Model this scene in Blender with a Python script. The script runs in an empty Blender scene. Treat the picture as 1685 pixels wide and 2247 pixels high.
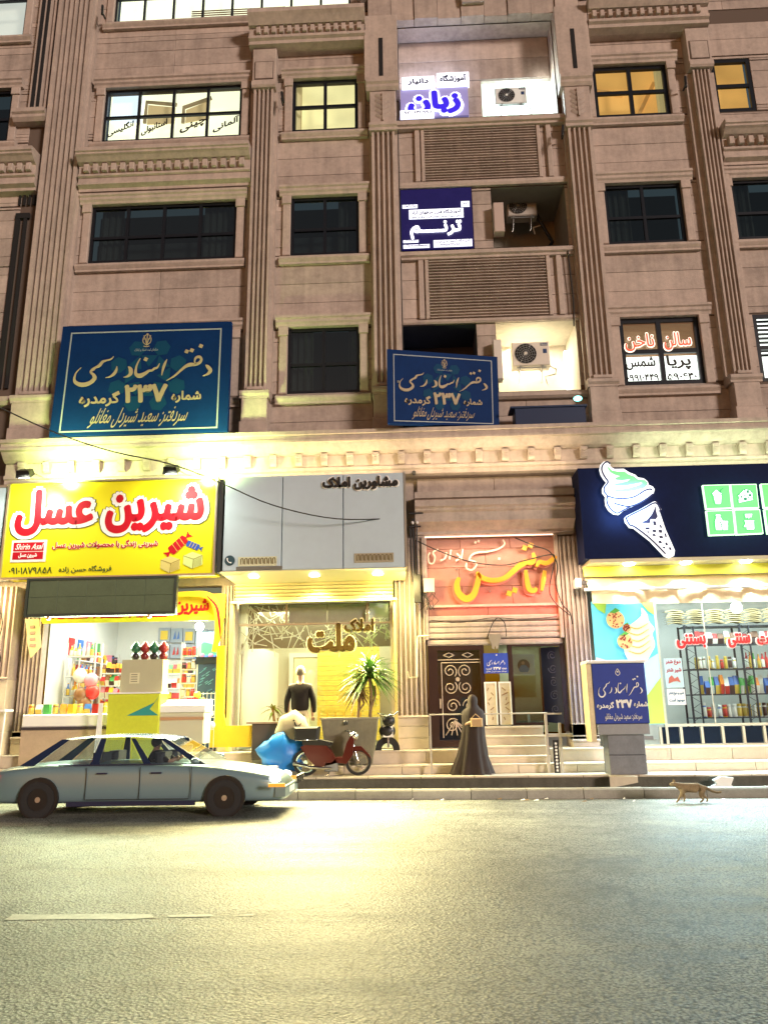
import bpy, bmesh, math, random, json, unicodedata
from math import radians, sin, cos, pi, atan2, hypot
from mathutils import Vector, Matrix
from mathutils.geometry import tessellate_polygon
random.seed(7)
D = bpy.data
scene = bpy.context.scene
COL = scene.collection
# ------------------------------------------------------------------ camera
cam_data = D.cameras.new('camera')
cam = D.objects.new('camera', cam_data)
COL.objects.link(cam)
_p, _y, _r = radians(14.46), radians(-2.29), radians(-0.876)
_f = Vector((sin(_y)*cos(_p), cos(_y)*cos(_p), sin(_p)))
_rt = Vector((cos(_y), -sin(_y), 0)); _up = _rt.cross(_f)
_r2 = cos(_r)*_rt + sin(_r)*_up; _u2 = -sin(_r)*_rt + cos(_r)*_up
cam.matrix_world = Matrix(((_r2.x, _u2.x, -_f.x, 0), (_r2.y, _u2.y, -_f.y, 0), (_r2.z, _u2.z, -_f.z, 1.5), (0, 0, 0, 1)))
cam_data.sensor_fit = 'VERTICAL'; cam_data.sensor_height = 36.0
cam_data.lens = 1700/2247*36; cam_data.clip_start = .1; cam_data.clip_end = 400
scene.camera = cam
# ------------------------------------------------------------------ night sky, street light level, exposure
world = D.worlds.new('World'); scene.world = world; world.use_nodes = True
wn = world.node_tree.nodes; wl = world.node_tree.links
bg = wn['Background']
sky = wn.new('ShaderNodeTexSky'); sky.sky_type = 'NISHITA'; sky.sun_disc = False
sky.sun_elevation = radians(1.0); sky.sun_rotation = radians(200); sky.air_density = 1.0
wl.new(sky.outputs['Color'], bg.inputs['Color']); bg.inputs['Strength'].default_value = 0.10
sun_data = D.lights.new('street_glow', 'SUN'); sun_data.energy = 1.9; sun_data.angle = radians(10)
sun_data.color = (1.0, .80, .70)
sun = D.objects.new('street_glow', sun_data); COL.objects.link(sun)
sun.rotation_euler = Vector((-.92, 1.0, -.26)).to_track_quat('-Z', 'Y').to_euler()
scene.view_settings.view_transform = 'Standard'; scene.view_settings.look = 'None'
scene.view_settings.exposure = 0.55; scene.view_settings.gamma = 1.0
scene.view_settings.use_curve_mapping = False
try:
    scene.cycles.use_denoising = True; scene.cycles.max_bounces = 7; scene.cycles.transparent_max_bounces = 12
    scene.cycles.sample_clamp_indirect = 6.0; scene.cycles.caustics_reflective = False; scene.cycles.caustics_refractive = False
except Exception: pass

TR = json.loads(r'''{"NST":[[[0.8623,0.5979,0.0052],[0.8741,0.5825,0.0194],[0.8902,0.548,0.022],[0.8773,0.5169,0.0142],[0.8477,0.4988,0.0032]],[[0.8065,0.6081,0.0091],[0.7969,0.6348,0.0078],[0.8045,0.6683,0.0142],[0.824,0.6748,0.0155],[0.8354,0.6498,0.0142],[0.8238,0.6194,0.0168],[0.7991,0.6064,0.0181],[0.7707,0.6061,0.022],[0.7461,0.5904,0.0168],[0.7192,0.5545,0.013],[0.6834,0.505,0.0097],[0.6409,0.4653,0.0026]],[[0.6362,0.6614,0.0026],[0.6264,0.6245,0.013],[0.6175,0.5781,0.013],[0.6123,0.5159,0.0032]],[[0.5953,0.6259,0.0026],[0.5824,0.5873,0.0104],[0.5669,0.5805,0.013],[0.5536,0.5644,0.0117],[0.536,0.5613,0.013],[0.518,0.5408,0.0194],[0.4845,0.5173,0.0272],[0.4613,0.5388,0.0168],[0.4615,0.6044,0.0104],[0.4746,0.6621,0.0058],[0.4815,0.6785,0.0019]],[[0.4139,0.6047,0.0052],[0.4289,0.5798,0.022],[0.4311,0.5384,0.0207],[0.4131,0.5149,0.0117],[0.3922,0.5087,0.0032]],[[0.3482,0.6115,0.0032],[0.3458,0.5723,0.0155],[0.3334,0.5401,0.0168],[0.3107,0.5162,0.0091],[0.2878,0.5097,0.0026]],[[0.3231,0.7035,0.0026],[0.3085,0.6778,0.0084],[0.2836,0.6676,0.0104],[0.2618,0.6563,0.0155],[0.2465,0.6242,0.0181],[0.2233,0.6047,0.013],[0.2103,0.5883,0.0181],[0.1977,0.5654,0.0117],[0.2177,0.5364,0.0181],[0.2241,0.5036,0.0233],[0.1984,0.4657,0.0233],[0.1575,0.451,0.0259],[0.1202,0.4711,0.0207],[0.1071,0.5091,0.013],[0.1145,0.5647,0.0065],[0.1392,0.6088,0.0026]]],"NSD":[[0.8285,0.7749],[0.7771,0.7376],[0.7475,0.7287],[0.5123,0.6676]],"AMA":[[[0.948,4.32,0.083],[0.894,4.171,0.121],[0.922,3.981,0.138],[1.077,3.848,0.149],[1.232,3.92,0.138],[1.309,4.081,0.121],[1.373,4.324,0.11],[1.335,4.434,0.055]],[[1.356,4.406,0.066],[1.458,4.3,0.105],[1.67,4.241,0.105],[1.941,4.289,0.11],[2.221,4.51,0.121],[2.416,4.629,0.127],[2.544,4.62,0.116],[2.596,4.707,0.094],[2.585,4.831,0.066]],[[2.811,4.428,0.072],[2.772,4.238,0.099],[2.718,3.991,0.061]],[[2.637,4.519,0.055],[2.706,4.622,0.094],[2.87,4.596,0.094],[3.039,4.71,0.099],[3.063,4.751,0.055]],[[2.4,4.451,0.066],[2.414,4.246,0.099],[2.447,4.043,0.116],[2.551,3.994,0.105],[2.608,4.053,0.072]]],"AMD":[[2.403,4.946],[2.541,4.998],[2.015,3.944],[2.139,4.014]],"MJ":[[[1.055,4.959],[1.012,4.711]],[[0.92,4.862],[0.987,4.772],[0.887,4.697]],[[0.796,4.949],[0.756,4.736]],[[0.693,4.895],[0.662,4.766],[0.551,4.71]],[[0.511,4.964],[0.394,4.897],[0.437,4.799],[0.398,4.661],[0.311,4.663],[0.288,4.816],[0.332,4.898]],[[1.946,5.152],[1.976,5.048],[1.854,4.951],[1.626,4.89],[1.417,4.878],[1.266,4.835],[1.186,4.718],[1.292,4.677],[1.343,4.598],[1.23,4.486],[1.119,4.535],[1.123,4.645]]],"MJD":[[1.843,4.724],[1.338,5.103],[1.41,5.129]],"ICS":[[4.116,6.578],[4.18,6.513],[4.153,6.487],[4.192,6.432],[4.252,6.397],[4.442,6.396],[4.548,6.315],[4.669,6.258],[4.72,6.197],[4.837,6.174],[4.912,6.105],[4.93,6.025],[5.008,5.99],[5.039,5.93],[5.012,5.851],[4.936,5.775],[4.803,5.686],[4.646,5.619],[4.503,5.557],[4.36,5.489],[4.253,5.407],[4.154,5.423],[4.061,5.497],[4.007,5.603],[4.0,5.734],[4.012,5.8],[3.957,5.893],[3.965,5.986],[4.008,6.051],[4.064,6.116],[4.019,6.177],[3.964,6.278],[3.942,6.399],[3.97,6.506],[4.039,6.564]],"ICG":[[4.104,6.515],[4.114,6.408],[4.158,6.326],[4.241,6.27],[4.352,6.234],[4.247,6.197],[4.257,6.157],[4.381,6.14],[4.559,6.161],[4.492,6.117],[4.338,6.081],[4.179,6.066],[4.27,6.03],[4.459,6.025],[4.625,6.053],[4.778,6.082],[4.801,6.062],[4.709,6.018],[4.516,5.97],[4.326,5.943],[4.156,5.941],[4.271,5.898],[4.433,5.887],[4.637,5.914],[4.817,5.962],[4.891,6.02],[4.904,6.079],[4.846,6.134],[4.709,6.151],[4.64,6.219],[4.531,6.262],[4.449,6.331],[4.298,6.336],[4.186,6.365],[4.129,6.434]],"ICC":[[5.025,5.667],[5.071,5.627],[5.132,5.495],[5.095,5.431],[5.175,5.067],[5.317,4.619],[5.29,4.508],[5.198,4.469],[5.104,4.503],[4.843,4.832],[4.536,5.109],[4.451,5.124],[4.375,5.242],[4.364,5.333],[4.411,5.371],[4.724,5.519],[4.974,5.656]],"ICL":[[[4.167,6.507],[4.114,6.558],[4.049,6.531],[3.991,6.452],[3.988,6.344],[4.035,6.223],[4.09,6.128],[4.059,6.063],[4.003,5.998],[3.995,5.905],[4.05,5.812],[4.031,5.733],[4.046,5.615],[4.112,5.509],[4.218,5.434],[4.361,5.502],[4.498,5.564]],[[4.05,5.812],[4.184,5.762],[4.37,5.744],[4.56,5.765],[4.69,5.821],[4.824,5.903],[4.927,5.933],[4.989,5.924]],[[4.18,5.644],[4.296,5.608],[4.418,5.576],[4.505,5.577],[4.672,5.631],[4.87,5.737],[4.991,5.826]],[[5.083,5.444],[5.107,5.496],[5.022,5.635],[4.774,5.517],[4.421,5.345],[4.404,5.293],[4.455,5.176],[4.551,5.134],[4.846,4.871],[5.121,4.547]]],"ICD":[[[5.016,5.576],[5.025,5.42],[5.042,5.341],[4.999,5.284],[4.888,5.287],[4.867,5.204],[4.731,5.207],[4.696,5.228],[4.812,5.27],[4.922,5.383],[4.982,5.486]],[[4.933,5.241],[4.988,5.239],[4.998,5.155],[4.943,5.157]],[[5.061,5.16],[5.092,5.159],[5.103,5.095],[5.073,5.096]],[[4.759,5.116],[4.84,5.114],[4.854,5.069],[4.774,5.071]],[[4.902,5.061],[4.97,5.06],[4.983,5.008],[4.916,5.01]],[[5.026,5.058],[5.093,5.057],[5.105,4.992],[5.038,4.994]],[[4.788,5.032],[4.825,5.031],[4.841,4.999],[4.804,5.0]],[[4.893,4.972],[4.949,4.97],[4.963,4.925],[4.907,4.927]],[[5.025,4.93],[5.092,4.928],[5.106,4.877],[5.038,4.879]],[[5.002,4.829],[5.057,4.827],[5.07,4.77],[5.015,4.771]],[[5.141,4.978],[5.172,4.978],[5.182,4.901],[5.151,4.901]],[[5.133,4.787],[5.176,4.786],[5.188,4.722],[5.145,4.723]],[[5.196,4.684],[5.239,4.683],[5.251,4.626],[5.209,4.627]],[[5.075,4.7],[5.118,4.699],[5.132,4.66],[5.089,4.661]]],"TIW":[[[6.196,5.802],[6.243,5.845],[6.3,5.888],[6.356,5.836],[6.403,5.797],[6.369,5.601],[6.349,5.563],[6.256,5.565],[6.233,5.593],[6.22,5.747]],[[6.726,5.755],[6.812,5.819],[6.86,5.872],[6.922,5.873],[7.001,5.835],[7.026,5.791],[7.026,5.714],[7.012,5.682],[7.026,5.638],[6.729,5.58],[6.718,5.657],[6.743,5.689],[6.723,5.733]],[[6.209,5.344],[6.236,5.354],[6.313,5.352],[6.331,5.33],[6.322,5.297],[6.353,5.216],[6.46,5.208],[6.431,5.009],[6.195,5.012],[6.179,5.053],[6.18,5.193],[6.218,5.289]],[[6.803,5.35],[6.968,5.351],[6.941,5.26],[6.911,5.271],[6.881,5.234],[6.855,5.273],[6.816,5.252]],[[6.781,5.215],[6.991,5.21],[6.982,5.183],[6.971,5.023],[6.943,5.004],[6.81,5.007],[6.802,5.059],[6.761,5.065],[6.761,5.103],[6.79,5.129],[6.796,5.177],[6.777,5.189]]],"TIL":[[[6.368,5.809],[6.398,5.885],[6.442,5.9]],[[6.261,5.735],[6.307,5.777],[6.395,5.775]],[[6.248,5.806],[6.345,5.831]],[[6.731,5.755],[7.018,5.813]],[[6.183,5.171],[6.296,5.169]],[[6.3,5.201],[6.319,5.018]],[[6.308,5.141],[6.375,5.14],[6.447,5.138]],[[6.203,5.085],[6.296,5.083]],[[6.219,5.302],[6.327,5.299]],[[6.797,5.065],[6.883,5.089],[6.966,5.178]],[[6.832,5.179],[6.925,5.176]]],"TIO":[[6.787,5.71,0.021],[6.864,5.664,0.034],[6.968,5.743,0.029],[6.932,5.826,0.025],[6.934,5.686,0.016],[6.864,5.743,0.016],[6.873,5.855,0.014]],"TILES":[[[6.037,5.995],[6.592,5.996],[6.579,5.48],[6.05,5.473]],[[6.607,5.995],[7.144,5.991],[7.132,5.471],[6.599,5.469]],[[6.046,5.44],[6.595,5.442],[6.581,4.919],[6.046,4.911]],[[6.612,5.447],[7.143,5.444],[7.146,4.927],[6.601,4.913]]]}''')
# ------------------------------------------------------------------ materials
MATS = {}
def mat(name, col, rough=.6, metal=0., spec=.5, emit=None, es=1., noise=0., nscale=6., bump=0., bscale=60., rnd=0., streak=0., alpha=None):
    if name in MATS: return MATS[name]
    m = D.materials.new(name); m.use_nodes = True; MATS[name] = m
    N = m.node_tree.nodes; L = m.node_tree.links; b = N['Principled BSDF']
    b.inputs['Roughness'].default_value = rough; b.inputs['Metallic'].default_value = metal
    b.inputs['Specular IOR Level'].default_value = spec
    b.inputs['Base Color'].default_value = (*col, 1)
    if noise or rnd or streak or bump:
        tc = N.new('ShaderNodeTexCoord'); g = N.new('ShaderNodeNewGeometry')
        val = None
        def add(sock, amt):
            nonlocal val
            mm = N.new('ShaderNodeMath'); mm.operation = 'MULTIPLY_ADD'; L.new(sock, mm.inputs[0]); mm.inputs[1].default_value = 2*amt; mm.inputs[2].default_value = -amt
            if val is None: val = mm.outputs[0]
            else:
                a = N.new('ShaderNodeMath'); a.operation = 'ADD'; L.new(val, a.inputs[0]); L.new(mm.outputs[0], a.inputs[1]); val = a.outputs[0]
        if noise:
            for sc, am in ((nscale, .6*noise), (nscale*5.3, .4*noise)):
                n = N.new('ShaderNodeTexNoise'); n.inputs['Scale'].default_value = sc; n.inputs['Detail'].default_value = 6; n.inputs['Roughness'].default_value = .65
                L.new(g.outputs['Position'], n.inputs['Vector']); add(n.outputs['Fac'], am*1.6)
        if streak:
            mp = N.new('ShaderNodeMapping'); mp.inputs['Scale'].default_value = (5, 5, .35); L.new(g.outputs['Position'], mp.inputs['Vector'])
            n = N.new('ShaderNodeTexNoise'); n.inputs['Scale'].default_value = 1.3; n.inputs['Detail'].default_value = 5; L.new(mp.outputs[0], n.inputs['Vector']); add(n.outputs['Fac'], streak)
        if rnd:
            oi = N.new('ShaderNodeObjectInfo'); add(oi.outputs['Random'], rnd)
        if val is not None:
            a = N.new('ShaderNodeMath'); a.operation = 'ADD'; L.new(val, a.inputs[0]); a.inputs[1].default_value = 1
            vm = N.new('ShaderNodeVectorMath'); vm.operation = 'SCALE'; vm.inputs[0].default_value = col; L.new(a.outputs[0], vm.inputs['Scale'])
            L.new(vm.outputs[0], b.inputs['Base Color'])
        if bump:
            n = N.new('ShaderNodeTexNoise'); n.inputs['Scale'].default_value = bscale; n.inputs['Detail'].default_value = 4; L.new(g.outputs['Position'], n.inputs['Vector'])
            bp = N.new('ShaderNodeBump'); bp.inputs['Strength'].default_value = bump; bp.inputs['Distance'].default_value = .01; L.new(n.outputs['Fac'], bp.inputs['Height']); L.new(bp.outputs[0], b.inputs['Normal'])
    if emit:
        b.inputs['Emission Color'].default_value = (*emit, 1); b.inputs['Emission Strength'].default_value = es
    return m
def glass(name, tint=(.9, .95, .95), refl=.12, rough=.02):
    m = D.materials.new(name); m.use_nodes = True; MATS[name] = m
    N = m.node_tree.nodes; L = m.node_tree.links; N.remove(N['Principled BSDF'])
    t = N.new('ShaderNodeBsdfTransparent'); t.inputs[0].default_value = (*tint, 1)
    g = N.new('ShaderNodeBsdfGlossy'); g.inputs['Roughness'].default_value = rough; g.inputs['Color'].default_value = (1, 1, 1, 1)
    mx = N.new('ShaderNodeMixShader'); f = N.new('ShaderNodeFresnel'); f.inputs['IOR'].default_value = 1.45
    a = N.new('ShaderNodeMath'); a.operation = 'ADD'; a.inputs[1].default_value = refl*.4; L.new(f.outputs[0], a.inputs[0])
    gg = N.new('ShaderNodeNewGeometry'); b_ = N.new('ShaderNodeMath'); b_.operation = 'SUBTRACT'; b_.inputs[0].default_value = 1; L.new(gg.outputs['Backfacing'], b_.inputs[1])
    c_ = N.new('ShaderNodeMath'); c_.operation = 'MULTIPLY'; L.new(a.outputs[0], c_.inputs[0]); L.new(b_.outputs[0], c_.inputs[1])
    L.new(c_.outputs[0], mx.inputs[0]); L.new(t.outputs[0], mx.inputs[1]); L.new(g.outputs[0], mx.inputs[2]); L.new(mx.outputs[0], N['Material Output'].inputs[0])
    return m
STONE = mat('travertine', (.42, .35, .30), .75, noise=.42, nscale=1.7, bump=.5, bscale=38, rnd=.13, streak=.3)
STONE2 = mat('carved_stone', (.45, .375, .32), .7, noise=.36, nscale=2.6, bump=.45, bscale=50, streak=.26)
STONE3 = mat('pale_step_stone', (.62, .54, .42), .5, noise=.2, nscale=2.5, bump=.2, bscale=40, rnd=.08)
JOINT = mat('joint_mortar', (.12, .09, .07), .9)
RED_LIT = mat('rose_granite', (.40, .20, .155), .55, noise=.25, nscale=7, bump=.2, rnd=.12)  # red of the neon light is mixed into this stone colour
FRAME = mat('black_aluminium', (.012, .014, .02), .35, .3)
DARKGL = mat('dark_glass', (.010, .016, .026), .08, 0, .8)
GLASS = glass('clear_glass')
TINT = glass('tinted_glass', (.55, .62, .62), .2)
BLACK = mat('black_plastic', (.012, .012, .013), .45)
WHITE = mat('white_paint', (.78, .77, .74), .5)
STEEL = mat('brushed_steel', (.55, .55, .53), .3, .9, noise=.1)
GREYMET = mat('grey_metal', (.28, .29, .30), .45, .5, noise=.15)
NAVY = mat('navy_board', (.003, .024, .105), .6, spec=.08, noise=.25, nscale=1.5)
TEAL = mat('teal_print', (.006, .048, .11), .6, spec=.08)
GOLD = mat('pale_gold_print', (.36, .29, .18), .6)
# ------------------------------------------------------------------ mesh builder
class MB:
    def __init__(s): s.v = []; s.f = []; s.sm = []
    def add(s, vs, fs, smooth=False):
        o = len(s.v); s.v += [tuple(q) for q in vs]; s.f += [tuple(i+o for i in f) for f in fs]; s.sm += [smooth]*len(fs); return s
    def box(s, x0, x1, y0, y1, z0, z1):
        return s.add([(x0,y0,z0),(x1,y0,z0),(x1,y1,z0),(x0,y1,z0),(x0,y0,z1),(x1,y0,z1),(x1,y1,z1),(x0,y1,z1)],
              [(0,3,2,1),(4,5,6,7),(0,1,5,4),(1,2,6,5),(2,3,7,6),(3,0,4,7)])
    def bev(s, x0, x1, y0, y1, z0, z1, b=.01):
        # box with its front (towards -y) edges bevelled
        return s.add([(x0,y0+b,z0),(x1,y0+b,z0),(x1,y1,z0),(x0,y1,z0),(x0,y0+b,z1),(x1,y0+b,z1),(x1,y1,z1),(x0,y1,z1),
                      (x0+b,y0,z0+b),(x1-b,y0,z0+b),(x1-b,y0,z1-b),(x0+b,y0,z1-b)],
              [(8,9,10,11),(0,1,9,8),(1,5,10,9),(5,4,11,10),(4,0,8,11),(0,3,2,1),(4,5,6,7),(1,2,6,5),(2,3,7,6),(3,0,4,7)])
    def ring(s, pts, closed=True): pass
    def tube(s, pts, r, n=8, cap=True, smooth=True):
        pts = [Vector(p) for p in pts]; rs = r if isinstance(r, (list, tuple)) else [r]*len(pts)
        vs = []; fs = []; prev = None
        for i, p in enumerate(pts):
            d = (pts[min(i+1, len(pts)-1)]-pts[max(i-1, 0)]).normalized()
            if prev is None: a = d.orthogonal().normalized()
            else: a = (prev-d*prev.dot(d)); a = a.normalized() if a.length > 1e-6 else d.orthogonal().normalized()
            prev = a; b = d.cross(a)
            for k in range(n):
                t = 2*pi*k/n; vs.append(p+(a*cos(t)+b*sin(t))*rs[i])
        for i in range(len(pts)-1):
            for k in range(n): fs.append((i*n+k, i*n+(k+1) % n, (i+1)*n+(k+1) % n, (i+1)*n+k))
        s.add(vs, fs, smooth)
        if cap: s.add(vs[:n], [tuple(range(n-1, -1, -1))]); s.add(vs[-n:], [tuple(range(n))])
        return s
    def lathe(s, c, prof, n=16, smooth=True):
        # prof: (r, z) pairs around a vertical axis through c
        vs = []; fs = []
        for r, z in prof:
            for k in range(n): t = 2*pi*k/n; vs.append((c[0]+r*cos(t), c[1]+r*sin(t), c[2]+z))
        for i in range(len(prof)-1):
            for k in range(n): fs.append((i*n+k, i*n+(k+1) % n, (i+1)*n+(k+1) % n, (i+1)*n+k))
        return s.add(vs, fs, smooth)
    def poly(s, pts, y0, y1):
        # outline in XZ, extruded from y0 (front) to y1
        n = len(pts); tri = tessellate_polygon([[Vector((p[0], p[1], 0)) for p in pts]])
        vs = [(p[0], y0, p[1]) for p in pts]+[(p[0], y1, p[1]) for p in pts]
        fs = []
        for a, b, c in tri:
            A, B, C_ = pts[a], pts[b], pts[c]
            if (B[0]-A[0])*(C_[1]-A[1])-(B[1]-A[1])*(C_[0]-A[0]) < 0: b, c = c, b
            fs.append((a, b, c)); fs.append((a+n, c+n, b+n))
        ar = sum(pts[i][0]*pts[(i+1) % n][1]-pts[(i+1) % n][0]*pts[i][1] for i in range(n))
        for i in range(n):
            j = (i+1) % n; fs.append((i, i+n, j+n, j) if ar > 0 else (j, j+n, i+n, i))
        return s.add(vs, fs)
    def prof(s, x0, x1, pts):
        # closed profile in YZ swept along X
        n = len(pts); vs = [(x0, p[0], p[1]) for p in pts]+[(x1, p[0], p[1]) for p in pts]
        ar = sum(pts[i][0]*pts[(i+1) % n][1]-pts[(i+1) % n][0]*pts[i][1] for i in range(n))
        tri = tessellate_polygon([[Vector((p[0], p[1], 0)) for p in pts]]); fs = []
        for a, b, c in tri:
            A, B, C_ = pts[a], pts[b], pts[c]
            if (B[0]-A[0])*(C_[1]-A[1])-(B[1]-A[1])*(C_[0]-A[0]) < 0: b, c = c, b
            fs.append((a+n, b+n, c+n)); fs.append((a, c, b))
        for i in range(n):
            j = (i+1) % n; fs.append((j, j+n, i+n, i)[::-1] if ar > 0 else (j, j+n, i+n, i))
        return s.add(vs, fs)
    def vprof(s, z0, z1, pts):
        # closed profile in XY extruded along Z
        n = len(pts); vs = [(p[0], p[1], z0) for p in pts]+[(p[0], p[1], z1) for p in pts]
        ar = sum(pts[i][0]*pts[(i+1) % n][1]-pts[(i+1) % n][0]*pts[i][1] for i in range(n))
        tri = tessellate_polygon([[Vector((p[0], p[1], 0)) for p in pts]]); fs = []
        for a, b, c in tri:
            A, B, C_ = pts[a], pts[b], pts[c]
            if (B[0]-A[0])*(C_[1]-A[1])-(B[1]-A[1])*(C_[0]-A[0]) < 0: b, c = c, b
            fs.append((a+n, b+n, c+n)); fs.append((a, c, b))
        for i in range(n):
            j = (i+1) % n; fs.append((i, j, j+n, i+n) if ar > 0 else (j, i, i+n, j+n))
        return s.add(vs, fs)
    def sphere(s, c, r, n=12, m=8, sq=(1, 1, 1)):
        vs = []; fs = []
        for i in range(m+1):
            t = pi*i/m
            for k in range(n): a = 2*pi*k/n; vs.append((c[0]+r*sq[0]*sin(t)*cos(a), c[1]+r*sq[1]*sin(t)*sin(a), c[2]-r*sq[2]*cos(t)))
        for i in range(m):
            for k in range(n): fs.append((i*n+k, i*n+(k+1) % n, (i+1)*n+(k+1) % n, (i+1)*n+k))
        return s.add(vs, fs, True)
    def disc(s, c, r, y0, y1, n=20, r_in=0):
        # ring or disc facing -y
        vs = []
        for y in (y0, y1):
            for rr in ((r, r_in) if r_in else (r,)):
                for k in range(n): t = 2*pi*k/n; vs.append((c[0]+rr*cos(t), y, c[1]+rr*sin(t)))
        fs = []
        if r_in:
            for k in range(n):
                j = (k+1) % n; fs += [(k, j, n+j, n+k), (k, 2*n+k, 2*n+j, j), (n+k, n+j, 3*n+j, 3*n+k), (2*n+k, 3*n+k, 3*n+j, 2*n+j)]
        else:
            fs = [tuple(range(n)), tuple(range(2*n-1, n-1, -1))]+[(k, n+k, n+(k+1) % n, (k+1) % n) for k in range(n)]
        return s.add(vs, fs)
    def xf(s, fn): s.v = [tuple(fn(*q)) for q in s.v]; return s
    def build(s, name, material, parent=None):
        o0 = parent.matrix_world.translation if parent is not None else Vector((0, 0, 0))
        if parent is not None: o0 = absloc(parent)
        me = D.meshes.new(name); me.from_pydata([(a-o0[0], b-o0[1], c-o0[2]) for a, b, c in s.v], [], s.f)
        if any(s.sm): me.polygons.foreach_set('use_smooth', s.sm)
        me.update()
        o = D.objects.new(name, me); COL.objects.link(o)
        if material: me.materials.append(material)
        if parent is not None: o.parent = parent
        return o
def absloc(o):
    v = Vector(o.location)
    while o.parent is not None: o = o.parent; v = v+Vector(o.location)
    return v
def tag(o, label=None, cat=None, group=None, kind=None):
    if label: o['label'] = label
    if cat: o['category'] = cat
    if group: o['group'] = group
    if kind: o['kind'] = kind
    return o
def thing(name, label, cat, loc=(0, 0, 0), group=None):
    o = D.objects.new(name, None); COL.objects.link(o); o.location = loc; o.empty_display_size = .1
    return tag(o, label, cat, group)
def children(o): return [c for c in o.children]
def dup(o, loc=None, rz=None, label=None, parent=None, kids=None):
    c = o.copy(); COL.objects.link(c); c.parent = parent
    if loc is not None: c.location = loc
    if rz is not None: c.rotation_euler = (0, 0, rz)
    if label: c['label'] = label
    for ch in KIDS(o): dup(ch, parent=c)
    return c
def KIDS(o): return [x for x in list(COL.objects) if x.parent == o]
def one(mb, name, m, label, cat, group=None):
    # a thing that is a single mesh, origin at its base centre
    xs = [v[0] for v in mb.v]; ys = [v[1] for v in mb.v]; zs = [v[2] for v in mb.v]
    c = ((min(xs)+max(xs))/2, (min(ys)+max(ys))/2, min(zs))
    mb.v = [(a-c[0], b-c[1], d-c[2]) for a, b, d in mb.v]
    o = mb.build(name, m); o.location = c
    return tag(o, label, cat, group)
# ------------------------------------------------------------------ writing
FORMS = {}
for cp in list(range(0xFB50, 0xFC00))+list(range(0xFE70, 0xFEFD)):
    d = unicodedata.decomposition(chr(cp)).split()
    if len(d) >= 2 and d[0] in ('<isolated>', '<initial>', '<medial>', '<final>'):
        FORMS.setdefault(tuple(int(q, 16) for q in d[1:]), {})[d[0][1:-1]] = chr(cp)
def shape(t):
    out = []
    for w in t.split(' '):
        if not w: out.append(''); continue
        if all(not (0x620 <= ord(c) <= 0x6ED) for c in w): out.append(w); continue
        u = []; i = 0
        while i < len(w):
            if i+1 < len(w) and w[i] == '\u0644' and (0x644, ord(w[i+1])) in FORMS: u.append((0x644, ord(w[i+1]))); i += 2
            else: u.append((ord(w[i]),)); i += 1
        dual = lambda k: k == (0x640,) or 'initial' in FORMS.get(k, {})
        r = ''
        for i, k in enumerate(u):
            f = FORMS.get(k)
            if not f: r += ''.join(chr(q) for q in k); continue
            pj = i > 0 and dual(u[i-1]); nj = dual(k) and i+1 < len(u) and (u[i+1] in FORMS or u[i+1] == (0x640,))
            r += f.get('medial' if pj and nj else 'final' if pj else 'initial' if nj else 'isolated', f.get('isolated', chr(k[0])))
        out.append(r[::-1])
    return ' '.join(out[::-1])
def text_mb(t, x0, x1, z0, z1, y, depth=.01, bold=0., rtl=True, res=2, shear=0., keep=False):
    c = D.curves.new('t', 'FONT'); c.body = shape(t) if rtl else t; c.resolution_u = res
    c.extrude = .5; c.fill_mode = 'BOTH'
    o = D.objects.new('t', c); me = o.to_mesh()
    mb = MB(); V_ = [v.co.copy() for v in me.vertices]
    if V_:
        a0 = min(v.x for v in V_); a1 = max(v.x for v in V_); b0 = min(v.y for v in V_); b1 = max(v.y for v in V_)
        sx = (x1-x0)/max(a1-a0, 1e-6); sz = (z1-z0)/max(b1-b0, 1e-6)
        if keep: sx = sz = min(sx, sz)
        # a heavier weight: shifted copies of the glyphs, each a hair in front of the last
        if bold >= .01:
            x0 += bold*.8*sx; x1 -= bold*.8*sx; z0 += bold*.8*sz; z1 -= bold*.8*sz; sx = (x1-x0)/(a1-a0); sz = (z1-z0)/(b1-b0)
            r_ = bold*(sx+sz)/2; n_ = 10 if bold > .08 else 8
            sh = [(r_*cos(k*2*pi/n_), r_*sin(k*2*pi/n_)) for k in range(n_)]
            if bold > .08: sh += [(a*.5, b*.5) for a, b in sh[::2]]
        else: sh = [(0, 0)]
        F_ = [tuple(p.vertices) for p in me.polygons]
        for i_, (da, db) in enumerate(sh):
            mb.add([(x0+da+(v.x-a0)*sx+shear*(v.y-b0)*sz, y+(.5-v.z)*depth-depth-i_*.00025, z0+db+(v.y-b0)*sz) for v in V_], F_)
    o.to_mesh_clear(); D.objects.remove(o); D.curves.remove(c)
    return mb
def smooth_pts(p, k=4):
    out = []; n = len(p); dim = len(p[0])
    for i in range(n-1):
        a, b, c, d = p[max(i-1, 0)], p[i], p[i+1], p[min(i+2, n-1)]
        for j in range(k):
            t = j/k
            out.append([.5*((2*b[q])+(-a[q]+c[q])*t+(2*a[q]-5*b[q]+4*c[q]-d[q])*t*t+(-a[q]+3*b[q]-3*c[q]+d[q])*t**3) for q in range(dim)])
    out.append(list(p[-1])); return out
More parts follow.
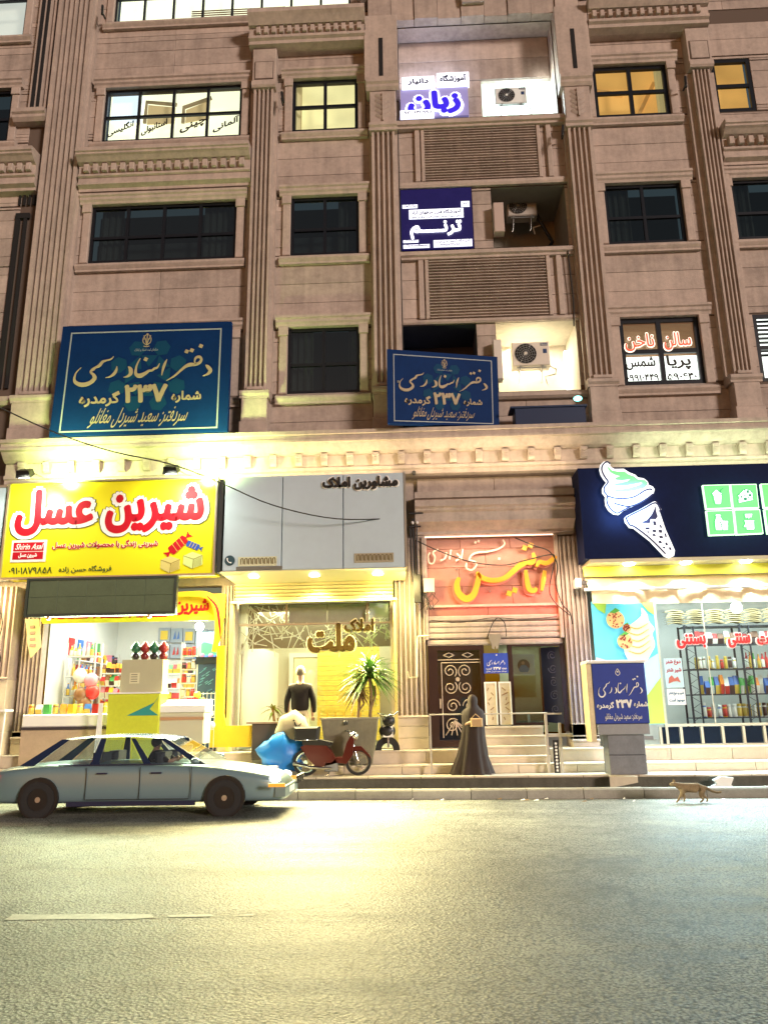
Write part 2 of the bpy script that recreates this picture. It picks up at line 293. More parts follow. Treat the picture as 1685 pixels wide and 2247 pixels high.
def stroke(mb, p, y0, y1, w=None, k=4, fx=lambda a, b: (a, b), wmul=1.):
    # brush stroke of varying width in XZ, closed mesh with depth; y0 front
    p = [list(q)+([w] if w else []) for q in p]; q = smooth_pts(p, k) if len(p) > 2 else p
    L_ = []; R_ = []
    for i in range(len(q)):
        a = q[max(i-1, 0)]; b = q[min(i+1, len(q)-1)]; dx, dz = b[0]-a[0], b[1]-a[1]; l = hypot(dx, dz) or 1; h = max(q[i][2], .0005)/2*wmul
        L_.append((q[i][0]-dz/l*h, q[i][1]+dx/l*h)); R_.append((q[i][0]+dz/l*h, q[i][1]-dx/l*h))
    n = len(q); vs = []
    for y in (y0, y1): vs += [(a, y, b) for a, b in L_]+[(a, y, b) for a, b in R_]
    fs = []
    for i in range(n-1):
        fs += [(n+i, n+i+1, i+1, i), (2*n+i, 2*n+i+1, 3*n+i+1, 3*n+i), (i, i+1, 2*n+i+1, 2*n+i), (n+i+1, n+i, 3*n+i, 3*n+i+1)]
    fs += [(0, 2*n, 3*n, n), (n-1, 2*n-1, 4*n-1, 3*n-1)]
    return mb.add(vs, fs)
def diamond(mb, x, z, r, y0, y1, a=.5):
    return mb.poly([(x+r*cos(a+k*pi/2), z+r*sin(a+k*pi/2)) for k in range(4)], y0, y1)
def light(kind, name, loc, energy, col=(1, 1, 1), to=None, size=.3, size_y=None, spot=60, blend=.5):
    ld = D.lights.new(name, kind); ld.energy = energy; ld.color = col
    if kind == 'AREA':
        ld.size = size
        if size_y: ld.shape = 'RECTANGLE'; ld.size_y = size_y
    elif kind == 'SPOT': ld.spot_size = radians(spot); ld.spot_blend = blend; ld.shadow_soft_size = size
    else: ld.shadow_soft_size = size
    o = D.objects.new(name, ld); COL.objects.link(o); o.location = loc
    if to is not None: o.rotation_euler = (Vector(to)-Vector(loc)).to_track_quat('-Z', 'Y').to_euler()
    return o
# ================================================================== the ground
SH = -.05                                             # the kerb runs a little oblique to the facade
def sk(x, y, z): return (x, y+SH*x, z)
def asphalt():
    m = D.materials.new('asphalt'); m.use_nodes = True; N = m.node_tree.nodes; L = m.node_tree.links; b = N['Principled BSDF']
    g = N.new('ShaderNodeNewGeometry')
    def noise(sc, det, vec=None):
        n = N.new('ShaderNodeTexNoise'); n.inputs['Scale'].default_value = sc; n.inputs['Detail'].default_value = det; n.inputs['Roughness'].default_value = .7
        L.new(vec or g.outputs['Position'], n.inputs['Vector']); return n.outputs['Fac']
    vo = N.new('ShaderNodeTexVoronoi'); vo.inputs['Scale'].default_value = 42; L.new(g.outputs['Position'], vo.inputs['Vector'])
    mp = N.new('ShaderNodeMapping'); mp.inputs['Scale'].default_value = (.12, 1.6, 1); L.new(g.outputs['Position'], mp.inputs['Vector'])
    r = N.new('ShaderNodeValToRGB'); r.color_ramp.elements[0].position = .37; r.color_ramp.elements[1].position = .64
    r.color_ramp.elements[0].color = (.020, .025, .022, 1); r.color_ramp.elements[1].color = (.46, .47, .40, 1)
    def mth(op, a, b_):
        q = N.new('ShaderNodeMath'); q.operation = op
        for i, s in enumerate((a, b_)):
            if isinstance(s, (int, float)): q.inputs[i].default_value = s
            else: L.new(s, q.inputs[i])
        return q.outputs[0]
    grain = noise(55, 8); big = noise(.5, 5); tr = noise(1.2, 4, mp.outputs[0])
    v = mth('ADD', mth('ADD', mth('MULTIPLY', grain, .9), mth('MULTIPLY', big, .25)), mth('ADD', mth('MULTIPLY', tr, .2), mth('MULTIPLY', vo.outputs['Distance'], -.28)))
    L.new(mth('ADD', v, -.06), r.inputs[0])
    # patches, oil stains and hairline cracks
    def ramp(sock, a, b_, ca, cb):
        q = N.new('ShaderNodeValToRGB'); q.color_ramp.elements[0].position = a; q.color_ramp.elements[1].position = b_; q.color_ramp.elements[0].color = (ca, ca, ca, 1); q.color_ramp.elements[1].color = (cb, cb, cb, 1); L.new(sock, q.inputs[0]); return q.outputs[0]
    wp = N.new('ShaderNodeVectorMath'); wp.operation = 'ADD'; nz = N.new('ShaderNodeTexNoise'); nz.inputs['Scale'].default_value = 1.3; nz.inputs['Detail'].default_value = 4; L.new(g.outputs['Position'], nz.inputs['Vector']); L.new(g.outputs['Position'], wp.inputs[0]); L.new(nz.outputs['Color'], wp.inputs[1])
    cr = N.new('ShaderNodeTexVoronoi'); cr.feature = 'DISTANCE_TO_EDGE'; cr.inputs['Scale'].default_value = .42; L.new(wp.outputs[0], cr.inputs['Vector'])
    st = noise(.9, 3); pt = noise(.28, 2)
    k_ = mth('MULTIPLY', mth('MULTIPLY', ramp(cr.outputs['Distance'], .0, .012, .45, 1.0), ramp(st, .34, .46, .62, 1.0)), ramp(pt, .46, .5, .82, 1.08))
    vm = N.new('ShaderNodeVectorMath'); vm.operation = 'SCALE'; L.new(r.outputs[0], vm.inputs[0]); L.new(k_, vm.inputs['Scale']); L.new(vm.outputs[0], b.inputs['Base Color'])
    L.new(mth('MULTIPLY_ADD', tr, .2) if False else mth('ADD', mth('MULTIPLY', tr, .3), .46), b.inputs['Roughness'])
    bp = N.new('ShaderNodeBump'); bp.inputs['Strength'].default_value = .55; bp.inputs['Distance'].default_value = .012
    L.new(mth('ADD', grain, mth('MULTIPLY', vo.outputs['Distance'], .8)), bp.inputs['Height']); L.new(bp.outputs[0], b.inputs['Normal'])
    return m
ASPH = asphalt(); CONC = mat('kerb_concrete', (.30, .29, .25), .8, noise=.35, nscale=4, bump=.5, bscale=70, rnd=.1)
DIRT = mat('ditch_concrete', (.10, .095, .075), .85, noise=.5, nscale=3, bump=.6, bscale=30, streak=.3)
PAVE = mat('pavement_tiles', (.52, .48, .39), .5, noise=.25, nscale=3, bump=.3, bscale=50)
KY = 14.42
def struct(mb, name, m): return tag(mb.build(name, m), kind='structure')
struct(MB().add([(-150, -80, 0), (150, -80, 0), (150, KY+.1-7.5, 0), (-150, KY+.1+7.5, 0)], [(0, 1, 2, 3)]), 'road', ASPH)
tag(MB().add([(-3.2, 6.37, .004), (-2.75, 6.39, .004), (-2.3, 6.37, .004), (-2.05, 6.42, .004), (-2.12, 6.52, .004), (-2.4, 6.56, .004), (-2.9, 6.53, .004), (-3.22, 6.55, .004), (-1.95, 6.43, .004), (-1.6, 6.45, .004), (-1.65, 6.52, .004), (-1.98, 6.5, .004), (-1.5, 6.46, .004), (-1.3, 6.47, .004), (-1.32, 6.51, .004)], [(0, 1, 2, 3, 4, 5, 6, 7), (8, 9, 10, 11), (12, 13, 14)]).build('lane_marking', mat('worn_road_paint', (.46, .45, .38), .6, noise=.9, nscale=12)), kind='structure')
tag(MB().box(-60, 60, KY+.16, KY+1.0, -.42, -.36).xf(sk).build('ditch_bed', DIRT), kind='structure')
kerb = D.objects.new('kerb', None); COL.objects.link(kerb); tag(kerb, kind='structure')
x = -16.0
while x < 16:
    l = .95+random.random()*.1; dz = random.uniform(-.006, .006)
    MB().prof(x+.006, x+l-.006, [(KY+.012*random.random(), -.05), (KY+.22, -.05), (KY+.22, .165+dz), (KY+.025, .165+dz), (KY, .14+dz)]).xf(sk).build('kerb_stone', CONC, kerb)
    x += l
MB().box(-60, 60, KY+.02, KY+.2, -.42, -.052).xf(sk).build('ditch_lining', DIRT, kerb)
pv = struct(MB().add([(-60, 15.45+3, .3), (-60, 40, .3), (60, 40, .3), (60, 15.45-3, .3)], [(0, 3, 2, 1)]), 'pavement', PAVE)
MB().box(-60, 60, 15.42, 15.56, -.42, .298).xf(sk).build('ditch_wall', DIRT, pv)
x = -14.0
while x < 12:
    MB().bev(x+.005, x+.995, 15.40, 15.75, .272, .312, .008).xf(sk).build('edging_slab', STONE3, pv); x += 1.0
# steps running along the shop fronts, slab by slab
plinth = D.objects.new('steps', None); COL.objects.link(plinth); tag(plinth, kind='structure')
def step_row(x0, x1, y0, z0, z1, l=1.15):
    n = max(1, round((x1-x0)/l)); w = (x1-x0)/n
    for i in range(n):
        a = x0+i*w
        MB().bev(a+.004, a+w-.004, y0, y0+.055, z0, z1-.042, .006).build('riser_slab', STONE3, plinth)
        MB().prof(a+.003, a+w-.003, [(y0-.03, z1-.04), (y0+1.2, z1-.04), (y0+1.2, z1), (y0-.022, z1), (y0-.03, z1-.01)]).build('tread_slab', STONE3, plinth)
step_row(-14, 11, 16.0, .3, .48); step_row(-14, 1.3, 16.42, .48, .74); step_row(2.6, 11, 16.42, .48, .74)
for k, (y0, z1) in enumerate(((16.15, .62), (16.4, .80), (16.62, .99), (16.82, 1.17))): step_row(1.34, 2.56, y0, z1-.19, z1, 1.3)
# ================================================================== the building
bld = thing('office_building', 'five storey travertine office block with fluted pilasters above lit shops', 'building', (0, 17, .3))
WY = 17.0
def cells(x0, x1, z0, z1, holes):
    zs = sorted({z0, z1, *[h for q in holes for h in (q[2], q[3]) if z0 < h < z1]})
    out = []
    for a, b in zip(zs, zs[1:]):
        m_ = (a+b)/2; xs = [(x0, x1)]
        for h in holes:
            if h[2] < m_ < h[3]:
                nx = []
                for p, q in xs:
                    if h[1] <= p or h[0] >= q: nx.append((p, q)); continue
                    if h[0] > p: nx.append((p, h[0]))
                    if h[1] < q: nx.append((h[1], q))
                xs = nx
        out += [(p, q, a, b) for p, q in xs if q-p > .02]
    return out
HOLES = []
def panels(parent, x0, x1, z0, z1, holes=(), ch=.525, l=1.95, y=WY, m=STONE, name='stone_panel', th=.028, off=0):
    nz = max(1, round((z1-z0)/ch)); h = (z1-z0)/nz
    for r in range(nz):
        a0, a1 = z0+r*h, z0+(r+1)*h
        for p, q, a, b in cells(x0, x1, a0, a1, holes):
            n = max(1, round((q-p)/l)); w = (q-p)/n
            if b-a < .05: continue
            for i in range(n):
                MB().bev(p+i*w+.003, p+(i+1)*w-.003, y+random.uniform(-.003, .003), y+th, a+.004, b-.004, .006).build(name, m, parent)
W = {}   # window openings
W['A2'] = (-8.05, -4.3, 12.55, 14.18); W['A3'] = (-7.97, -4.27, 16.14, 17.77); W['A1'] = (-8.0, -4.3, 8.82, 10.52)
W['B1'] = (-2.94, -1.2, 8.84, 10.54); W['B2'] = (-2.92, -1.2, 12.55, 14.2); W['B3'] = (-2.93, -1.2, 16.19, 17.79)
W['D1'] = (4.97, 6.85, 8.79, 10.5); W['D2'] = (4.93, 6.83, 12.53, 14.19); W['D3'] = (4.93, 6.84, 16.21, 17.78)
W['E1'] = (8.12, 10.2, 8.79, 10.5); W['E2'] = (8.05, 10.2, 12.53, 14.19); W['E3'] = (8.0, 9.0, 16.24, 17.86)
W['A4'] = (-7.92, -1.38, 20.0, 21.7)
W['Z3'] = (-12.4, -10.5, 16.3, 17.93); W['Z4'] = (-12.4, -10.42, 19.73, 21.5)
REC = {'C3': (-.12, 3.97, 16.4, 19.33), 'C2a': (-.15, 1.65, 12.55, 14.3), 'C2b': (2.13, 3.97, 12.55, 14.26), 'C1a': (-.18, 1.6, 8.75, 10.5), 'C1b': (2.06, 3.97, 8.72, 10.5)}
holes = list(W.values())+list(REC.values())
# structural wall behind the slabs
mb = MB()
for p, q, a, b in cells(-15, 13, 7.0, 24, holes): mb.box(p, q, WY+.03, WY+.22, a, b)
wall = mb.build('facade_wall', JOINT, bld)
for (a, b) in ((-8.4, -3.93), (-3.35, -.9), (4.72, 7.38), (7.86, 10.4)): panels(wall, a, b, 7.6, 19.0 if a > -9 else 19, holes)
panels(wall, -.18, 4.1, 7.6, 16.38, holes, l=1.4); panels(wall, -8.4, -3.93, 19.0, 22, holes); panels(wall, -12.6, -9.95, 7.6, 21.2, holes)
panels(wall, -3.93, -.9, 19.45, 22, holes); panels(wall, 4.75, 10.4, 19.45, 21, holes)
# ---- mouldings
def shift(pr, y, z): return [(y+a, z+b) for a, b in pr]
def moulding(name, x0, x1, pr, parent=bld, m=STONE2): return MB().prof(x0, x1, pr).build(name, m, parent)
COR = [(17.03, 7.62), (16.25, 7.62), (16.25, 7.54), (16.30, 7.52), (16.30, 7.45), (16.27, 7.43), (16.27, 7.37), (16.34, 7.35), (16.38, 7.30), (16.48, 7.20), (16.56, 7.15), (16.62, 7.145), (16.62, 6.86), (16.57, 6.85), (16.57, 6.78), (16.62, 6.75), (16.62, 6.66), (16.7, 6.62), (17.03, 6.62)]
moulding('cornice', -9.35, 11, COR)
def corbel(x, z0, z1, y0, y1, w, parent):
    q = MB(); q.prof(x-w/2, x+w/2, [(y1, z1), (y0, z1), (y0, z1-.05), (y0+.03, z1-.1), (y0+.05, z0+.04), (y0+.09, z0), (y1, z0)])
    for sgn in (-1, 1):
        for k in range(3):
            zz = z1-.06-k*.055; q.add([(x, y0-.004+k*.012, zz), (x+sgn*w*.42, y0-.004+k*.012, zz+.035), (x+sgn*w*.42, y0-.004+k*.012, zz+.012), (x, y0-.004+k*.012, zz-.024)], [(0, 1, 2, 3) if sgn < 0 else (3, 2, 1, 0)])
    return q.build('corbel', STONE2, parent)
x = -8.93
while x < 9.4: corbel(x, 6.89, 7.14, 16.47, 16.62, .15, bld); x += .5785
# band course between the second and third storeys, bay A and bay E and Z
BAND = [(17.03, 15.62), (16.42, 15.52), (16.40, 15.50), (16.40, 15.40), (16.44, 15.38), (16.44, 15.33), (16.5, 15.3), (16.6, 15.22), (16.68, 15.19), (16.72, 15.18), (16.72, 14.93), (16.68, 14.92), (16.68, 14.86), (16.74, 14.83), (16.74, 14.70), (16.70, 14.69), (16.70, 14.63), (16.82, 14.58), (16.82, 14.5), (17.03, 14.46)]
moulding('band_cornice', -8.36, -3.93, BAND); moulding('band_cornice', 7.88, 10.4, BAND); moulding('band_cornice', -12.4, -9.5, shift(BAND, .0, .12))
for (a, b, dz) in ((-8.2, -4.0, 0), (8.0, 10.2, 0), (-12.3, -9.6, .12)):
    x = a
    while x < b:
        MB().bev(x, x+.13, 16.6, 16.73, 14.96+dz, 15.17+dz, .012).build('dentil', STONE2, bld); x += .235
# upper ornamental cornices beside the gable
UP = [(17.03, 19.5), (16.3, 19.5), (16.3, 19.38), (16.38, 19.3), (16.5, 19.16), (16.6, 19.14), (16.6, 18.9), (16.55, 18.88), (16.55, 18.8), (16.62, 18.76), (16.62, 18.66), (16.8, 18.6), (17.03, 18.58)]
moulding('upper_cornice', -4.05, -.97, UP); moulding('upper_cornice', 4.86, 7.95, UP)
for a, b in ((-3.85, -1.05), (4.95, 7.8)):
    x = a
    while x < b:
        MB().bev(x, x+.11, 16.5, 16.61, 18.92, 19.12, .012).build('dentil', STONE2, bld); x += .205
# ---- pilasters
def pilaster(x0, x1, z0, z1, y=16.72, nf=5, side=.1, ybk=17.03, base=True, cap='plain'):
    P = D.objects.new('pilaster', None); COL.objects.link(P); P.parent = bld
    P.location = Vector(((x0+x1)/2, y, z0))-Vector(bld.location)
    w = x1-x0; m_ = w*.07; fw = (w-2*m_)/nf; pts = [(x0, ybk), (x0, y)]
    for i in range(nf):
        a = x0+m_+i*fw; pts += [(a+fw*.17, y), (a+fw*.25, y+.1), (a+fw*.75, y+.1), (a+fw*.83, y)]
    pts += [(x1, y), (x1, ybk)]
    MB().vprof(z0, z1, pts).build('fluted_shaft', STONE2, P)
    MB().box(x0-side, x1+side, y+.13, ybk-.002, z0-.002, z1+.002).build('backing_strip', STONE2, P)
    if base:
        zb = 7.62
        MB().bev(x0-side*.8, x1+side*.8, y-.1, ybk, zb, zb+.42, .012).build('base_block', STONE2, P)
        MB().bev(x0-side*.5, x1+side*.5, y-.06, ybk, zb+.425, z0-.22, .01).build('base_block', STONE2, P)
        MB().prof(x0-side*.95, x1+side*.95, [(ybk, z0-.22), (y-.07, z0-.22), (y-.07, z0-.17), (y-.12, z0-.12), (y-.12, z0-.05), (y-.05, z0-.01), (ybk, z0-.01)]).build('base_moulding', STONE2, P)
        MB().bev(x0+w*.12, x1-w*.12, y-.055, y+.02, z0, z0+.08, .01).build('foot_strip', STONE2, P)
    return P
def leafcap(P, x0, x1, z0, y=16.66):
    w = x1-x0
    MB().prof(x0-.04, x1+.04, [(17.02, z0), (y, z0), (y, z0+.08), (y-.05, z0+.12), (y-.05, z0+.2), (17.02, z0+.2)]).build('necking', STONE2, P)
    MB().bev(x0-.02, x1+.02, y-.01, 17.02, z0+.2, z0+1.18, .02).build('capital_block', STONE2, P)
    q = MB(); cx_ = (x0+x1)/2
    for k in range(5):
        zz = z0+.35+k*.15
        for s in (-1, 1):
            q.add([(cx_, y-.015, zz-.08), (cx_, y-.05, zz+.02), (cx_+s*w*.27, y-.045, zz+.12), (cx_+s*w*.3, y-.015, zz+.05)], [(0, 1, 2, 3) if s < 0 else (3, 2, 1, 0)])
    q.bev(cx_-.015, cx_+.015, y-.06, y-.01, z0+.26, z0+1.1, .004)
    q.build('leaf_ornament', STONE2, P)
    MB().prof(x0-.1, x1+.1, [(17.02, z0+1.18), (y-.02, z0+1.18), (y-.08, z0+1.26), (y-.08, z0+1.33), (y-.13, z0+1.38), (y-.13, z0+1.5), (17.02, z0+1.5)]).build('abacus', STONE2, P)
P1 = pilaster(-9.38, -8.42, 8.9, 23.5, nf=6, side=.07)
P2 = pilaster(-3.9, -3.39, 8.84, 17.33, nf=4, side=.1)
P3 = pilaster(-.84, -.25, 8.84, 15.85, nf=4, side=.07)
P4 = pilaster(4.12, 4.69, 8.86, 15.72, nf=4, side=.07)
P5 = pilaster(7.4, 7.83, 8.86, 17.3, nf=4, side=.15)
leafcap(P3, -.86, -.22, 15.85); leafcap(P4, 4.1, 4.71, 15.72)
for P, x0, x1 in ((P2, -3.95, -3.33), (P5, 7.32, 7.92)):
    MB().prof(x0, x1, [(17.02, 17.33), (16.66, 17.33), (16.62, 17.38), (16.62, 17.5), (17.02, 17.5)]).build('necking', STONE2, P)
    MB().bev(x0, x1, 16.69, 17.02, 17.5, 18.58, .012).build('capital_block', STONE2, P)
    MB().box(x0+.06, x1-.06, 16.675, 16.7, 17.6, 18.16).build('square_panel', JOINT, P)
    MB().bev(x0+.08, x1-.08, 16.665, 16.7, 17.62, 18.14, .008).build('square_panel', STONE2, P)
for P, x0, x1, z0 in ((P3, -1.0, -.13, 17.35), (P4, 3.99, 4.84, 17.22)):
    MB().bev(x0, x1, 16.6, 17.03, z0, 19.4, .01).build('attic_block', STONE2, P)
    MB().box((x0+x1)/2-.055, (x0+x1)/2+.055, 16.592, 16.62, 17.4 if x0 > 0 else 17.45, 18.65).build('slot', mat('slot_shadow', (.01, .01, .011), .9), P)  # near-black box painted as the shade inside a slot
# left hand neighbour strip
SLOT = MATS['slot_shadow']  # dark strips stand for the shade in recesses and joints
P0 = pilaster(-9.98, -9.5, 17.1, 23.5, y=16.85, nf=3, side=.0, base=False)
for (a, b, c, d) in ((-9.92, -9.82, 17.1, 21.5), (-9.76, -9.68, 17.1, 21.5)): MB().box(a, b, 16.835, 16.86, c, d).build('slot', SLOT, P0)
moulding('necking', -10.3, -9.42, [(17.03, 16.72), (16.8, 16.72), (16.72, 16.8), (16.72, 16.88), (16.66, 16.92), (16.66, 17.04), (17.03, 17.04)])
for k in range(5): MB().box(-10.0+k*.125, -9.945+k*.125, 16.96, 17.0, 14.3, 14.78).build('slot', SLOT, bld)
for (a, b) in ((-10.02, -9.9), (-9.8, -9.72)): MB().box(a, b, 16.95, 17.0, 9.2, 13.9).build('slot', SLOT, bld)
MB().box(-10.02, -9.66, 16.94, 17.0, 13.9, 14.05).build('slot', SLOT, bld)
moulding('gable_base', -10.6, -9.42, [(17.03, 8.7), (16.8, 8.7), (16.74, 8.78), (16.74, 8.9), (17.03, 8.92)])
# ---- gable over the balcony bay: stepped voussoirs
for i in range(9):
    xa = -.9+i*.62; cx_ = xa+.31; top = 20.1+1.5*(1-abs(cx_-1.9)/3.2)
    tip = .28 if cx_ < 1.6 else -.28
    z1 = top
    pts = [(xa+.006, 19.36), (xa+.614, 19.36), (xa+.614, z1+tip*.5), (xa+.31, z1), (xa+.006, z1-tip*.5)]
    yy = 16.72+(.04 if i % 2 else 0)
    MB().poly(pts, yy, 17.0).build('voussoir', STONE, bld)
MB().poly([(1.62, 19.7), (2.2, 19.7), (2.4, 21.2), (1.42, 21.2)], 16.6, 16.9).build('keystone', STONE2, bld)
MB().poly([(-1.1, 20.0), (1.9, 21.6), (4.9, 20.0), (4.9, 20.3), (1.9, 21.95), (-1.1, 20.3)], 16.4, 17.0).build('gable_moulding', STONE2, bld)
# ---- windows
CREAM = mat('lit_room_cream', (.6, .55, .4), .8, emit=(1.0, .93, .58), es=1.0)
def litmat(name, c, s, var=.25, sc=1.2):
    if name in MATS: return MATS[name]
    m = D.materials.new(name); m.use_nodes = True; MATS[name] = m; N = m.node_tree.nodes; L = m.node_tree.links; b = N['Principled BSDF']
    b.inputs['Base Color'].default_value = (*[q*.6 for q in c], 1); g = N.new('ShaderNodeNewGeometry'); n = N.new('ShaderNodeTexNoise'); n.inputs['Scale'].default_value = sc; n.inputs['Detail'].default_value = 2
    L.new(g.outputs['Position'], n.inputs['Vector']); a = N.new('ShaderNodeMath'); a.operation = 'MULTIPLY_ADD'; a.inputs[1].default_value = 2*var*s; a.inputs[2].default_value = s*(1-var); L.new(n.outputs['Fac'], a.inputs[0])
    b.inputs['Emission Color'].default_value = (*c, 1); L.new(a.outputs[0], b.inputs['Emission Strength']); return m
def window(key, cols, rows, fw=.07, split=.5, casing=True, head=True, gmat=None, yd=17.06, xr=None, open_col=()):
    x0, x1, z0, z1 = W[key]
    P = D.objects.new('window', None); COL.objects.link(P); P.parent = bld; P.location = Vector(((x0+x1)/2, yd, z0))-Vector(bld.location)
    xs = [x0+(x1-x0)*i/cols for i in range(cols+1)]; zs = [z0, z0+(z1-z0)*split, z1] if rows == 2 else [z0, z1]
    q = MB()
    for i, xx in enumerate(xs):
        h = fw*.5 if 0 < i < cols else fw; a = xx-h if i else xx; b = xx+h if i < cols else xx
        q.box(a, b, yd-.04, yd+.03, z0, z1)
    for i, zz in enumerate(zs):
        a = zz-fw*.5 if i == 1 and rows == 2 else (zz if i == 0 else zz-fw); q.box(x0+.002, x1-.002, yd-.036, yd+.026, a, a+fw)
    q.build('window_frame', FRAME, P)
    for i in range(cols):
        for j in range(len(zs)-1):
            MB().box(xs[i]+.01, xs[i+1]-.01, yd+.0, yd+.008, zs[j]+.01, zs[j+1]-.01).build('pane', gmat or GLASS, P)
    if casing:
        c = .2
        for jx0, jx1 in ((x0-c, x0), (x1, x1+c)):
            q = MB(); q.bev(jx0, jx1, 16.93, 17.06, z0-.02, z1, .015); q.bev(jx0-.02, jx1+.02, 16.89, 16.935, z1-.22, z1, .01); q.build('jamb', STONE2, P)
        if head: MB().prof(x0-c-.08, x1+c+.08, [(17.02, z1), (16.9, z1), (16.88, z1+.06), (16.84, z1+.10), (16.84, z1+.17), (16.80, z1+.2), (16.80, z1+.26), (17.02, z1+.27)]).build('window_head', STONE2, P)
        MB().prof(x0-c-.06, x1+c+.06, [(17.02, z0-.3), (16.9, z0-.3), (16.9, z0-.25), (16.86, z0-.2), (16.84, z0-.17), (16.84, z0-.12), (16.9, z0-.08), (17.0, z0-.004), (17.03, z0-.004)]).build('sill', STONE2, P)
    return P
def room(P, key, m, d=.38, side=WHITE):
    x0, x1, z0, z1 = W[key]
    MB().add([(x0-.1, 17.2+d, z0-.3), (x1+.1, 17.2+d, z0-.3), (x1+.1, 17.2+d, z1+1.4), (x0-.1, 17.2+d, z1+1.4)], [(0, 1, 2, 3)]).build('room_wall', m, P)
for k, c in (('A1', 4), ('A2', 4), ('B1', 2), ('B2', 2), ('D2', 2), ('E2', 2), ('Z3', 2)):
    w_ = window(k, c, 2, fw=.075, split=.44, gmat=TINT)
    x0, x1, z0, z1 = W[k]
    MB().box(x0, x1, 17.5, 17.55, z0, z0+(z1-z0)*(.5 if k in ('A2', 'B2') else .02)).build('blind', mat('dim_blind', (.075, .07, .075), .8, noise=.3, nscale=3), w_)
    MB().box(x0-.3, x1+.3, 18.2, 18.3, z0-.3, z1+.5).build('room_wall', mat('dark_room', (.006, .012, .02), .9), w_)
w_ = window('A3', 4, 2, fw=.07, split=.48); room(w_, 'A3', litmat('lit_cream_room', (1.0, .93, .62), 1.05, .2))
# open sashes and beams seen inside the lit room
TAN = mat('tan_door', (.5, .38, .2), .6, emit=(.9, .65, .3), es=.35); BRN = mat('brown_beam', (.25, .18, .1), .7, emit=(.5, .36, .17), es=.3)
q = MB(); q.poly([(-6.95, 17.0), (-6.2, 17.0), (-6.2, 17.5), (-6.95, 17.62)], 17.4, 17.43); q.poly([(-5.9, 17.0), (-5.25, 17.1), (-5.25, 17.68), (-5.9, 17.4)], 17.4, 17.43); q.build('open_sash', TAN, w_)
q = MB()
for a in (([-7.0, 17.0], [-6.98, 17.68], [-6.15, 17.55]), ([-5.95, 16.95], [-5.95, 17.45], [-5.2, 17.72])):
    stroke(q, a, 17.34, 17.39, .09, k=1)
q.build('sash_frame', BRN, w_)
MB().box(-7.9, -7.1, 17.3, 17.34, 17.0, 17.95).build('blind', litmat('pale_blue_blind', (.78, .86, .95), .95, .1), w_)
CALG = mat('black_sticker', (.01, .008, .006), .6)
for t, x0 in (('انگلیسی', -7.83), ('استانبولی', -6.93), ('چینی', -5.9), ('آلمانی', -5.02)):
    q = text_mb(t, x0, x0+.68, 0, .26, 17.01, .006, bold=.035)
    q.xf(lambda a, b, c, x0=x0: (a, b, 16.27+c+(a-x0)*.42)).build('sticker_lettering', CALG, w_)
w_ = window('B3', 2, 2, fw=.085, split=.49); room(w_, 'B3', litmat('lit_yellow_room', (.95, .80, .38), .75, .45, .9))
q = MB(); q.box(-2.85, -2.5, 17.5, 17.52, 16.2, 16.42); q.build('pot_shelf', BRN, w_)
q = MB()
for i in range(16): a = random.uniform(-1.65, -1.3); q.tube([(a, 17.5, 16.24), (a+random.uniform(-.1, .1), 17.48, 16.34+random.random()*.12)], .012, 4)
q.build('window_plant', BRN, w_)
w_ = window('D3', 2, 2, fw=.1, split=.49); room(w_, 'D3', litmat('lit_orange_room', (1.0, .50, .12), .5, .5, .8))
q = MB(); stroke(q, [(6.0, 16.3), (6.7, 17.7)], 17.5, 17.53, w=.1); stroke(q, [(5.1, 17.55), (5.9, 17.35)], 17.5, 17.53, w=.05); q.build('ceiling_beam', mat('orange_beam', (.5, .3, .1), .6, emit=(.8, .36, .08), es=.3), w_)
q = MB(); q.sphere((6.45, 17.45, 16.45), .1); q.sphere((6.52, 17.45, 16.6), .06); q.tube([(6.35, 17.45, 16.3), (6.28, 17.45, 16.62)], .025, 6); q.tube([(6.55, 17.45, 16.3), (6.6, 17.45, 16.2)], .03, 6); q.build('window_doll', FRAME, w_)
w_ = window('E3', 1, 2, fw=.1, split=.49, casing=False); room(w_, 'E3', MATS['lit_orange_room'])
q = MB()
for i in range(7): q.sphere((8.2+i*.11, 17.45, 16.32+.05*sin(i*2.1)), .075)
q.build('window_plant', FRAME, w_)
w_ = window('A4', 8, 2, fw=.06, split=.5); room(w_, 'A4', litmat('lit_white_room', (1.0, .96, .70), 1.15, .25, 1.5))
q = MB()
for i in range(9): q.box(-5.9, -3.25, 17.4, 17.42, 20.1+i*.075, 20.128+i*.075)
q.build('blind', mat('brown_slats', (.35, .2, .08), .6), w_)
w_ = window('Z4', 1, 2, fw=.06, split=.72); room(w_, 'Z4', litmat('lit_grey_room', (.80, .78, .70), .62, .08))
w_ = window('D1', 2, 2, fw=.11, split=.5); room(w_, 'D1', mat('dim_orange_room', (.3, .15, .08), .8, emit=(.5, .22, .1), es=.28))
q = MB(); random.seed(3)
for i in range(24): q.box(5.0, 6.8, 17.32, 17.34, 9.68+i*.034, 9.694+i*.034)
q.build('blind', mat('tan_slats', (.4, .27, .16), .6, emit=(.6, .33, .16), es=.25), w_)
MB().box(4.99, 6.83, 17.22, 17.24, 8.8, 9.6).build('backlit_sheet', litmat('white_backlit', (1, .98, .9), 1.6, .05), w_)
RED = mat('red_neon', (.5, .03, .02), .5, emit=(1, .07, .03), es=1.2); HALO = mat('pale_outline', (.9, .8, .7), .5, emit=(1, .85, .7), es=1.0)
for t, a, b in (('ناخن', 5.08, 5.76), ('سالن', 5.99, 6.62)):
    text_mb(t, a-.02, b+.02, 9.62, 10.13, 17.01, .004, bold=.05).build('neon_outline', HALO, w_); text_mb(t, a, b, 9.65, 10.1, 17.0, .008, bold=.012).build('neon_word', RED, w_)
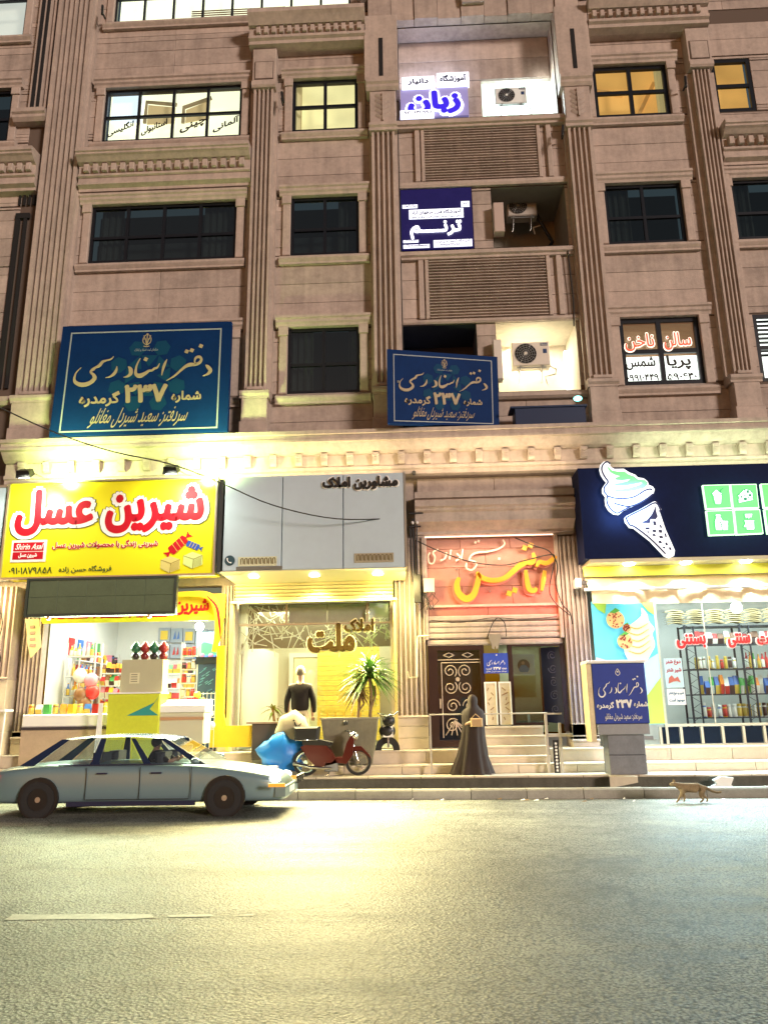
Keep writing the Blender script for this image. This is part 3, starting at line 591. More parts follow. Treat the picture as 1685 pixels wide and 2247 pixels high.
for t, a, b, c, d in (('شمس', 5.05, 5.74, 9.17, 9.5), ('پریا', 6.0, 6.56, 9.15, 9.52), ('۰۹۹۱۰۴۴۹', 5.05, 5.78, 8.9, 9.06), ('۵۹۰۶۴۰', 5.98, 6.66, 8.9, 9.06)):
    text_mb(t, a, b, c, d, 17.01, .006, bold=.03).build('sticker_lettering', CALG, w_)
w_ = window('E1', 2, 2, fw=.09, split=.5, casing=False); room(w_, 'E1', litmat('white_backlit', (1, .98, .9), 1.6, .05), .3)
q = MB()
for i in range(9): q.box(8.15, 10.1, 17.3, 17.32, 9.55+i*.11, 9.61+i*.11)
q.build('blind', mat('dark_slats', (.05, .05, .05), .6), w_)
# ---- balcony bay
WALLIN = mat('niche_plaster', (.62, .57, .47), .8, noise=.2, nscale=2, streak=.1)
def niche(key, y, depth, m=WALLIN, door=None):
    x0, x1, z0, z1 = REC[key]; q = MB()
    P = D.objects.new('niche', None); COL.objects.link(P); P.parent = bld; P.location = Vector(((x0+x1)/2, y, z0))-Vector(bld.location)
    x0 += .004; x1 -= .004; z0 += .004; z1 -= .004; y = 17.0
    q.add([(x0, y, z0), (x1, y, z0), (x1, y+depth, z0), (x0, y+depth, z0), (x0, y, z1), (x1, y, z1), (x1, y+depth, z1), (x0, y+depth, z1)],
          [(0, 1, 2, 3), (7, 6, 5, 4), (3, 2, 6, 7), (0, 3, 7, 4), (2, 1, 5, 6)]).build('niche_walls', m, P); return P
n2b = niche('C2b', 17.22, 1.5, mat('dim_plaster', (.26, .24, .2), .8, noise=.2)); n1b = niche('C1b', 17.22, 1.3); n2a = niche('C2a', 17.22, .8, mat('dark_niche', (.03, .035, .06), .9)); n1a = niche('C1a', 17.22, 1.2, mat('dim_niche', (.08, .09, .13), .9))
# upper double-height recess with a nested niche for its air conditioner
P = D.objects.new('niche', None); COL.objects.link(P); P.parent = bld; P.location = Vector((1.9, 17.2, 16.4))-Vector(bld.location)
q = MB(); x0, x1, z0, z1 = REC['C3']
q.add([(x0+.004, 16.99, z0+.004), (x1-.004, 16.99, z0+.004), (x1-.004, 17.6, z0+.004), (x0+.004, 17.6, z0+.004), (x0+.004, 16.99, z1-.004), (x1-.004, 16.99, z1-.004), (x1-.004, 17.6, z1-.004), (x0+.004, 17.6, z1-.004)], [(0, 1, 2, 3), (7, 6, 5, 4), (0, 3, 7, 4), (2, 1, 5, 6)])
for a, b, c, d in cells(x0, x1, z0, z1, [(2.1, 3.99, 16.4, 17.98)]): q.box(a, b, 17.5, 17.6, c, d)
q.build('niche_walls', STONE, P)
for r_ in range(3): MB().bev(x0+.01, 2.08, 17.47, 17.5, 17.99-(r_+1)*.525, 17.985-r_*.525, .006).build('stone_panel', STONE, P)
for r_ in range(2): MB().bev(x0+.01, 3.94, 17.46, 17.5, 18.0+r_*.66, 18.65+r_*.66, .006).build('stone_panel', STONE, P)
MB().add([(2.1, 17.6, 16.4), (3.97, 17.6, 16.4), (3.97, 18.9, 16.4), (2.1, 18.9, 16.4), (2.1, 17.6, 17.98), (3.97, 17.6, 17.98), (3.97, 18.9, 17.98), (2.1, 18.9, 17.98)], [(0, 1, 2, 3), (7, 6, 5, 4), (3, 2, 6, 7), (0, 3, 7, 4), (2, 1, 5, 6)]).build('inner_niche', mat('pale_plaster', (.7, .72, .66), .8, noise=.1), P)
moulding('ledge', -.18, 4.08, [(17.1, 16.02), (16.86, 16.02), (16.86, 16.08), (16.8, 16.1), (16.8, 16.22), (17.1, 16.23)])
moulding('ledge', -.18, 4.08, [(17.1, 12.24), (16.9, 12.24), (16.9, 12.3), (16.84, 12.33), (16.84, 12.43), (17.1, 12.44)])
moulding('ledge', -.18, 4.08, [(17.1, 14.3), (16.93, 14.3), (16.9, 14.36), (16.9, 14.44), (17.1, 14.46)])
moulding('ledge', -.18, 4.08, [(17.1, 10.5), (16.93, 10.5), (16.9, 10.54), (16.9, 10.6), (17.1, 10.62)])
moulding('ledge', -.18, 4.08, [(17.1, 8.5), (16.9, 8.5), (16.84, 8.55), (16.84, 8.64), (17.1, 8.65)])
for za, zb in ((14.48, 16.12), (10.64, 12.32)):
    L_ = D.objects.new('louvre_panel', None); COL.objects.link(L_); L_.parent = bld; L_.location = Vector((1.9, 16.95, za))-Vector(bld.location)
    MB().box(.5, 3.34, 16.975, 16.996, za, zb).build('backing', JOINT, L_)
    n = 21; h = (zb-za)/n
    for i in range(n): MB().prof(.5, 3.34, [(16.978, za+i*h+.008), (16.915, za+i*h+.02), (16.915, za+i*h+.04), (16.978, za+(i+1)*h-.004)]).build('slat', STONE, L_)
    for a in (.25, .41, 3.36, 3.6): MB().bev(a, a+.09+(.04 if a in (.25, 3.6) else 0), 16.92, 16.998, za, zb, .012).build('side_strip', STONE2, L_)

CURT = mat('dim_curtain', (.10, .09, .085), .9, noise=.3, nscale=4)
for k, (a, b) in (('B1', (-2.9, -2.35)), ('B1', (-1.5, -1.22)), ('B2', (-1.75, -1.22)), ('D2', (4.95, 5.6)), ('A2', (-7.9, -7.3)), ('A2', (-5.2, -4.4)), ('E2', (8.1, 8.6)), ('B3', (-2.9, -2.72)), ('D3', (6.6, 6.82))):
    x0, x1, z0, z1 = W[k]; lit = k in ('B3', 'D3'); P = thing('curtain', 'x', 'curtain', (a, 17.3, z0)); vs = []; fs = []
    P['label'] = '%s curtain hanging behind the %s window' % ('pale' if lit else 'dim grey', {'B1': ('lowest', 'lowest')[0]+' narrow dark', 'B2': 'middle narrow dark', 'D2': 'middle right dark', 'A2': 'wide dark', 'E2': 'far right dark', 'B3': 'yellow lit', 'D3': 'orange lit'}[k]) + (' at its right side' if (a+b)/2 > (x0+x1)/2 else ' at its left side'); P['category'] = 'curtain'
    n = 36
    for i in range(n+1): xx = a+(b-a)*i/n; yy = 17.27+.03*sin(xx*38)+.012*sin(xx*91); vs += [(xx, yy, z0-.05), (xx+.01, yy, z1+.5)]
    for i in range(n): fs.append((2*i, 2*i+2, 2*i+3, 2*i+1))
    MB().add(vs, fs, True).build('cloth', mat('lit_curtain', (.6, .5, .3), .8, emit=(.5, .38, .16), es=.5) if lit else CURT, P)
# ================================================================== signs on the upper facade
def board(P, quad, th, m, name='board'):
    # quad: TL, TR, BR, BL in world; th: thickness towards +y
    v = [tuple(q) for q in quad]; b = [(a, c+th, d) for a, c, d in v]
    return MB().add(v+b, [(3, 2, 1, 0), (4, 5, 6, 7), (0, 1, 5, 4), (1, 2, 6, 5), (2, 3, 7, 6), (3, 0, 4, 7)]).build(name, m, P)
def onquad(quad, off):
    tl, tr, br, bl = [Vector(q) for q in quad]
    n = Vector((0, -1, 0)).normalized() if abs(tl.y-tr.y) < 1e-3 else (tr-tl).cross(bl-tl).normalized()
    if n.y > 0: n = -n
    def f(u, v, d=0):
        a = bl.lerp(br, u); b = tl.lerp(tr, u); p = a.lerp(b, v); return p+n*(off+d)
    return f
def notary(label, quad, th, frame=True, ornament=True, crop=False, board_m=NAVY, txt=GOLD, group='blue notary office signs'):
    tl, tr, br, bl = quad
    P = thing('notary_sign', label, 'sign', ((tl[0]+tr[0])/2, tl[1], bl[2]), group)
    board(P, quad, th, board_m)
    f = onquad(quad, .006); W_ = (Vector(tr)-Vector(tl)).length; H_ = (Vector(tl)-Vector(bl)).length; asp = W_/H_
    U0, U1 = (0, 1) if not crop else (.035, 1.03)
    def flat(mb, name, m, d=0.0):
        # mb is drawn in (u*asp, y, v) space with y in [-1, 0] as depth fraction
        mb.v = [tuple(f((a/asp), c, -b+d)) for a, b, c in mb.v]; return mb.build(name, m, P)
    s = asp
    if frame:
        q = MB(); t = .012
        for a, b, c, d in ((.055, .945, .925, .925+t), (.055, .945, .03, .03+t)): q.box(a*s, b*s, -.004, 0, c, d)
        for a in (.055, .945-t/s): q.box(a*s, a*s+t, -.0045, 0, .03, .925+t)
        flat(q, 'border', mat('pale_border', (.28, .33, .36), .5))
    if ornament:
        q = MB(); q2 = MB()
        for k in range(8):
            a = pi/8+k*pi/4; cx_, cz = .53*s+.27*cos(a), .52+.27*sin(a)
            q.poly([(cx_+.075*cos(a+j*pi/3), cz+.075*sin(a+j*pi/3)) for j in range(6)], -.001-.0002*k, 0)
            q.poly([(.53*s+.2*cos(a), .52+.2*sin(a)), (.53*s+.08*cos(a+.35), .52+.08*sin(a+.35)), (.53*s+.2*cos(a+.75), .52+.2*sin(a+.75))], -.0014-.0002*k, 0)
        flat(q, 'rosette_print', TEAL)
    sx = lambda u: (U0+u*(U1-U0))*s
    q = MB(); wm = s
    for st in TR['NST']: stroke(q, [[sx(a), b, w*s] for a, b, w in st], -.012, 0)
    for a, b in TR['NSD']: diamond(q, sx(a), b, .018*s*.82, -.012, 0, .35)
    flat(q, 'calligraphy', txt)
    flat(text_mb('۲۳۷', sx(.405), sx(.65), .275, .44, 0, .012, bold=.045), 'number', txt)
    flat(text_mb('شماره', sx(.676), sx(.845), .265, .37, 0, .012, bold=.03), 'lettering', txt)
    flat(text_mb('گرمدره', sx(.15), sx(.38), .25, .385, 0, .012, bold=.03), 'lettering', txt)
    q = text_mb('سردفتر: سعید شیردل مغانلو', sx(.22), sx(.76), .06, .235, 0, .008, bold=.0)
    flat(q.xf(lambda a, b, c: (a+(c-.1)*.35, b, c)), 'name_line', txt)
    # little scales emblem
    q = MB(); ex = sx(.51); ez = .845
    for sg in (-1, 1):
        stroke(q, [(ex, ez-.045), (ex+sg*.03, ez-.02), (ex+sg*.033, ez+.02), (ex+sg*.012, ez+.05)], -.006, 0, w=.006)
        stroke(q, [(ex, ez-.05), (ex+sg*.012, ez), (ex+sg*.03, ez+.045)], -.0065, 0, w=.006); stroke(q, [(ex+sg*.008, ez+.01), (ex+sg*.028, ez+.012)], -.007, 0, w=.005)
    stroke(q, [(ex, ez-.05), (ex, ez+.05)], -.0075, 0, w=.007); diamond(q, ex, ez+.055, .012, -.006, 0)
    stroke(q, [(ex-.025, ez-.055), (ex, ez-.06), (ex+.025, ez-.055)], -.006, 0, w=.007)
    flat(q, 'emblem', txt)
    if ornament: flat(text_mb('سازمان ثبت اسناد و املاک', ex-.1, ex+.1, ez-.105, ez-.075, 0, .004), 'small_print', MATS['pale_border'])
    return P
NAVYD = mat('deep_navy_side', (.008, .022, .07), .5)
BS = notary('large dark blue notary board leaning on the cornice at the left', [(-8.12, 16.2, 10.38), (-4.13, 16.2, 10.36), (-4.13, 16.2, 7.64), (-8.2, 16.2, 7.64)], .14)
SSg = notary('smaller tilted dark blue notary board standing under the louvres', [(-.52, 15.95, 9.40), (2.02, 16.62, 9.44), (1.98, 16.62, 7.72), (-.53, 15.95, 7.62)], .12)
for x_ in (-.3, 1.8): MB().box(x_, x_+.05, 16.0 if x_ < 0 else 16.65, 17.0, 8.6, 8.65).build('bracket', STEEL, SSg)
# ---- lit language-school sign
BL = mat('blue_led_letter', (.02, .01, .3), .4, emit=(.05, .02, .9), es=.55); WG = mat('white_glow_board', (.8, .82, .9), .5, emit=(.82, .86, 1), es=.95)
LAV = mat('lavender_board', (.3, .28, .5), .4, emit=(.25, .24, .6), es=.3)
DOT = mat('led_dots', (1, 1, 1), .5, emit=(1, 1, 1), es=4)
P = thing('language_school_sign', 'lit white and purple language school sign high on the balcony', 'sign', (.8, 17.0, 16.42))
MB().box(-.08, 1.68, 16.94, 17.04, 16.42, 17.3).build('board', LAV, P)
for a, b, c, d in ((-.04, .82, 17.28, 17.64), (.88, 1.72, 17.3, 17.72), (-.1, .78, 16.4, 16.6)): MB().bev(a, b, 16.86, 16.98, c, d, .02).build('plate', WG, P)
INK = mat('dark_blue_ink', (.01, .01, .06), .5)
text_mb('دانیار', .12, .66, 17.36, 17.56, 16.86, .006, bold=.04).build('lettering', INK, P); text_mb('آموزشگاه', .96, 1.64, 17.38, 17.64, 16.86, .006, bold=.04).build('lettering', INK, P)
text_mb('۰۹۳۰ ۶۴۱ ۹۹۱۱', -.04, .72, 16.45, 16.55, 16.86, .004, bold=.02, rtl=False).build('phone_number', INK, P)
text_mb('زبان', .02, 1.56, 16.38, 17.24, 16.92, .02, bold=.13).build('letter_halo', WG, P)
text_mb('زبان', .1, 1.48, 16.46, 17.17, 16.895, .02, bold=.06).build('big_word', BL, P)
# ---- beauty school sign
P = thing('beauty_school_sign', 'blue and black lit training school sign one floor below the language school', 'sign', (.75, 17.0, 12.56))
DKB = mat('dark_blue_board', (.01, .008, .05), .35, emit=(.008, .005, .10), es=.35, noise=.6, nscale=3)
MB().box(-.14, 1.64, 16.97, 17.08, 12.57, 14.28).build('board', DKB, P)
for a, b, c, d in ((.06, 1.42, 13.42, 13.69), (.65, 1.6, 12.6, 12.8), (-.1, .28, 13.74, 13.84), (1.37, 1.58, 13.72, 13.88), (-.1, .28, 12.76, 12.83), (-.1, .55, 12.6, 12.7)): MB().bev(a, b, 16.94, 16.99, c, d, .02).build('plate', WG, P)
text_mb('ترنــــم', .08, 1.36, 12.84, 13.33, 16.95, .02, bold=.03).build('big_word', mat('white_letters', (.9, .9, 1), .5, emit=(.9, .92, 1), es=1.5), P)
for t, a, b, c, d in (('آموزشگاه فنی حرفه‌ای آزاد', .12, 1.36, 13.52, 13.65), ('دارای مجوز از سازمان آموزش فنی و حرفه ای کشور', .12, 1.36, 13.42, 13.5), ('آموزشگاه آرایش و پیرایش', .7, 1.55, 12.7, 12.78), ('۰۹۱۹۵۷۴۴۸۹۸', .8, 1.3, 12.62, 12.68), ('ویژه بانوان', -.07, .25, 13.76, 13.82), ('ترنم', 1.42, 1.53, 13.76, 13.84), ('مدیریت', -.05, .23, 12.78, 12.815)):
    text_mb(t.replace('\u200c', ''), a, b, c, d, 16.94, .005, bold=.03).build('lettering', INK, P)
text_mb('TaranomBeauty', -.02, .5, 12.62, 12.68, 16.94, .005, bold=.03, rtl=False).build('lettering', INK, P)
# ---- air conditioners
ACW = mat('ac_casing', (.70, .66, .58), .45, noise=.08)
def aircon(label, x, y, z, w, h, brand='', legs=True, pipes=True, m=ACW, fx=.36):
    P = thing('air_conditioner', label, 'air conditioner', (x, y, z), 'outdoor air conditioning units on the balconies')
    q = MB(); q.bev(x-w/2, x+w/2, y-.32, y, z, z+h, .025); q.box(x+w*.22, x+w*.225, y-.322, y-.3, z+.02, z+h-.02); q.build('casing', m, P)
    cx_, cz = x-w/2+w*fx, z+h*.5; r = h*.42
    MB().disc((cx_, cz), r, y-.324, y-.30, 28).build('fan_recess', BLACK, P)
    q = MB()
    for k in range(1, 6): q.disc((cx_, cz), r*k/5, y-.335, y-.326, 28, r*k/5-.006)
    for k in range(16):
        a = k*pi/8; q.box(-.003, .003, y-.334, y-.327, .05, r).xf(lambda p, q_, s: (p, q_, s)) if False else q.tube([(cx_+.04*cos(a), y-.332, cz+.04*sin(a)), (cx_+r*cos(a+.25), y-.332, cz+r*sin(a+.25))], .0035, 4)
    q.build('fan_grille', STEEL, P); MB().disc((cx_, cz), h*.06, y-.345, y-.33, 14).build('hub', m, P)
    MB().box(x+w*.26, x+w*.45, y-.326, y-.318, z+h*.82, z+h*.93).build('badge', mat('badge_blue', (.03, .07, .15), .4), P)
    if brand: text_mb(brand, x+w*.27, x+w*.44, z+h*.845, z+h*.905, y-.326, .003, bold=.02, rtl=False).build('lettering', WHITE, P); MB().box(x+w*.32, x+w*.42, y-.326, y-.318, z+h*.5, z+h*.68).build('energy_label', mat('label_blue', (.02, .05, .15), .4), P)
    if legs:
        q = MB()
        for s in (-.3, .3): q.tube([(x+s*w, y-.25, z), (x+s*w-.03, y-.25, z-.38), (x+s*w-.06, y-.25, z-.42)], .014, 6); q.box(x+s*w-.02, x+s*w+.02, y-.33, y+.02, z-.03, z)
        q.box(x-w*.4, x+w*.4, y-.3, y-.26, z-.06, z-.03); q.build('bracket', STEEL, P)
    if pipes:
        MB().tube([(x+w*.48, y-.1, z+.1), (x+w*.7, y-.05, z), (x+w*.68, y, z-.1), (x+w*.4, y, z-.16), (x+w*.45, y, z-.36)], .02, 6).build('pipe', WHITE, P)
    return P
aircon('white air conditioner in the brightly lit lowest balcony, fan grille facing out', 2.9, 17.55, 9.48, .9, .62, brand='Hisense')
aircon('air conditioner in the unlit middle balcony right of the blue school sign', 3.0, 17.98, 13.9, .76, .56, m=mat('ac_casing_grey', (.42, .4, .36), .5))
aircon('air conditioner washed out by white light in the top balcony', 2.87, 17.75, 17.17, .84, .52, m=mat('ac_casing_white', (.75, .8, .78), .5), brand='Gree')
one(MB().bev(2.14, 2.39, 16.75, 17.0, 12.84, 13.66, .015), 'duct_box', mat('beige_box', (.5, .4, .35), .6), 'beige upright box fixed beside the middle balcony air conditioner', 'box')
one(MB().tube([(3.35, 17.9, 14.2), (3.6, 17.9, 13.6), (3.75, 17.85, 13.2), (3.55, 17.8, 12.9), (3.5, 17.8, 12.6)], .05, 8), 'coiled_pipe', BLACK, 'black insulated pipe hanging beside the middle air conditioner', 'pipe')
one(MB().bev(1.95, 2.15, 16.75, 17.0, 8.95, 9.95, .015), 'side_case', ACW, 'narrow pale case at the left edge of the lit lowest balcony', 'box')
one(MB().box(3.86, 3.95, 18.0, 18.1, 8.8, 10.2), 'tube_lamp', mat('tube_lamp', (1, 1, 1), .5, emit=(.95, 1, .95), es=3), 'white strip lamp at the right wall of the lowest balcony', 'lamp')
P = thing('dark_planter_box', 'dark navy box sitting on the cornice beneath the lowest balcony', 'box', (3.1, 16.45, 7.62))
MB().bev(2.3, 3.86, 16.3, 16.75, 7.62, 8.02, .01).build('box_body', NAVYD, P); MB().box(2.2, 3.9, 16.27, 16.75, 8.022, 8.06).build('lid', NAVYD, P)
one(MB().sphere((3.7, 16.25, 8.19), .075, sq=(1.3, 1, .8)), 'indicator_lamp', mat('cyan_lamp', (.3, .9, .9), .4, emit=(.25, 1, .9), es=2.2), 'small glowing cyan lamp above the dark box on the cornice', 'lamp')
light('AREA', 'balcony_light_low', (2.9, 17.9, 10.44), 42, (1, .93, .72), to=(2.9, 17.9, 8), size=.8)
light('AREA', 'balcony_light_top', (3.1, 18.2, 17.9), 110, (.75, .92, 1), to=(3.1, 18.2, 16), size=.8)
light('AREA', 'school_sign_glow', (.8, 17.1, 17.8), 13, (.7, .75, 1), to=(.8, 17.6, 19.4), size=1.5, size_y=.2)
light('AREA', 'school_sign_spill', (.2, 17.1, 16.6), 14, (.30, .2, 1), to=(.0, 16.7, 14), size=.8, size_y=.2)
light('POINT', 'balcony_edge_light', (3.7, 17.2, 17.9), 5, (1, .95, .85), size=.1)
# ---- cables
CAB = mat('black_cable', (.015, .013, .012), .6)
def cable(label, pts, r, m=CAB, k=5): return one(MB().tube([tuple(p) for p in smooth_pts([list(p) for p in pts], k)], r, 6), 'cable', m, label, 'cable')
cable('long black cable sagging across the shop signs from the upper left', [(-8.6, 12.2, 7.5), (-7.56, 13.0, 7.03), (-6.69, 13.6, 6.70), (-5.82, 14.1, 6.49), (-4.84, 14.6, 6.37), (-3.96, 15.0, 6.09), (-2.91, 15.4, 5.68), (-1.61, 15.7, 5.43), (-.23, 16.2, 5.54)], .013)
cable('black cable drooping across the gold calligraphy over the entrance', [(.02, 16.6, 5.13), (.49, 16.6, 4.89), (1.17, 16.6, 4.63), (1.86, 16.6, 4.53), (2.35, 16.6, 4.62), (2.85, 16.6, 4.73), (3.01, 16.6, 4.66), (2.85, 16.6, 4.02), (2.93, 16.6, 3.72), (3.24, 16.6, 3.42)], .013)
cable('second black cable looping down the right side of the entrance wall', [(2.19, 16.65, 5.14), (2.58, 16.65, 4.96), (2.91, 16.65, 4.82), (3.06, 16.65, 4.51), (3.0, 16.65, 4.1), (3.1, 16.65, 3.68), (3.25, 16.65, 3.48), (3.29, 16.65, 3.24)], .013)
cable('thin black wire running level under the red stone panel', [(.3, 16.78, 3.4), (.9, 16.78, 3.33), (1.6, 16.78, 3.42), (2.3, 16.78, 3.38), (3.0, 16.78, 3.42)], .008)
cable('dark wire arching above the tooth shaped sign', [(1.5, 16.8, 3.02), (1.62, 16.8, 3.3), (1.75, 16.8, 3.42), (1.88, 16.8, 3.3), (1.9, 16.8, 3.02)], .01)
cable('loose dark wire hanging on the left pilaster of the sweet shop', [(-9.15, 16.55, 3.9), (-9.0, 16.55, 3.5), (-9.05, 16.55, 3.0), (-8.95, 16.55, 2.7), (-9.1, 16.55, 2.5)], .012)
q = MB(); random.seed(9)
for i in range(9):
    a = .15+random.random()*.3; q.tube([(a, 16.68, 4.12), (a+random.uniform(-.15, .15), 16.66, 3.95), (a+random.uniform(-.1, .2), 16.67, 3.8), (a+random.uniform(-.1, .1), 16.66, 3.6)], .008, 4)
one(q, 'wire_bundle', CAB, 'tangle of thin wires under the junction box left of the entrance', 'wires')
P = thing('junction_box', 'grey junction box with tangled wires left of the gold calligraphy', 'junction box', (.27, 16.72, 3.98))
MB().bev(.16, .4, 16.6, 16.72, 3.98, 4.28, .012).build('box_body', mat('box_beige', (.55, .5, .42), .6), P); MB().tube([(.2, 16.66, 3.98), (.2, 16.66, 3.9)], .02, 6).build('gland', BLACK, P)
P = thing('cable_post', 'vertical bundle of black cables with white insulators between the grey sign and entrance', 'cable post', (.02, 16.55, 3.8))
q = MB(); q.box(-.05, .0, 16.53, 16.57, 3.85, 5.6); q.tube([(.05, 16.55, 5.5), (.04, 16.55, 4.3), (.06, 16.55, 3.9)], .018, 6); q.tube([(-.09, 16.55, 5.4), (-.07, 16.55, 4.2)], .014, 6); q.build('post', BLACK, P)
MB().box(-.04, .1, 16.48, 16.6, 3.75, 4.35).build('sleeve', BLACK, P)
q = MB(); q.sphere((-.04, 16.5, 5.5), .035); q.sphere((.06, 16.5, 5.5), .035); q.build('insulator', WHITE, P)
q = MB(); q.box(-.12, .14, 16.5, 16.53, 5.4, 5.43); q.box(-.1, .2, 16.5, 16.53, 5.7, 5.73); q.build('crossbar', BLACK, P)
P = thing('security_camera', 'small dark camera on the wall at the corner of the grey sign', 'camera', (.02, 16.6, 6.6))
MB().tube([(.02, 16.4, 6.62), (.02, 16.62, 6.66)], .045, 8).build('camera_body', BLACK, P); MB().box(.0, .04, 16.6, 16.9, 6.66, 6.69).build('arm', BLACK, P)
# ================================================================== shop signs at street level
# ---- yellow sweet shop sign
YEL = mat('yellow_sign_face', (.86, .80, .015), .32, spec=.5); RDP = mat('red_print', (.50, .008, .02), .5, spec=.2); WHP = mat('white_print', (.9, .9, .86), .4); GRP = mat('green_print', (.03, .09, .03), .4)
P = thing('sweet_shop_sign', 'big yellow sweet shop sign with red lettering and wrapped candies', 'sign', (-6.5, 16.3, 4.38))
MB().box(-8.79, -4.25, 15.92, 16.5, 4.38, 6.45).build('board', YEL, P)
q = MB(); t = .035
q.box(-8.83, -4.21, 15.87, 15.98, 6.45, 6.49); q.box(-8.83, -4.21, 15.87, 15.98, 4.33, 4.37); q.box(-8.83, -8.79, 15.87, 15.98, 4.371, 6.449); q.box(-4.25, -4.21, 15.87, 15.98, 4.371, 6.449); q.build('frame', STEEL, P)
for t, x0, x1, z0, z1 in (('عسل', -8.6, -6.9, 5.27, 6.3), ('شیرین', -6.62, -4.5, 5.28, 6.3)):
    for off, mm, g, y in ((.145, GRP, .115, 15.914), (.13, WHP, .095, 15.909), (.045, RDP, .0, 15.90)):
        text_mb(t, x0-g, x1+g, z0-g, z1+g, y, .01, bold=off, res=3).build('shop_name', mm, P)
for bo, mm, y in ((.08, WHP, 15.915), (.03, RDP, 15.908)):
    text_mb('شیرینی زندگی با محصولات شیرین عسل', -7.74, -5.45, 4.95, 5.14, y, .008, bold=bo).build('slogan', mm, P)
text_mb('فروشگاه حسن زاده', -7.55, -6.42, 4.44, 4.6, 15.915, .008, bold=.01).build('owner_line', GRP, P)
text_mb('۰۹۱۰۱۸۷۹۸۵۸', -8.63, -7.7, 4.45, 4.59, 15.915, .008, bold=.01, rtl=False).build('phone_number', GRP, P)
MB().bev(-8.63, -7.86, 15.905, 15.915, 4.7, 5.18, .004).build('logo_frame', WHP, P)
for a, b in ((4.76, 4.92), (4.94, 5.13)): MB().box(-8.58, -7.92, 15.898, 15.904, a, b).build('logo_block', RDP, P)
text_mb('Shirin Asal', -8.54, -7.96, 4.97, 5.1, 15.897, .004, bold=.01, rtl=False, shear=.3).build('logo_lettering', WHP, P)
text_mb('شیرین عسل', -8.45, -8.05, 4.785, 4.9, 15.897, .004, bold=.04).build('logo_lettering', WHP, P)
def candy(x, z, m, r, ang, name='candy_print'):
    q = MB(); c, s = cos(ang), sin(ang)
    R_ = lambda a, b: (x+a*c-b*s, z+a*s+b*c)
    q.poly([R_(*p) for p in ((-r, -.5*r), (r, -.5*r), (1.15*r, 0), (r, .5*r), (-r, .5*r), (-1.15*r, 0))], 15.904, 15.915)
    for sg in (-1, 1): q.poly([R_(*p) for p in ((sg*1.1*r, 0), (sg*1.7*r, .45*r), (sg*1.6*r, 0), (sg*1.75*r, -.4*r))], 15.906, 15.916)
    q.build(name, m, P)
    q = MB()
    for k in (-.5, 0, .5): stroke(q, [R_(k*r, -.5*r), R_(k*r+.1*r, .5*r)], 15.90, 15.905, w=.012)
    q.build(name, mat('gold_line', (.7, .5, .1), .4), P)
candy(-5.02, 5.0, RDP, .2, .75); candy(-4.7, 4.98, mat('blue_print', (.02, .1, .5), .4), .13, -.4)
WAF = mat('wafer_print', (.72, .62, .2), .5); WAL = mat('pale_wafer_print', (.7, .85, .3), .5); WAD = mat('wafer_line', (.3, .22, .03), .5)
for (x_, z_, mm) in ((-5.2, 4.5, WAF), (-4.72, 4.58, WAL)):
    q = MB(); q.poly([(x_-.17, z_), (x_+.02, z_-.1), (x_+.24, z_-.02), (x_+.24, z_+.18), (x_+.02, z_+.26), (x_-.17, z_+.18)], 15.903, 15.914); q.build('wafer_print', mm, P)
    q = MB(); stroke(q, [(x_-.17, z_+.18), (x_+.05, z_+.1), (x_+.24, z_+.18)], 15.899, 15.904, w=.012, k=1); stroke(q, [(x_+.05, z_+.1), (x_+.04, z_-.1)], 15.898, 15.904, w=.012)
    for k in range(8): stroke(q, [(x_+.07+k*.02, z_+.09+k*.008), (x_+.07+k*.02, z_-.07+k*.006)], 15.9, 15.904, w=.005)
    q.build('wafer_lines', WAD, P)
# floodlights on arms
for x_, lab in ((-8.17, 'left of two floodlights on arms above the yellow sign'), (-5.05, 'right of two floodlights on arms above the yellow sign')):
    P = thing('floodlight', lab, 'floodlight', (x_, 15.3, 6.4), 'floodlights lighting the yellow sign')
    MB().add([(x_-.16, 15.22, 6.36), (x_+.16, 15.22, 6.36), (x_+.16, 15.4, 6.5), (x_-.16, 15.4, 6.5), (x_-.13, 15.16, 6.5), (x_+.13, 15.16, 6.5), (x_+.13, 15.34, 6.6), (x_-.13, 15.34, 6.6)],
      [(0, 1, 2, 3)[::-1], (4, 5, 6, 7), (0, 1, 5, 4), (1, 2, 6, 5), (2, 3, 7, 6), (3, 0, 4, 7)]).build('housing', BLACK, P)
    MB().add([(x_-.12, 15.38, 6.355+.11), (x_+.12, 15.38, 6.465), (x_+.12, 15.26, 6.375), (x_-.12, 15.26, 6.375)], [(0, 1, 2, 3)]).xf(lambda a, b, c: (a, b+.004, c-.006)).build('lens', mat('flood_lens', (1, 1, 1), .4, emit=(.95, 1, .85), es=14), P)
    MB().tube([(x_, 15.3, 6.58), (x_+.08, 15.7, 6.56), (x_+.3, 16.1, 6.5)], .014, 6).build('arm', STEEL, P)
    light('SPOT', 'floodlight_beam', (x_, 15.05, 6.25), 95, (.96, 1, .80), to=(x_+.1, 16.6, 5.2), size=.08, spot=150, blend=.8)
    light('SPOT', 'floodlight_upspill', (x_+.5, 15.45, 6.56), 520, (.74, 1, .32), to=(x_+.7, 16.8, 7.4), size=.1, spot=140, blend=1)
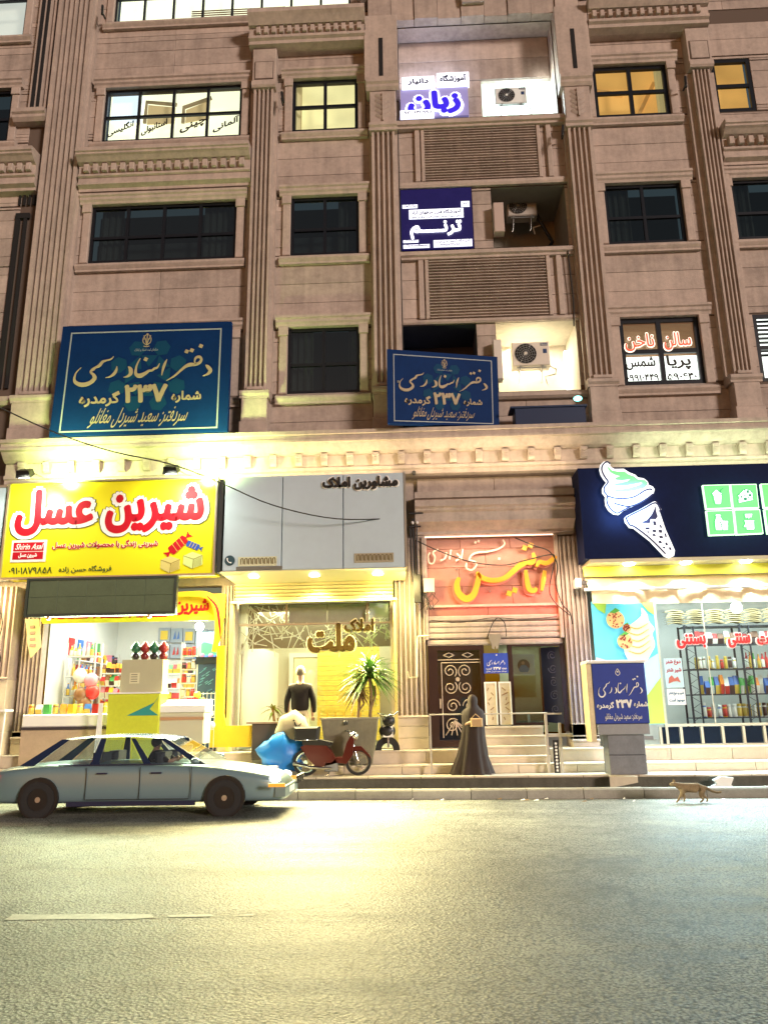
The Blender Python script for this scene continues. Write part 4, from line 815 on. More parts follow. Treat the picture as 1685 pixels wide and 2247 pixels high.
# ---- grey estate agent sign
P = thing('estate_agent_sign', 'wide pale grey estate agent sign of three panels with black lettering', 'sign', (-2.1, 16.3, 4.43))
GRS = mat('grey_composite_panel', (.50, .62, .70), .4, .1, noise=.08, nscale=1)
for a, b in ((-4.08, -2.83), (-2.82, -1.52), (-1.51, -.21)): MB().bev(a+.004, b-.004, 16.0, 16.12, 4.43, 6.5, .008).build('panel', GRS, P)
MB().box(-4.1, -.2, 16.13, 16.6, 4.43, 6.52).build('box_body', mat('sign_body', (.3, .32, .3), .5), P)
MB().box(-.21, -.17, 15.99, 16.6, 4.43, 6.52).build('edge_trim', STEEL, P)
MB().box(-4.2, -4.12, 16.0, 16.6, 4.4, 6.45).build('edge_trim', mat('dark_trim', (.06, .07, .07), .5), P)
text_mb('مشاورین املاک', -1.98, -.3, 6.1, 6.46, 15.995, .012, bold=.09).build('letter_outline', WHP, P); text_mb('مشاورین املاک', -1.95, -.33, 6.13, 6.43, 15.98, .03, bold=.05).build('lettering', BLACK, P)
MB().disc((-3.92, 4.65), .11, 15.985, 16.0, 22).build('phone_disc', mat('dark_teal', (.02, .06, .08), .5), P)
q = MB(); stroke(q, [(-3.97, 4.7, .03), (-3.965, 4.65, .018), (-3.93, 4.61, .018), (-3.88, 4.6, .03)], 15.97, 15.984); q.build('phone_symbol', WHP, P)
PL = mat('number_plate', (.62, .62, .42), .5)
for a, b, z0 in ((-3.74, -2.92, 4.52), (-1.28, -.45, 4.54)):
    MB().box(a, b, 15.985, 15.999, z0, z0+.2).build('number_plate', PL if a < -3 else mat('worn_number_plate', (.38, .34, .24), .6), P)
    q = MB()
    for k in range(9): stroke(q, [(a+.06+k*.085, z0+.04), (a+.06+k*.085, z0+.15), (a+.1+k*.085, z0+.165), (a+.11+k*.085, z0+.13), (a+.115+k*.085, z0+.05)], 15.975, 15.984, w=.018, k=2)
    q.build('worn_number', mat('brown_print', (.18, .14, .06), .6), P)
MB().box(-3.78, -2.8, 15.99, 16.0, 4.435, 4.51).build('peeled_strip', mat('peeled_grey', (.16, .15, .12), .7), P)
# soffit under it with three downlights
P = thing('sign_soffit', 'cream soffit with three round downlights under the grey sign', 'soffit', (-2.1, 16.3, 4.2))
MB().add([(-4.16, 16.0, 4.425), (-.2, 16.0, 4.425), (-.22, 16.62, 4.27), (-3.9, 16.62, 4.25), (-4.16, 16.0, 4.41), (-.2, 16.0, 4.41), (-.22, 16.62, 4.25), (-3.9, 16.62, 4.23)], [(0, 1, 2, 3), (7, 6, 5, 4), (4, 5, 1, 0)]).build('soffit_board', mat('cream_board', (.7, .62, .42), .5), P)
LAMPW = mat('downlight_warm', (1, 1, 1), .5, emit=(1, .93, .55), es=14); LAMPC = mat('downlight_cool', (1, 1, 1), .5, emit=(.9, 1, .95), es=18)
for x_ in (-3.45, -2.15, -.8):
    MB().lathe((x_, 16.25, 4.33), [(0, -.012), (.1, -.012), (.11, 0), (.11, .01)], 18).build('downlight', LAMPW, P)
    light('SPOT', 'downlight_beam', (x_, 16.22, 4.3), 330, (1, .86, .42), to=(x_, 15.6, 0), size=.09, spot=142, blend=.6)
# ---- ice cream shop sign
P = thing('ice_cream_shop_sign', 'dark navy shop sign with a glowing ice cream cone and green pictogram tiles', 'sign', (6.2, 16.3, 4.45))
MB().box(3.5, 9.6, 15.92, 16.6, 4.5, 6.46).build('board', mat('navy_sign_face', (.004, .010, .05), .75, spec=.15, noise=.3, nscale=2), P)
IW = mat('white_lit_face', (.95, .97, 1), .4, emit=(.96, .99, 1), es=.75); IG = mat('green_lit_face', (.2, .8, .3), .4, emit=(.13, .75, .16), es=.6); IGT = mat('green_tile_face', (.15, .6, .2), .4, emit=(.08, .62, .12), es=.55)
q = MB(); q.poly(TR['ICS'], 15.83, 15.9); q.poly(TR['ICC'], 15.83, 15.9); q.build('cone_face', IW, P)
MB().poly(TR['ICG'], 15.815, 15.829).build('green_swirl', IG, P)
q = MB()
for st in TR['ICL']: stroke(q, st, 15.818, 15.828, w=.032)
for d_ in TR['ICD']: q.poly(d_, 15.82, 15.829)
q.build('cone_lines', mat('navy_line', (.01, .02, .1), .5), P)
TG = mat('tile_rim', (.6, .95, .6), .4, emit=(.7, 1, .7), es=1.1)
for c in TR['TILES']+[[[7.23, 5.99], [7.76, 5.99], [7.76, 5.47], [7.23, 5.47]], [[7.23, 5.44], [7.76, 5.44], [7.76, 4.92], [7.23, 4.92]]]:
    q = MB(); q.poly([c[0], c[3], c[2], c[1]], 15.84, 15.91); q.build('pictogram_tile', TG, P)
    mx_ = sum(p[0] for p in c)/4; mz = sum(p[1] for p in c)/4; q = MB(); q.poly([(mx_+(p[0]-mx_)*.93, mz+(p[1]-mz)*.93) for p in c], 15.825, 15.839); q.build('pictogram_tile', IGT, P)
for st in TR['TIW']: MB().poly(st, 15.812, 15.824).build('pictogram', IW, P)
q = MB()
for st in TR['TIL']: stroke(q, st, 15.802, 15.811, w=.011)
for st in TR['TIW']: stroke(q, st+[st[0]], 15.804, 15.811, w=.010, k=1)
for x_, z_, r in TR['TIO']: q.disc((x_, z_), r, 15.803, 15.811, 12)
q.build('pictogram_lines', mat('dark_green_line', (.01, .2, .12), .5, emit=(.0, .12, .1), es=.4), P)
light('AREA', 'cone_halo', (4.4, 15.7, 5.6), 9, (.45, .75, 1), to=(4.4, 15.95, 5.6), size=.9)
light('AREA', 'green_halo', (6.6, 15.6, 5.4), 3.5, (.2, 1, .5), to=(6.6, 15.95, 5.4), size=1.3)
P = thing('right_soffit', 'yellow and cream soffit with bright round lamps under the navy sign', 'soffit', (6.2, 16.3, 4.3))
MB().prof(3.6, 9.6, [(15.93, 4.49), (16.9, 4.49), (16.9, 4.42), (15.93, 4.42)]).build('soffit_board', MATS['cream_board'], P)
MB().prof(3.55, 9.6, [(16.35, 4.41), (16.4, 4.41), (16.4, 4.2), (16.35, 4.2)]).build('yellow_band', mat('yellow_band', (.8, .78, .08), .5), P)
for x_ in (4.45, 5.62, 6.85, 8.0):
    MB().lathe((x_, 16.15, 4.41), [(0, -.02), (.1, -.02), (.12, 0), (.12, .005)], 18).build('downlight', LAMPC, P)
    light('SPOT', 'downlight_beam', (x_, 16.12, 4.36), 330, (.86, .97, 1), to=(x_, 15.4, 0), size=.09, spot=112, blend=.6)

for x_, e_, c_ in ((-2.1, 30, (1, .80, .42)), (1.7, 24, (1, .76, .45)), (6.4, 26, (.8, 1, .6))):
    light('AREA', 'cornice_uplight', (x_, 16.15, 6.56), e_, c_, to=(x_, 16.45, 8), size=3.4, size_y=.1)  # added fill to make the cornice glow, no fitting on the signs
P = thing('neighbour_sign', 'edge of a pale blue shop sign at the far left beside the yellow sign', 'sign', (-9.6, 16.3, 4.4))
MB().bev(-11, -8.93, 16.0, 16.5, 4.4, 6.4, .01).build('panel', GRS, P); MB().box(-11, -8.9, 15.97, 16.0, 6.4, 6.45).build('trim', STEEL, P)

for x_, z_, s_, lab in ((-3.15, 16.9, 1, 'short dark tube lamp on the second pilaster, beside the yellow window'), (3.98, 15.5, -1, 'short dark tube lamp low beside the upper louvre panel'), (7.15, 16.8, -1, 'short dark tube lamp on the pilaster right of the orange window'), (-8.1, 20.0, 1, 'short dark tube lamp high on the left pilaster')):
    P = thing('tube_lamp', lab, 'lamp', (x_, 16.7, z_), 'short tube lamps on the pilasters')
    MB().tube([(x_, 16.62, z_+.2), (x_+s_*.07, 16.5, z_-.22)], .035, 8).build('tube', BLACK, P); MB().box(x_-.02, x_+.02, 16.6, 16.85, z_-.02, z_+.02).build('bracket', BLACK, P)

cable('thin grey conduit running down beside the blue school signs', [(-.17, 16.9, 16.2), (-.165, 16.9, 14.0), (-.17, 16.9, 12.0), (-.16, 16.9, 9.6)], .014)
cable('thin dark drain pipe from the middle balcony down the louvre panel side', [(3.92, 16.9, 12.5), (3.9, 16.88, 12.2), (3.93, 16.88, 11.0), (3.9, 16.9, 10.3)], .016)
# ================================================================== street level frontage
front = thing('shopfront_masonry', 'beige stone pilasters and mouldings framing the ground floor shops', 'shopfront', (0, 17, .74))
q = MB()
for a, b in ((-14, -8.4), (-4.32, -3.95), (-.52, .2), (3.12, 3.72)): q.box(a, b, 17.0, 17.35, .7, 7.0)
q.box(-14, 11, 17.05, 17.4, 4.3, 7.0); q.box(.2, 3.12, 17.1, 17.35, 2.92, 5.4); q.build('backing_wall', STONE, front)
def gp(x0, x1, z0, z1, y=16.78, nf=5, plinth_z=1.42):
    w = x1-x0; fw = w/nf; pts = [(x0, 17.0), (x0, y)]
    for i in range(nf):
        a = x0+i*fw; pts += [(a+fw*.2, y), (a+fw*.28, y+.09), (a+fw*.72, y+.09), (a+fw*.8, y)]
    pts += [(x1, y), (x1, 17.0)]
    MB().vprof(plinth_z, z1, pts).build('fluted_shaft', STONE2, front)
    for a, b in ((z0, z0+.22), (z0+.225, z0+.46), (z0+.465, plinth_z-.06)): MB().bev(x0-.02, x1+.02, y-.05, 17.0, a, b, .008).build('plinth_block', STONE3, front)
    MB().prof(x0-.03, x1+.03, [(17, plinth_z-.06), (y-.07, plinth_z-.06), (y-.09, plinth_z-.03), (y-.05, plinth_z), (17, plinth_z)]).build('plinth_cap', STONE2, front)
gp(-.46, .17, .74, 5.22, nf=6); gp(3.16, 3.66, .74, 5.18, nf=5, plinth_z=.9); gp(-8.62, -8.18, .74, 4.3, nf=5, plinth_z=1.1); gp(-9.4, -8.78, .74, 4.3, nf=5, plinth_z=2.34, y=16.6); gp(-4.2, -3.98, .74, 4.25, nf=3, plinth_z=1.1)
panels(front, .08, 3.56, 6.15, 6.62, [], ch=.47, l=1.75, y=16.9)
ENT = [(17.03, 6.18), (16.45, 6.18), (16.45, 6.04), (16.52, 6.02), (16.52, 5.97), (16.4, 5.96), (16.4, 5.84), (16.46, 5.8), (16.46, 5.76), (16.52, 5.72), (16.52, 5.52), (16.8, 5.36), (16.8, 5.3), (16.86, 5.28), (16.86, 5.24), (17.03, 5.22)]
MB().prof(.02, 3.5, ENT).build('entrance_cornice', STONE2, front)
# stone wall above the doors, slab by slab, red neon glow in its colour
ew = MB().box(.2, 3.12, 17.0, 17.1, 2.9, 5.24).build('entrance_wall', JOINT, front)
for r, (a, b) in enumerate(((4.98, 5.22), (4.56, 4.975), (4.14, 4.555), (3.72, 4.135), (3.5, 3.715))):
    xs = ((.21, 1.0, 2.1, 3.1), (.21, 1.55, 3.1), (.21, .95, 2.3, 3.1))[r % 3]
    for p, q_ in zip(xs, xs[1:]): MB().bev(p+.003, q_-.003, 16.95, 17.0, a, b, .006).build('stone_panel', RED_LIT, ew)
for k, zz in enumerate((3.5, 3.36, 3.24, 3.12, 2.98)):
    MB().prof(.22, 3.1, [(17.0, zz-.12), (16.93, zz-.12), (16.90, zz-.09), (16.90, zz-.03), (16.93, zz), (17.0, zz)]).build('ribbed_moulding', STONE2, front)
MB().prof(.18, 3.14, [(17, 3.68), (16.86, 3.68), (16.86, 3.73), (17, 3.75)]).build('moulding', STONE2, front)
for a in (.17, 3.06): MB().bev(a, a+.08, 16.82, 17.0, 2.98, 5.24, .01).build('side_moulding', STONE2, front)
# gold calligraphy of the building name
NEONY = mat('amber_letters', (.62, .33, .03), .4, emit=(1, .42, .03), es=.14); NEONW = mat('cream_neon', (.8, .65, .5), .4, emit=(1, .75, .5), es=.12)
P = thing('building_name_lettering', 'amber calligraphy with thin cream script on the red stone over the entrance', 'lettering', (1.7, 16.9, 3.8))
for st in TR['AMA']:
    q = MB(); stroke(q, st, 16.80, 16.86); q.build('amber_stroke', NEONY, P)
q = MB()
for a, b in TR['AMD']: diamond(q, a, b, .075, 16.80, 16.86, .4)
q.build('amber_dots', NEONY, P)
q = MB()
for st in TR['AMA']: stroke(q, [[a-.03, b-.04, w*1.15] for a, b, w in st], 16.88, 16.93)
q.build('backing_letter', mat('rose_letter_back', (.6, .25, .2), .5), P)
q = MB()
for st in TR['MJ']: stroke(q, st, 16.84, 16.87, w=.035)
for a, b in TR['MJD']: diamond(q, a, b, .035, 16.84, 16.87)
q.build('thin_script', NEONW, P)
for x_, z_ in ((.9, 4.5), (1.6, 4.0), (2.6, 4.5)): MB().box(x_, x_+.02, 16.87, 16.95, z_, z_+.02).build('standoff', STEEL, P)
one(MB().box(.22, 3.04, 16.80, 16.83, 5.225, 5.245), 'light_strip', mat('strip_light', (1, .9, .8), .5, emit=(1, .7, .5), es=1.6), 'thin glowing strip under the entrance cornice', 'light strip')
light('AREA', 'red_wall_wash', (1.7, 16.55, 3.62), 9, (1, .16, .12), to=(1.7, 17.0, 4.3), size=2.2, size_y=.1)
light('AREA', 'red_wall_wash_side', (2.95, 16.6, 3.9), 5, (1, .08, .05), to=(2.7, 17.0, 3.6), size=.1, size_y=1.0)
light('AREA', 'entrance_downlight', (1.7, 16.3, 5.1), 42, (1, .74, .48), to=(1.7, 16.6, 1), size=2.4, size_y=.15)  # added neutral warm fill over the entrance, no lamp fitting here
# ---- entrance doors
DBR = mat('dark_brown_steel', (.03, .012, .01), .4, .2); IRON = mat('pale_wrought_iron', (.55, .45, .36), .4, .4)
P = thing('entrance_door', 'dark steel entrance door with curled wrought iron grille', 'door', (.82, 17.0, .76))
q = MB(); q.box(.22, .42, 16.93, 17.08, .76, 2.91); q.box(.42, 1.42, 16.93, 17.08, 2.76, 2.91); q.box(1.33, 1.42, 16.93, 17.08, .76, 2.76); q.box(.42, 1.33, 16.95, 17.05, .76, .9); q.build('door_frame', DBR, P)
MB().box(.42, 1.33, 17.12, 17.14, .9, 2.76).build('door_glass', DARKGL, P)
q = MB(); R = lambda *p: q.tube([(a, 16.98, b) for a, b in p], .011, 5)
R((.5, .95), (.5, 2.5)); R((.5, 2.5), (1.33, 2.5)); R((.42, 2.56), (1.33, 2.56))
def scroll(cx_, cz, r, a0, sg, y=16.98, turns=1.6, rr=.011):
    pts = []
    for k in range(22):
        t = k/21; a = a0+sg*t*turns*2*pi; pts.append((cx_+r*(1-t*.8)*cos(a), y, cz+r*(1-t*.8)*sin(a)))
    q.tube(pts, rr, 5)
for cx_, cz, a0, sg in ((.68, 2.32, -.8, 1), (1.0, 2.32, pi+.8, -1), (.68, 1.98, .8, -1), (1.0, 1.98, pi-.8, 1), (.7, 1.2, .8, 1), (1.05, 1.2, 2.2, -1), (.72, 1.6, 0, 1), (1.08, 1.6, pi, -1)): scroll(cx_, cz, .15, a0, sg)
for z_ in (2.66,):
    for x_ in (.55, .95): R((x_, z_), (x_+.12, z_+.05), (x_+.24, z_), (x_+.12, z_-.05), (x_, z_))
q.disc((.84, 2.15), .045, 16.95, 16.99, 14)
for k in range(6): R((.55+k*.12, 1.0), (.75, 1.3))
q.build('iron_grille', IRON, P); MB().box(.44, .47, 16.9, 16.95, 1.55, 1.75).build('handle', IRON, P)
P = thing('glazed_door', 'glass door leaf with posters beside an open dark iron leaf', 'door', (2.55, 17.0, 1.18))
q = MB(); q.box(1.93, 2.02, 16.93, 17.08, 1.18, 2.9); q.box(2.02, 3.12, 16.93, 17.08, 2.82, 2.9); q.box(3.03, 3.13, 16.93, 17.1, 1.05, 2.82); q.box(2.02, 2.7, 16.95, 17.05, 1.18, 1.24); q.build('door_frame', DBR, P)
MB().box(2.02, 2.64, 17.0, 17.01, 1.24, 2.82).build('pane', TINT, P)
q = MB(); q.add([(2.64, 17.25, 1.24), (3.05, 16.95, 1.2), (3.05, 16.95, 2.8), (2.64, 17.25, 2.8), (2.64, 17.3, 1.24), (3.05, 17.0, 1.2), (3.05, 17.0, 2.8), (2.64, 17.3, 2.8)], [(0, 1, 2, 3), (7, 6, 5, 4), (3, 2, 6, 7), (0, 3, 7, 4), (1, 5, 6, 2)]); q.build('open_leaf', mat('dark_blue_iron', (.012, .015, .045), .5), P)
q = MB()
for k in range(5): scroll(2.88, 1.5+k*.28, .1, k, 1 if k % 2 else -1, y=17.04, rr=.008)
q.build('leaf_scrolls', mat('dim_iron', (.06, .06, .09), .5), P)
MB().box(1.9, 3.2, 18.6, 18.65, 1.0, 3.0).build('inner_wall', mat('greenish_wall', (.35, .4, .28), .8, noise=.2), P)
POSTER = mat('white_paper', (.75, .75, .68), .6)
q = thing('door_poster', 'white round logo poster with a blue clad figure behind the door glass', 'poster', (2.3, 17.05, 2.1))
MB().box(2.03, 2.5, 17.03, 17.04, 2.22, 2.66).build('sheet', POSTER, q); MB().disc((2.26, 2.42), .13, 17.022, 17.029, 20).build('picture', mat('poster_dark', (.04, .06, .1), .6), q)
MB().poly([(2.15, 2.33), (2.2, 2.42), (2.3, 2.43), (2.38, 2.34), (2.34, 2.28), (2.18, 2.28)], 17.014, 17.021).build('picture', mat('poster_blue', (.03, .25, .5), .6), q); MB().disc((2.25, 2.47), .035, 17.014, 17.021, 12).build('picture', mat('poster_skin', (.6, .38, .3), .6), q)
text_mb('RGB-DIM-CODE STEP', 2.08, 2.46, 2.57, 2.62, 17.029, .002, rtl=False).build('lettering', INK, q) if False else None
MB().box(2.03, 2.5, 17.03, 17.04, 1.75, 2.2).build('sheet', mat('green_sheet', (.45, .5, .25), .6), q)
light('AREA', 'stairwell_light', (2.4, 17.9, 2.95), 14, (1, .95, .7), to=(2.4, 18, 1), size=.6)
# small blue notary plate and the tooth-shaped plate between the doors
P = thing('notary_plate', 'small bright blue notary plate between the two doors', 'sign', (1.65, 16.93, 2.26))
MB().box(1.4, 1.92, 16.9, 16.94, 2.26, 2.68).build('board', mat('bright_blue_board', (.02, .06, .42), .5), P)
q = MB()
for st in TR['NST']: stroke(q, [[1.42+a*.48, 2.2+b*.48, w*.48] for a, b, w in st], 16.892, 16.9)
q.build('calligraphy', WHP, P); text_mb('۲۳۷', 1.6, 1.76, 2.33, 2.39, 16.9, .005, bold=.05).build('number', WHP, P); text_mb('شماره', 1.78, 1.88, 2.33, 2.38, 16.9, .005, bold=.03).build('lettering', WHP, P); text_mb('گرمدره', 1.45, 1.57, 2.33, 2.38, 16.9, .005, bold=.03).build('lettering', WHP, P); text_mb('سردفتر سعید شیردل مغانلو', 1.45, 1.88, 2.275, 2.32, 16.9, .004).build('name_line', WHP, P); MB().disc((1.68, 2.64), .015, 16.89, 16.9, 10).build('emblem', WHP, P)
one(MB().poly([(1.54, 3.09), (1.66, 3.075), (1.78, 3.09), (1.79, 2.98), (1.74, 2.88), (1.73, 2.78), (1.68, 2.76), (1.66, 2.84), (1.64, 2.76), (1.59, 2.78), (1.58, 2.88), (1.53, 2.98)], 16.84, 16.88), 'tooth_plate', mat('grey_plate', (.3, .27, .22), .5, .3), 'grey tooth shaped plate hanging above the blue plate', 'sign')
for x_, w_, lab in ((1.42, .2, 'left narrow poster stand between the doors'), (1.72, .2, 'right narrow poster stand between the doors')):
    P = thing('poster_stand', lab, 'stand', (x_+.1, 16.9, 1.2), 'narrow poster stands between the doors')
    MB().box(x_, x_+w_, 16.9, 16.93, 1.2, 2.05).build('sheet', mat('cream_sheet', (.68, .6, .42), .6, noise=.2, nscale=10), P)
    q = MB(); q.box(x_-.03, x_, 16.88, 16.94, 1.2, 2.08); q.box(x_+w_, x_+w_+.03, 16.88, 16.94, 1.2, 2.08); q.box(x_, x_+w_, 16.88, 16.94, 2.05, 2.08); q.build('stand_frame', WHP, P)
    q = MB(); random.seed(int(x_*100))
    for k in range(7): stroke(q, [(x_+.02+.16*random.random(), 1.3+.1*k), (x_+.02+.16*random.random(), 1.36+.1*k)], 16.89, 16.899, w=.02)
    q.build('printed_pattern', mat('brown_motif', (.3, .18, .08), .6), P)
# handrail in front of the steps
WHR = mat('worn_white_rail', (.5, .47, .4), .5)
P = thing('handrail', 'white handrail with two square posts in front of the entrance steps', 'railing', (1.5, 15.8, .3))
MB().tube([(.2, 15.8, 1.43), (2.5, 15.8, 1.43)], .013, 8).build('rail', WHR, P)
for a in (2.44, 2.7): MB().box(a, a+.05, 15.78, 15.83, .31, 1.42 if a < 2.6 else 1.24).build('post', WHR, P)
MB().box(2.5, 2.78, 15.79, 15.82, 1.4, 1.43).build('cross_bar', WHR, P); MB().box(2.49, 2.95, 15.77, 15.84, .98, 1.04).build('cross_bar', WHR, P)
MB().box(2.57, 2.68, 15.79, 15.82, .31, .92).build('dark_panel', BLACK, P)
q = MB()
for k in range(9): diamond(q, 2.625, .36+k*.062, .028, 15.775, 15.789)
q.build('pattern', WHP, P)
MB().box(.195, .23, 15.78, 15.82, .31, 1.43).build('post', WHR, P)
P = thing('door_handrail', 'cream pipe handrail fixed to the pilaster left of the iron door', 'railing', (.0, 16.7, 1.9))
MB().tube([(.25, 16.66, 3.05), (.03, 16.66, 3.05), (-.0, 16.66, 3.0), (-.02, 16.66, 2.2), (-.2, 16.66, 2.18), (-.22, 16.66, 2.32)], .02, 8).build('pipe', mat('cream_pipe', (.75, .68, .45), .4), P)
for z_ in (2.9, 2.2): MB().box(-.03, .01, 16.67, 16.78, z_, z_+.05).build('bracket', STEEL, P)
# ================================================================== generic shop room
def shoproom(name, label, x0, x1, z0, z1, y0, y1, walls, floor_m, ceil_m, skew=0):
    P = thing(name, label, 'room', ((x0+x1)/2, y0, z0))
    MB().add([(x0, y1, z0), (x1, y1, z0), (x1, y1, z1), (x0, y1, z1)], [(0, 1, 2, 3)]).build('back_wall', walls, P)
    MB().add([(x0, y0, z0), (x0, y1, z0), (x0, y1, z1), (x0, y0, z1)], [(0, 1, 2, 3)]).build('side_wall', walls, P); MB().add([(x1, y0, z0), (x1, y1, z0), (x1, y1, z1), (x1, y0, z1)], [(3, 2, 1, 0)]).build('side_wall', walls, P)
    MB().add([(x0, y0, z0), (x1, y0, z0), (x1, y1, z0), (x0, y1, z0)], [(0, 1, 2, 3)]).build('floor', floor_m, P); MB().add([(x0, y0, z1), (x1, y0, z1), (x1, y1, z1), (x0, y1, z1)], [(3, 2, 1, 0)]).build('ceiling', ceil_m, P)
    return P
TILE = mat('shop_floor_tile', (.6, .57, .48), .3); IVORY = mat('ivory_wall', (.72, .70, .60), .7, noise=.06); PALE = mat('pale_shop_wall', (.72, .75, .72), .6, noise=.05)
SHELF = mat('white_shelf', (.72, .72, .68), .5); WARMC = mat('warm_goods', (.7, .45, .1), .5)
GOODS = [mat('goods_'+n, c, .4) for n, c in (('red', (.55, .03, .03)), ('yellow', (.75, .55, .04)), ('green', (.08, .4, .1)), ('blue', (.05, .16, .5)), ('orange', (.75, .26, .03)), ('white', (.75, .75, .7)), ('pink', (.7, .25, .35)), ('brown', (.2, .09, .04)))]
ORD = 'first second third fourth fifth sixth seventh eighth ninth tenth eleventh twelfth thirteenth fourteenth fifteenth sixteenth seventeenth eighteenth nineteenth twentieth'.split()
GN = ['red', 'yellow', 'green', 'blue', 'orange', 'white', 'pink', 'brown']
PROTO = {}; LABELS = [mat('label_white', (.75, .74, .66), .5), mat('label_gold', (.6, .42, .08), .35), mat('label_dark', (.06, .03, .03), .4), mat('label_red', (.5, .04, .03), .4)]
def packet_mesh(kind, mi, w, h):
    key = (kind, mi, round(w, 2), round(h, 2))
    if key in PROTO: return PROTO[key]
    q = MB()
    if kind == 'packet': q.add([(-w/2, -.02, 0), (w/2, -.02, 0), (w/2, .02, 0), (-w/2, .02, 0), (-w*.55, -.05, h*.5), (w*.55, -.05, h*.5), (w*.55, .05, h*.5), (-w*.55, .05, h*.5), (-w/2, -.01, h), (w/2, -.01, h), (w/2, .01, h), (-w/2, .01, h)],
        [(0, 1, 5, 4), (4, 5, 9, 8), (1, 2, 6, 5), (5, 6, 10, 9), (2, 3, 7, 6), (6, 7, 11, 10), (3, 0, 4, 7), (7, 4, 8, 11), (8, 9, 10, 11)])
    elif kind == 'bottle': q.lathe((0, 0, 0), [(w*.45, 0), (w*.5, h*.05), (w*.5, h*.55), (w*.2, h*.75), (w*.17, h*.92), (w*.22, h*.93), (w*.22, h), (0, h)], 8)
    elif kind == 'jar': q.lathe((0, 0, 0), [(w*.42, 0), (w*.5, h*.06), (w*.5, h*.7), (w*.42, h*.78), (w*.46, h*.8), (w*.46, h), (0, h)], 8)
    else: q.box(-w/2, w/2, -.06, .06, 0, h)
    me = D.meshes.new(kind); me.from_pydata(q.v, [], q.f)
    if kind in ('bottle', 'jar'): me.polygons.foreach_set('use_smooth', [True]*len(me.polygons))
    me.materials.append(GOODS[mi]); me.materials.append(LABELS[(mi*3+len(PROTO)) % 4])
    if kind in ('bottle', 'jar'):
        for f_ in me.polygons:
            zc = sum(me.vertices[i].co.z for i in f_.vertices)/len(f_.vertices)/h
            if zc > .88 or .1 < zc < .45: f_.material_index = 1
    elif kind == 'packet': me.polygons[0].material_index = 1
    PROTO[key] = me; return me
def goods(kind, x0, x1, y, z, w, h, where, cols, gap=1.08, jit=.1):
    x_ = x0+w/2; cnt = {}
    while x_ < x1-w/2:
        mi = random.choice(cols); hh = h*random.choice((.9, 1, 1.05))
        o = D.objects.new(kind, packet_mesh(kind, mi, w, hh)); COL.objects.link(o); o.location = (x_, y+random.uniform(-.03, .03), z); sc_ = random.uniform(.88, 1.1); o.scale = (sc_*.97, sc_*.97, random.uniform(.85, 1.12)); o.rotation_euler = (0, 0, random.uniform(-jit, jit))
        cnt[mi] = cnt.get(mi, 0)+1; tag(o, '%s %s %s from the left on the %s' % (ORD[min(cnt[mi]-1, 19)], GN[mi], kind, where), kind, '%s row on the %s' % (kind, where)); x_ += w*gap
def rack(label, x0, x1, y0, y1, zs, m=SHELF, top=None, group=None):
    P = thing('shelving_rack', label, 'shelf rack', ((x0+x1)/2, (y0+y1)/2, zs[0]), group)
    for z_ in zs: MB().box(x0, x1, y0, y1, z_-.025, z_-.001).build('shelf', m, P)
    for a in (x0, x1-.03):
        for b in (y0-.001, y1-.029): MB().box(a, a+.03, b, b+.03, zs[0]-.3, top or zs[-1]+.3).build('upright', m, P)
    return P
# ---- sweet shop (left)
R1 = shoproom('sweet_shop_interior', 'bright white sweet shop room behind the yellow sign', -8.16, -4.25, .74, 4.1, 17.05, 21.0, PALE, TILE, WHITE)
random.seed(21)
zz = (1.35, 1.75, 2.15, 2.5)
rack('white rack of snack packets at the back of the sweet shop', -7.2, -5.0, 19.4, 19.8, zz)
for z_, c_ in zip(zz, ([5, 0, 6], [0, 1, 5], [1, 4, 0, 5], [4, 1, 2, 0])): goods('packet', -7.15, -5.05, 19.5, z_, .12, .26, '%s shelf of the back snack rack' % ('lowest', 'second', 'third', 'top')[zz.index(z_)], c_)
zz = (1.5, 1.95, 2.4, 2.85)
rack('glass fronted cooler rack at the left of the sweet shop', -8.05, -7.35, 17.7, 18.1, zz)
for i, z_ in enumerate(zz): goods('bottle', -8.02, -7.4, 17.8, z_, .09, .26, '%s row of the left drinks cooler' % ('bottom', 'second', 'third', 'top')[i], [2, 1, 5, 3])
zz = (2.0, 2.5)
rack('white rack on the right side of the sweet shop', -5.3, -4.4, 18.6, 18.95, zz)
for i, z_ in enumerate(zz): goods('box', -5.25, -4.45, 18.7, z_, .1, .24, '%s shelf of the right rack' % ('lower', 'upper')[i], [5, 3, 2, 6])
zz = (1.35, 1.62, 1.9, 2.18, 2.46)
rack('low red and yellow snack rack just inside the sweet shop, behind the balloons', -7.3, -6.15, 17.9, 18.2, zz)
for i, z_ in enumerate(zz): goods('packet', -7.28, -6.15, 17.95, z_, .095, .22, '%s shelf of the rack behind the balloons' % ORD[i], ([0, 7, 4], [1, 4, 0], [0, 1, 6], [2, 0, 7, 1], [1, 4, 7])[i])
zz = (1.9, 2.2, 2.5, 2.8)
rack('small goods rack between carton and blue fridge', -5.35, -4.95, 17.6, 17.8, zz)
for i, z_ in enumerate(zz): goods('jar', -5.33, -4.95, 17.65, z_, .1, .18, '%s shelf beside the blue fridge' % ORD[i], [3, 2, 6, 7])
for i in range(5):
    P = thing('price_card', '%s coloured wall card from the left on the sweet shop side wall' % ORD[i], 'card', (-8.1, 18+i*.5, 3.0), 'cards on the side wall'); MB().box(-8.15, -8.13, 18.0+i*.5, 18.3+i*.5, 2.9, 3.3).build('sheet', GOODS[(i*3) % 7], P)
random.seed(4)
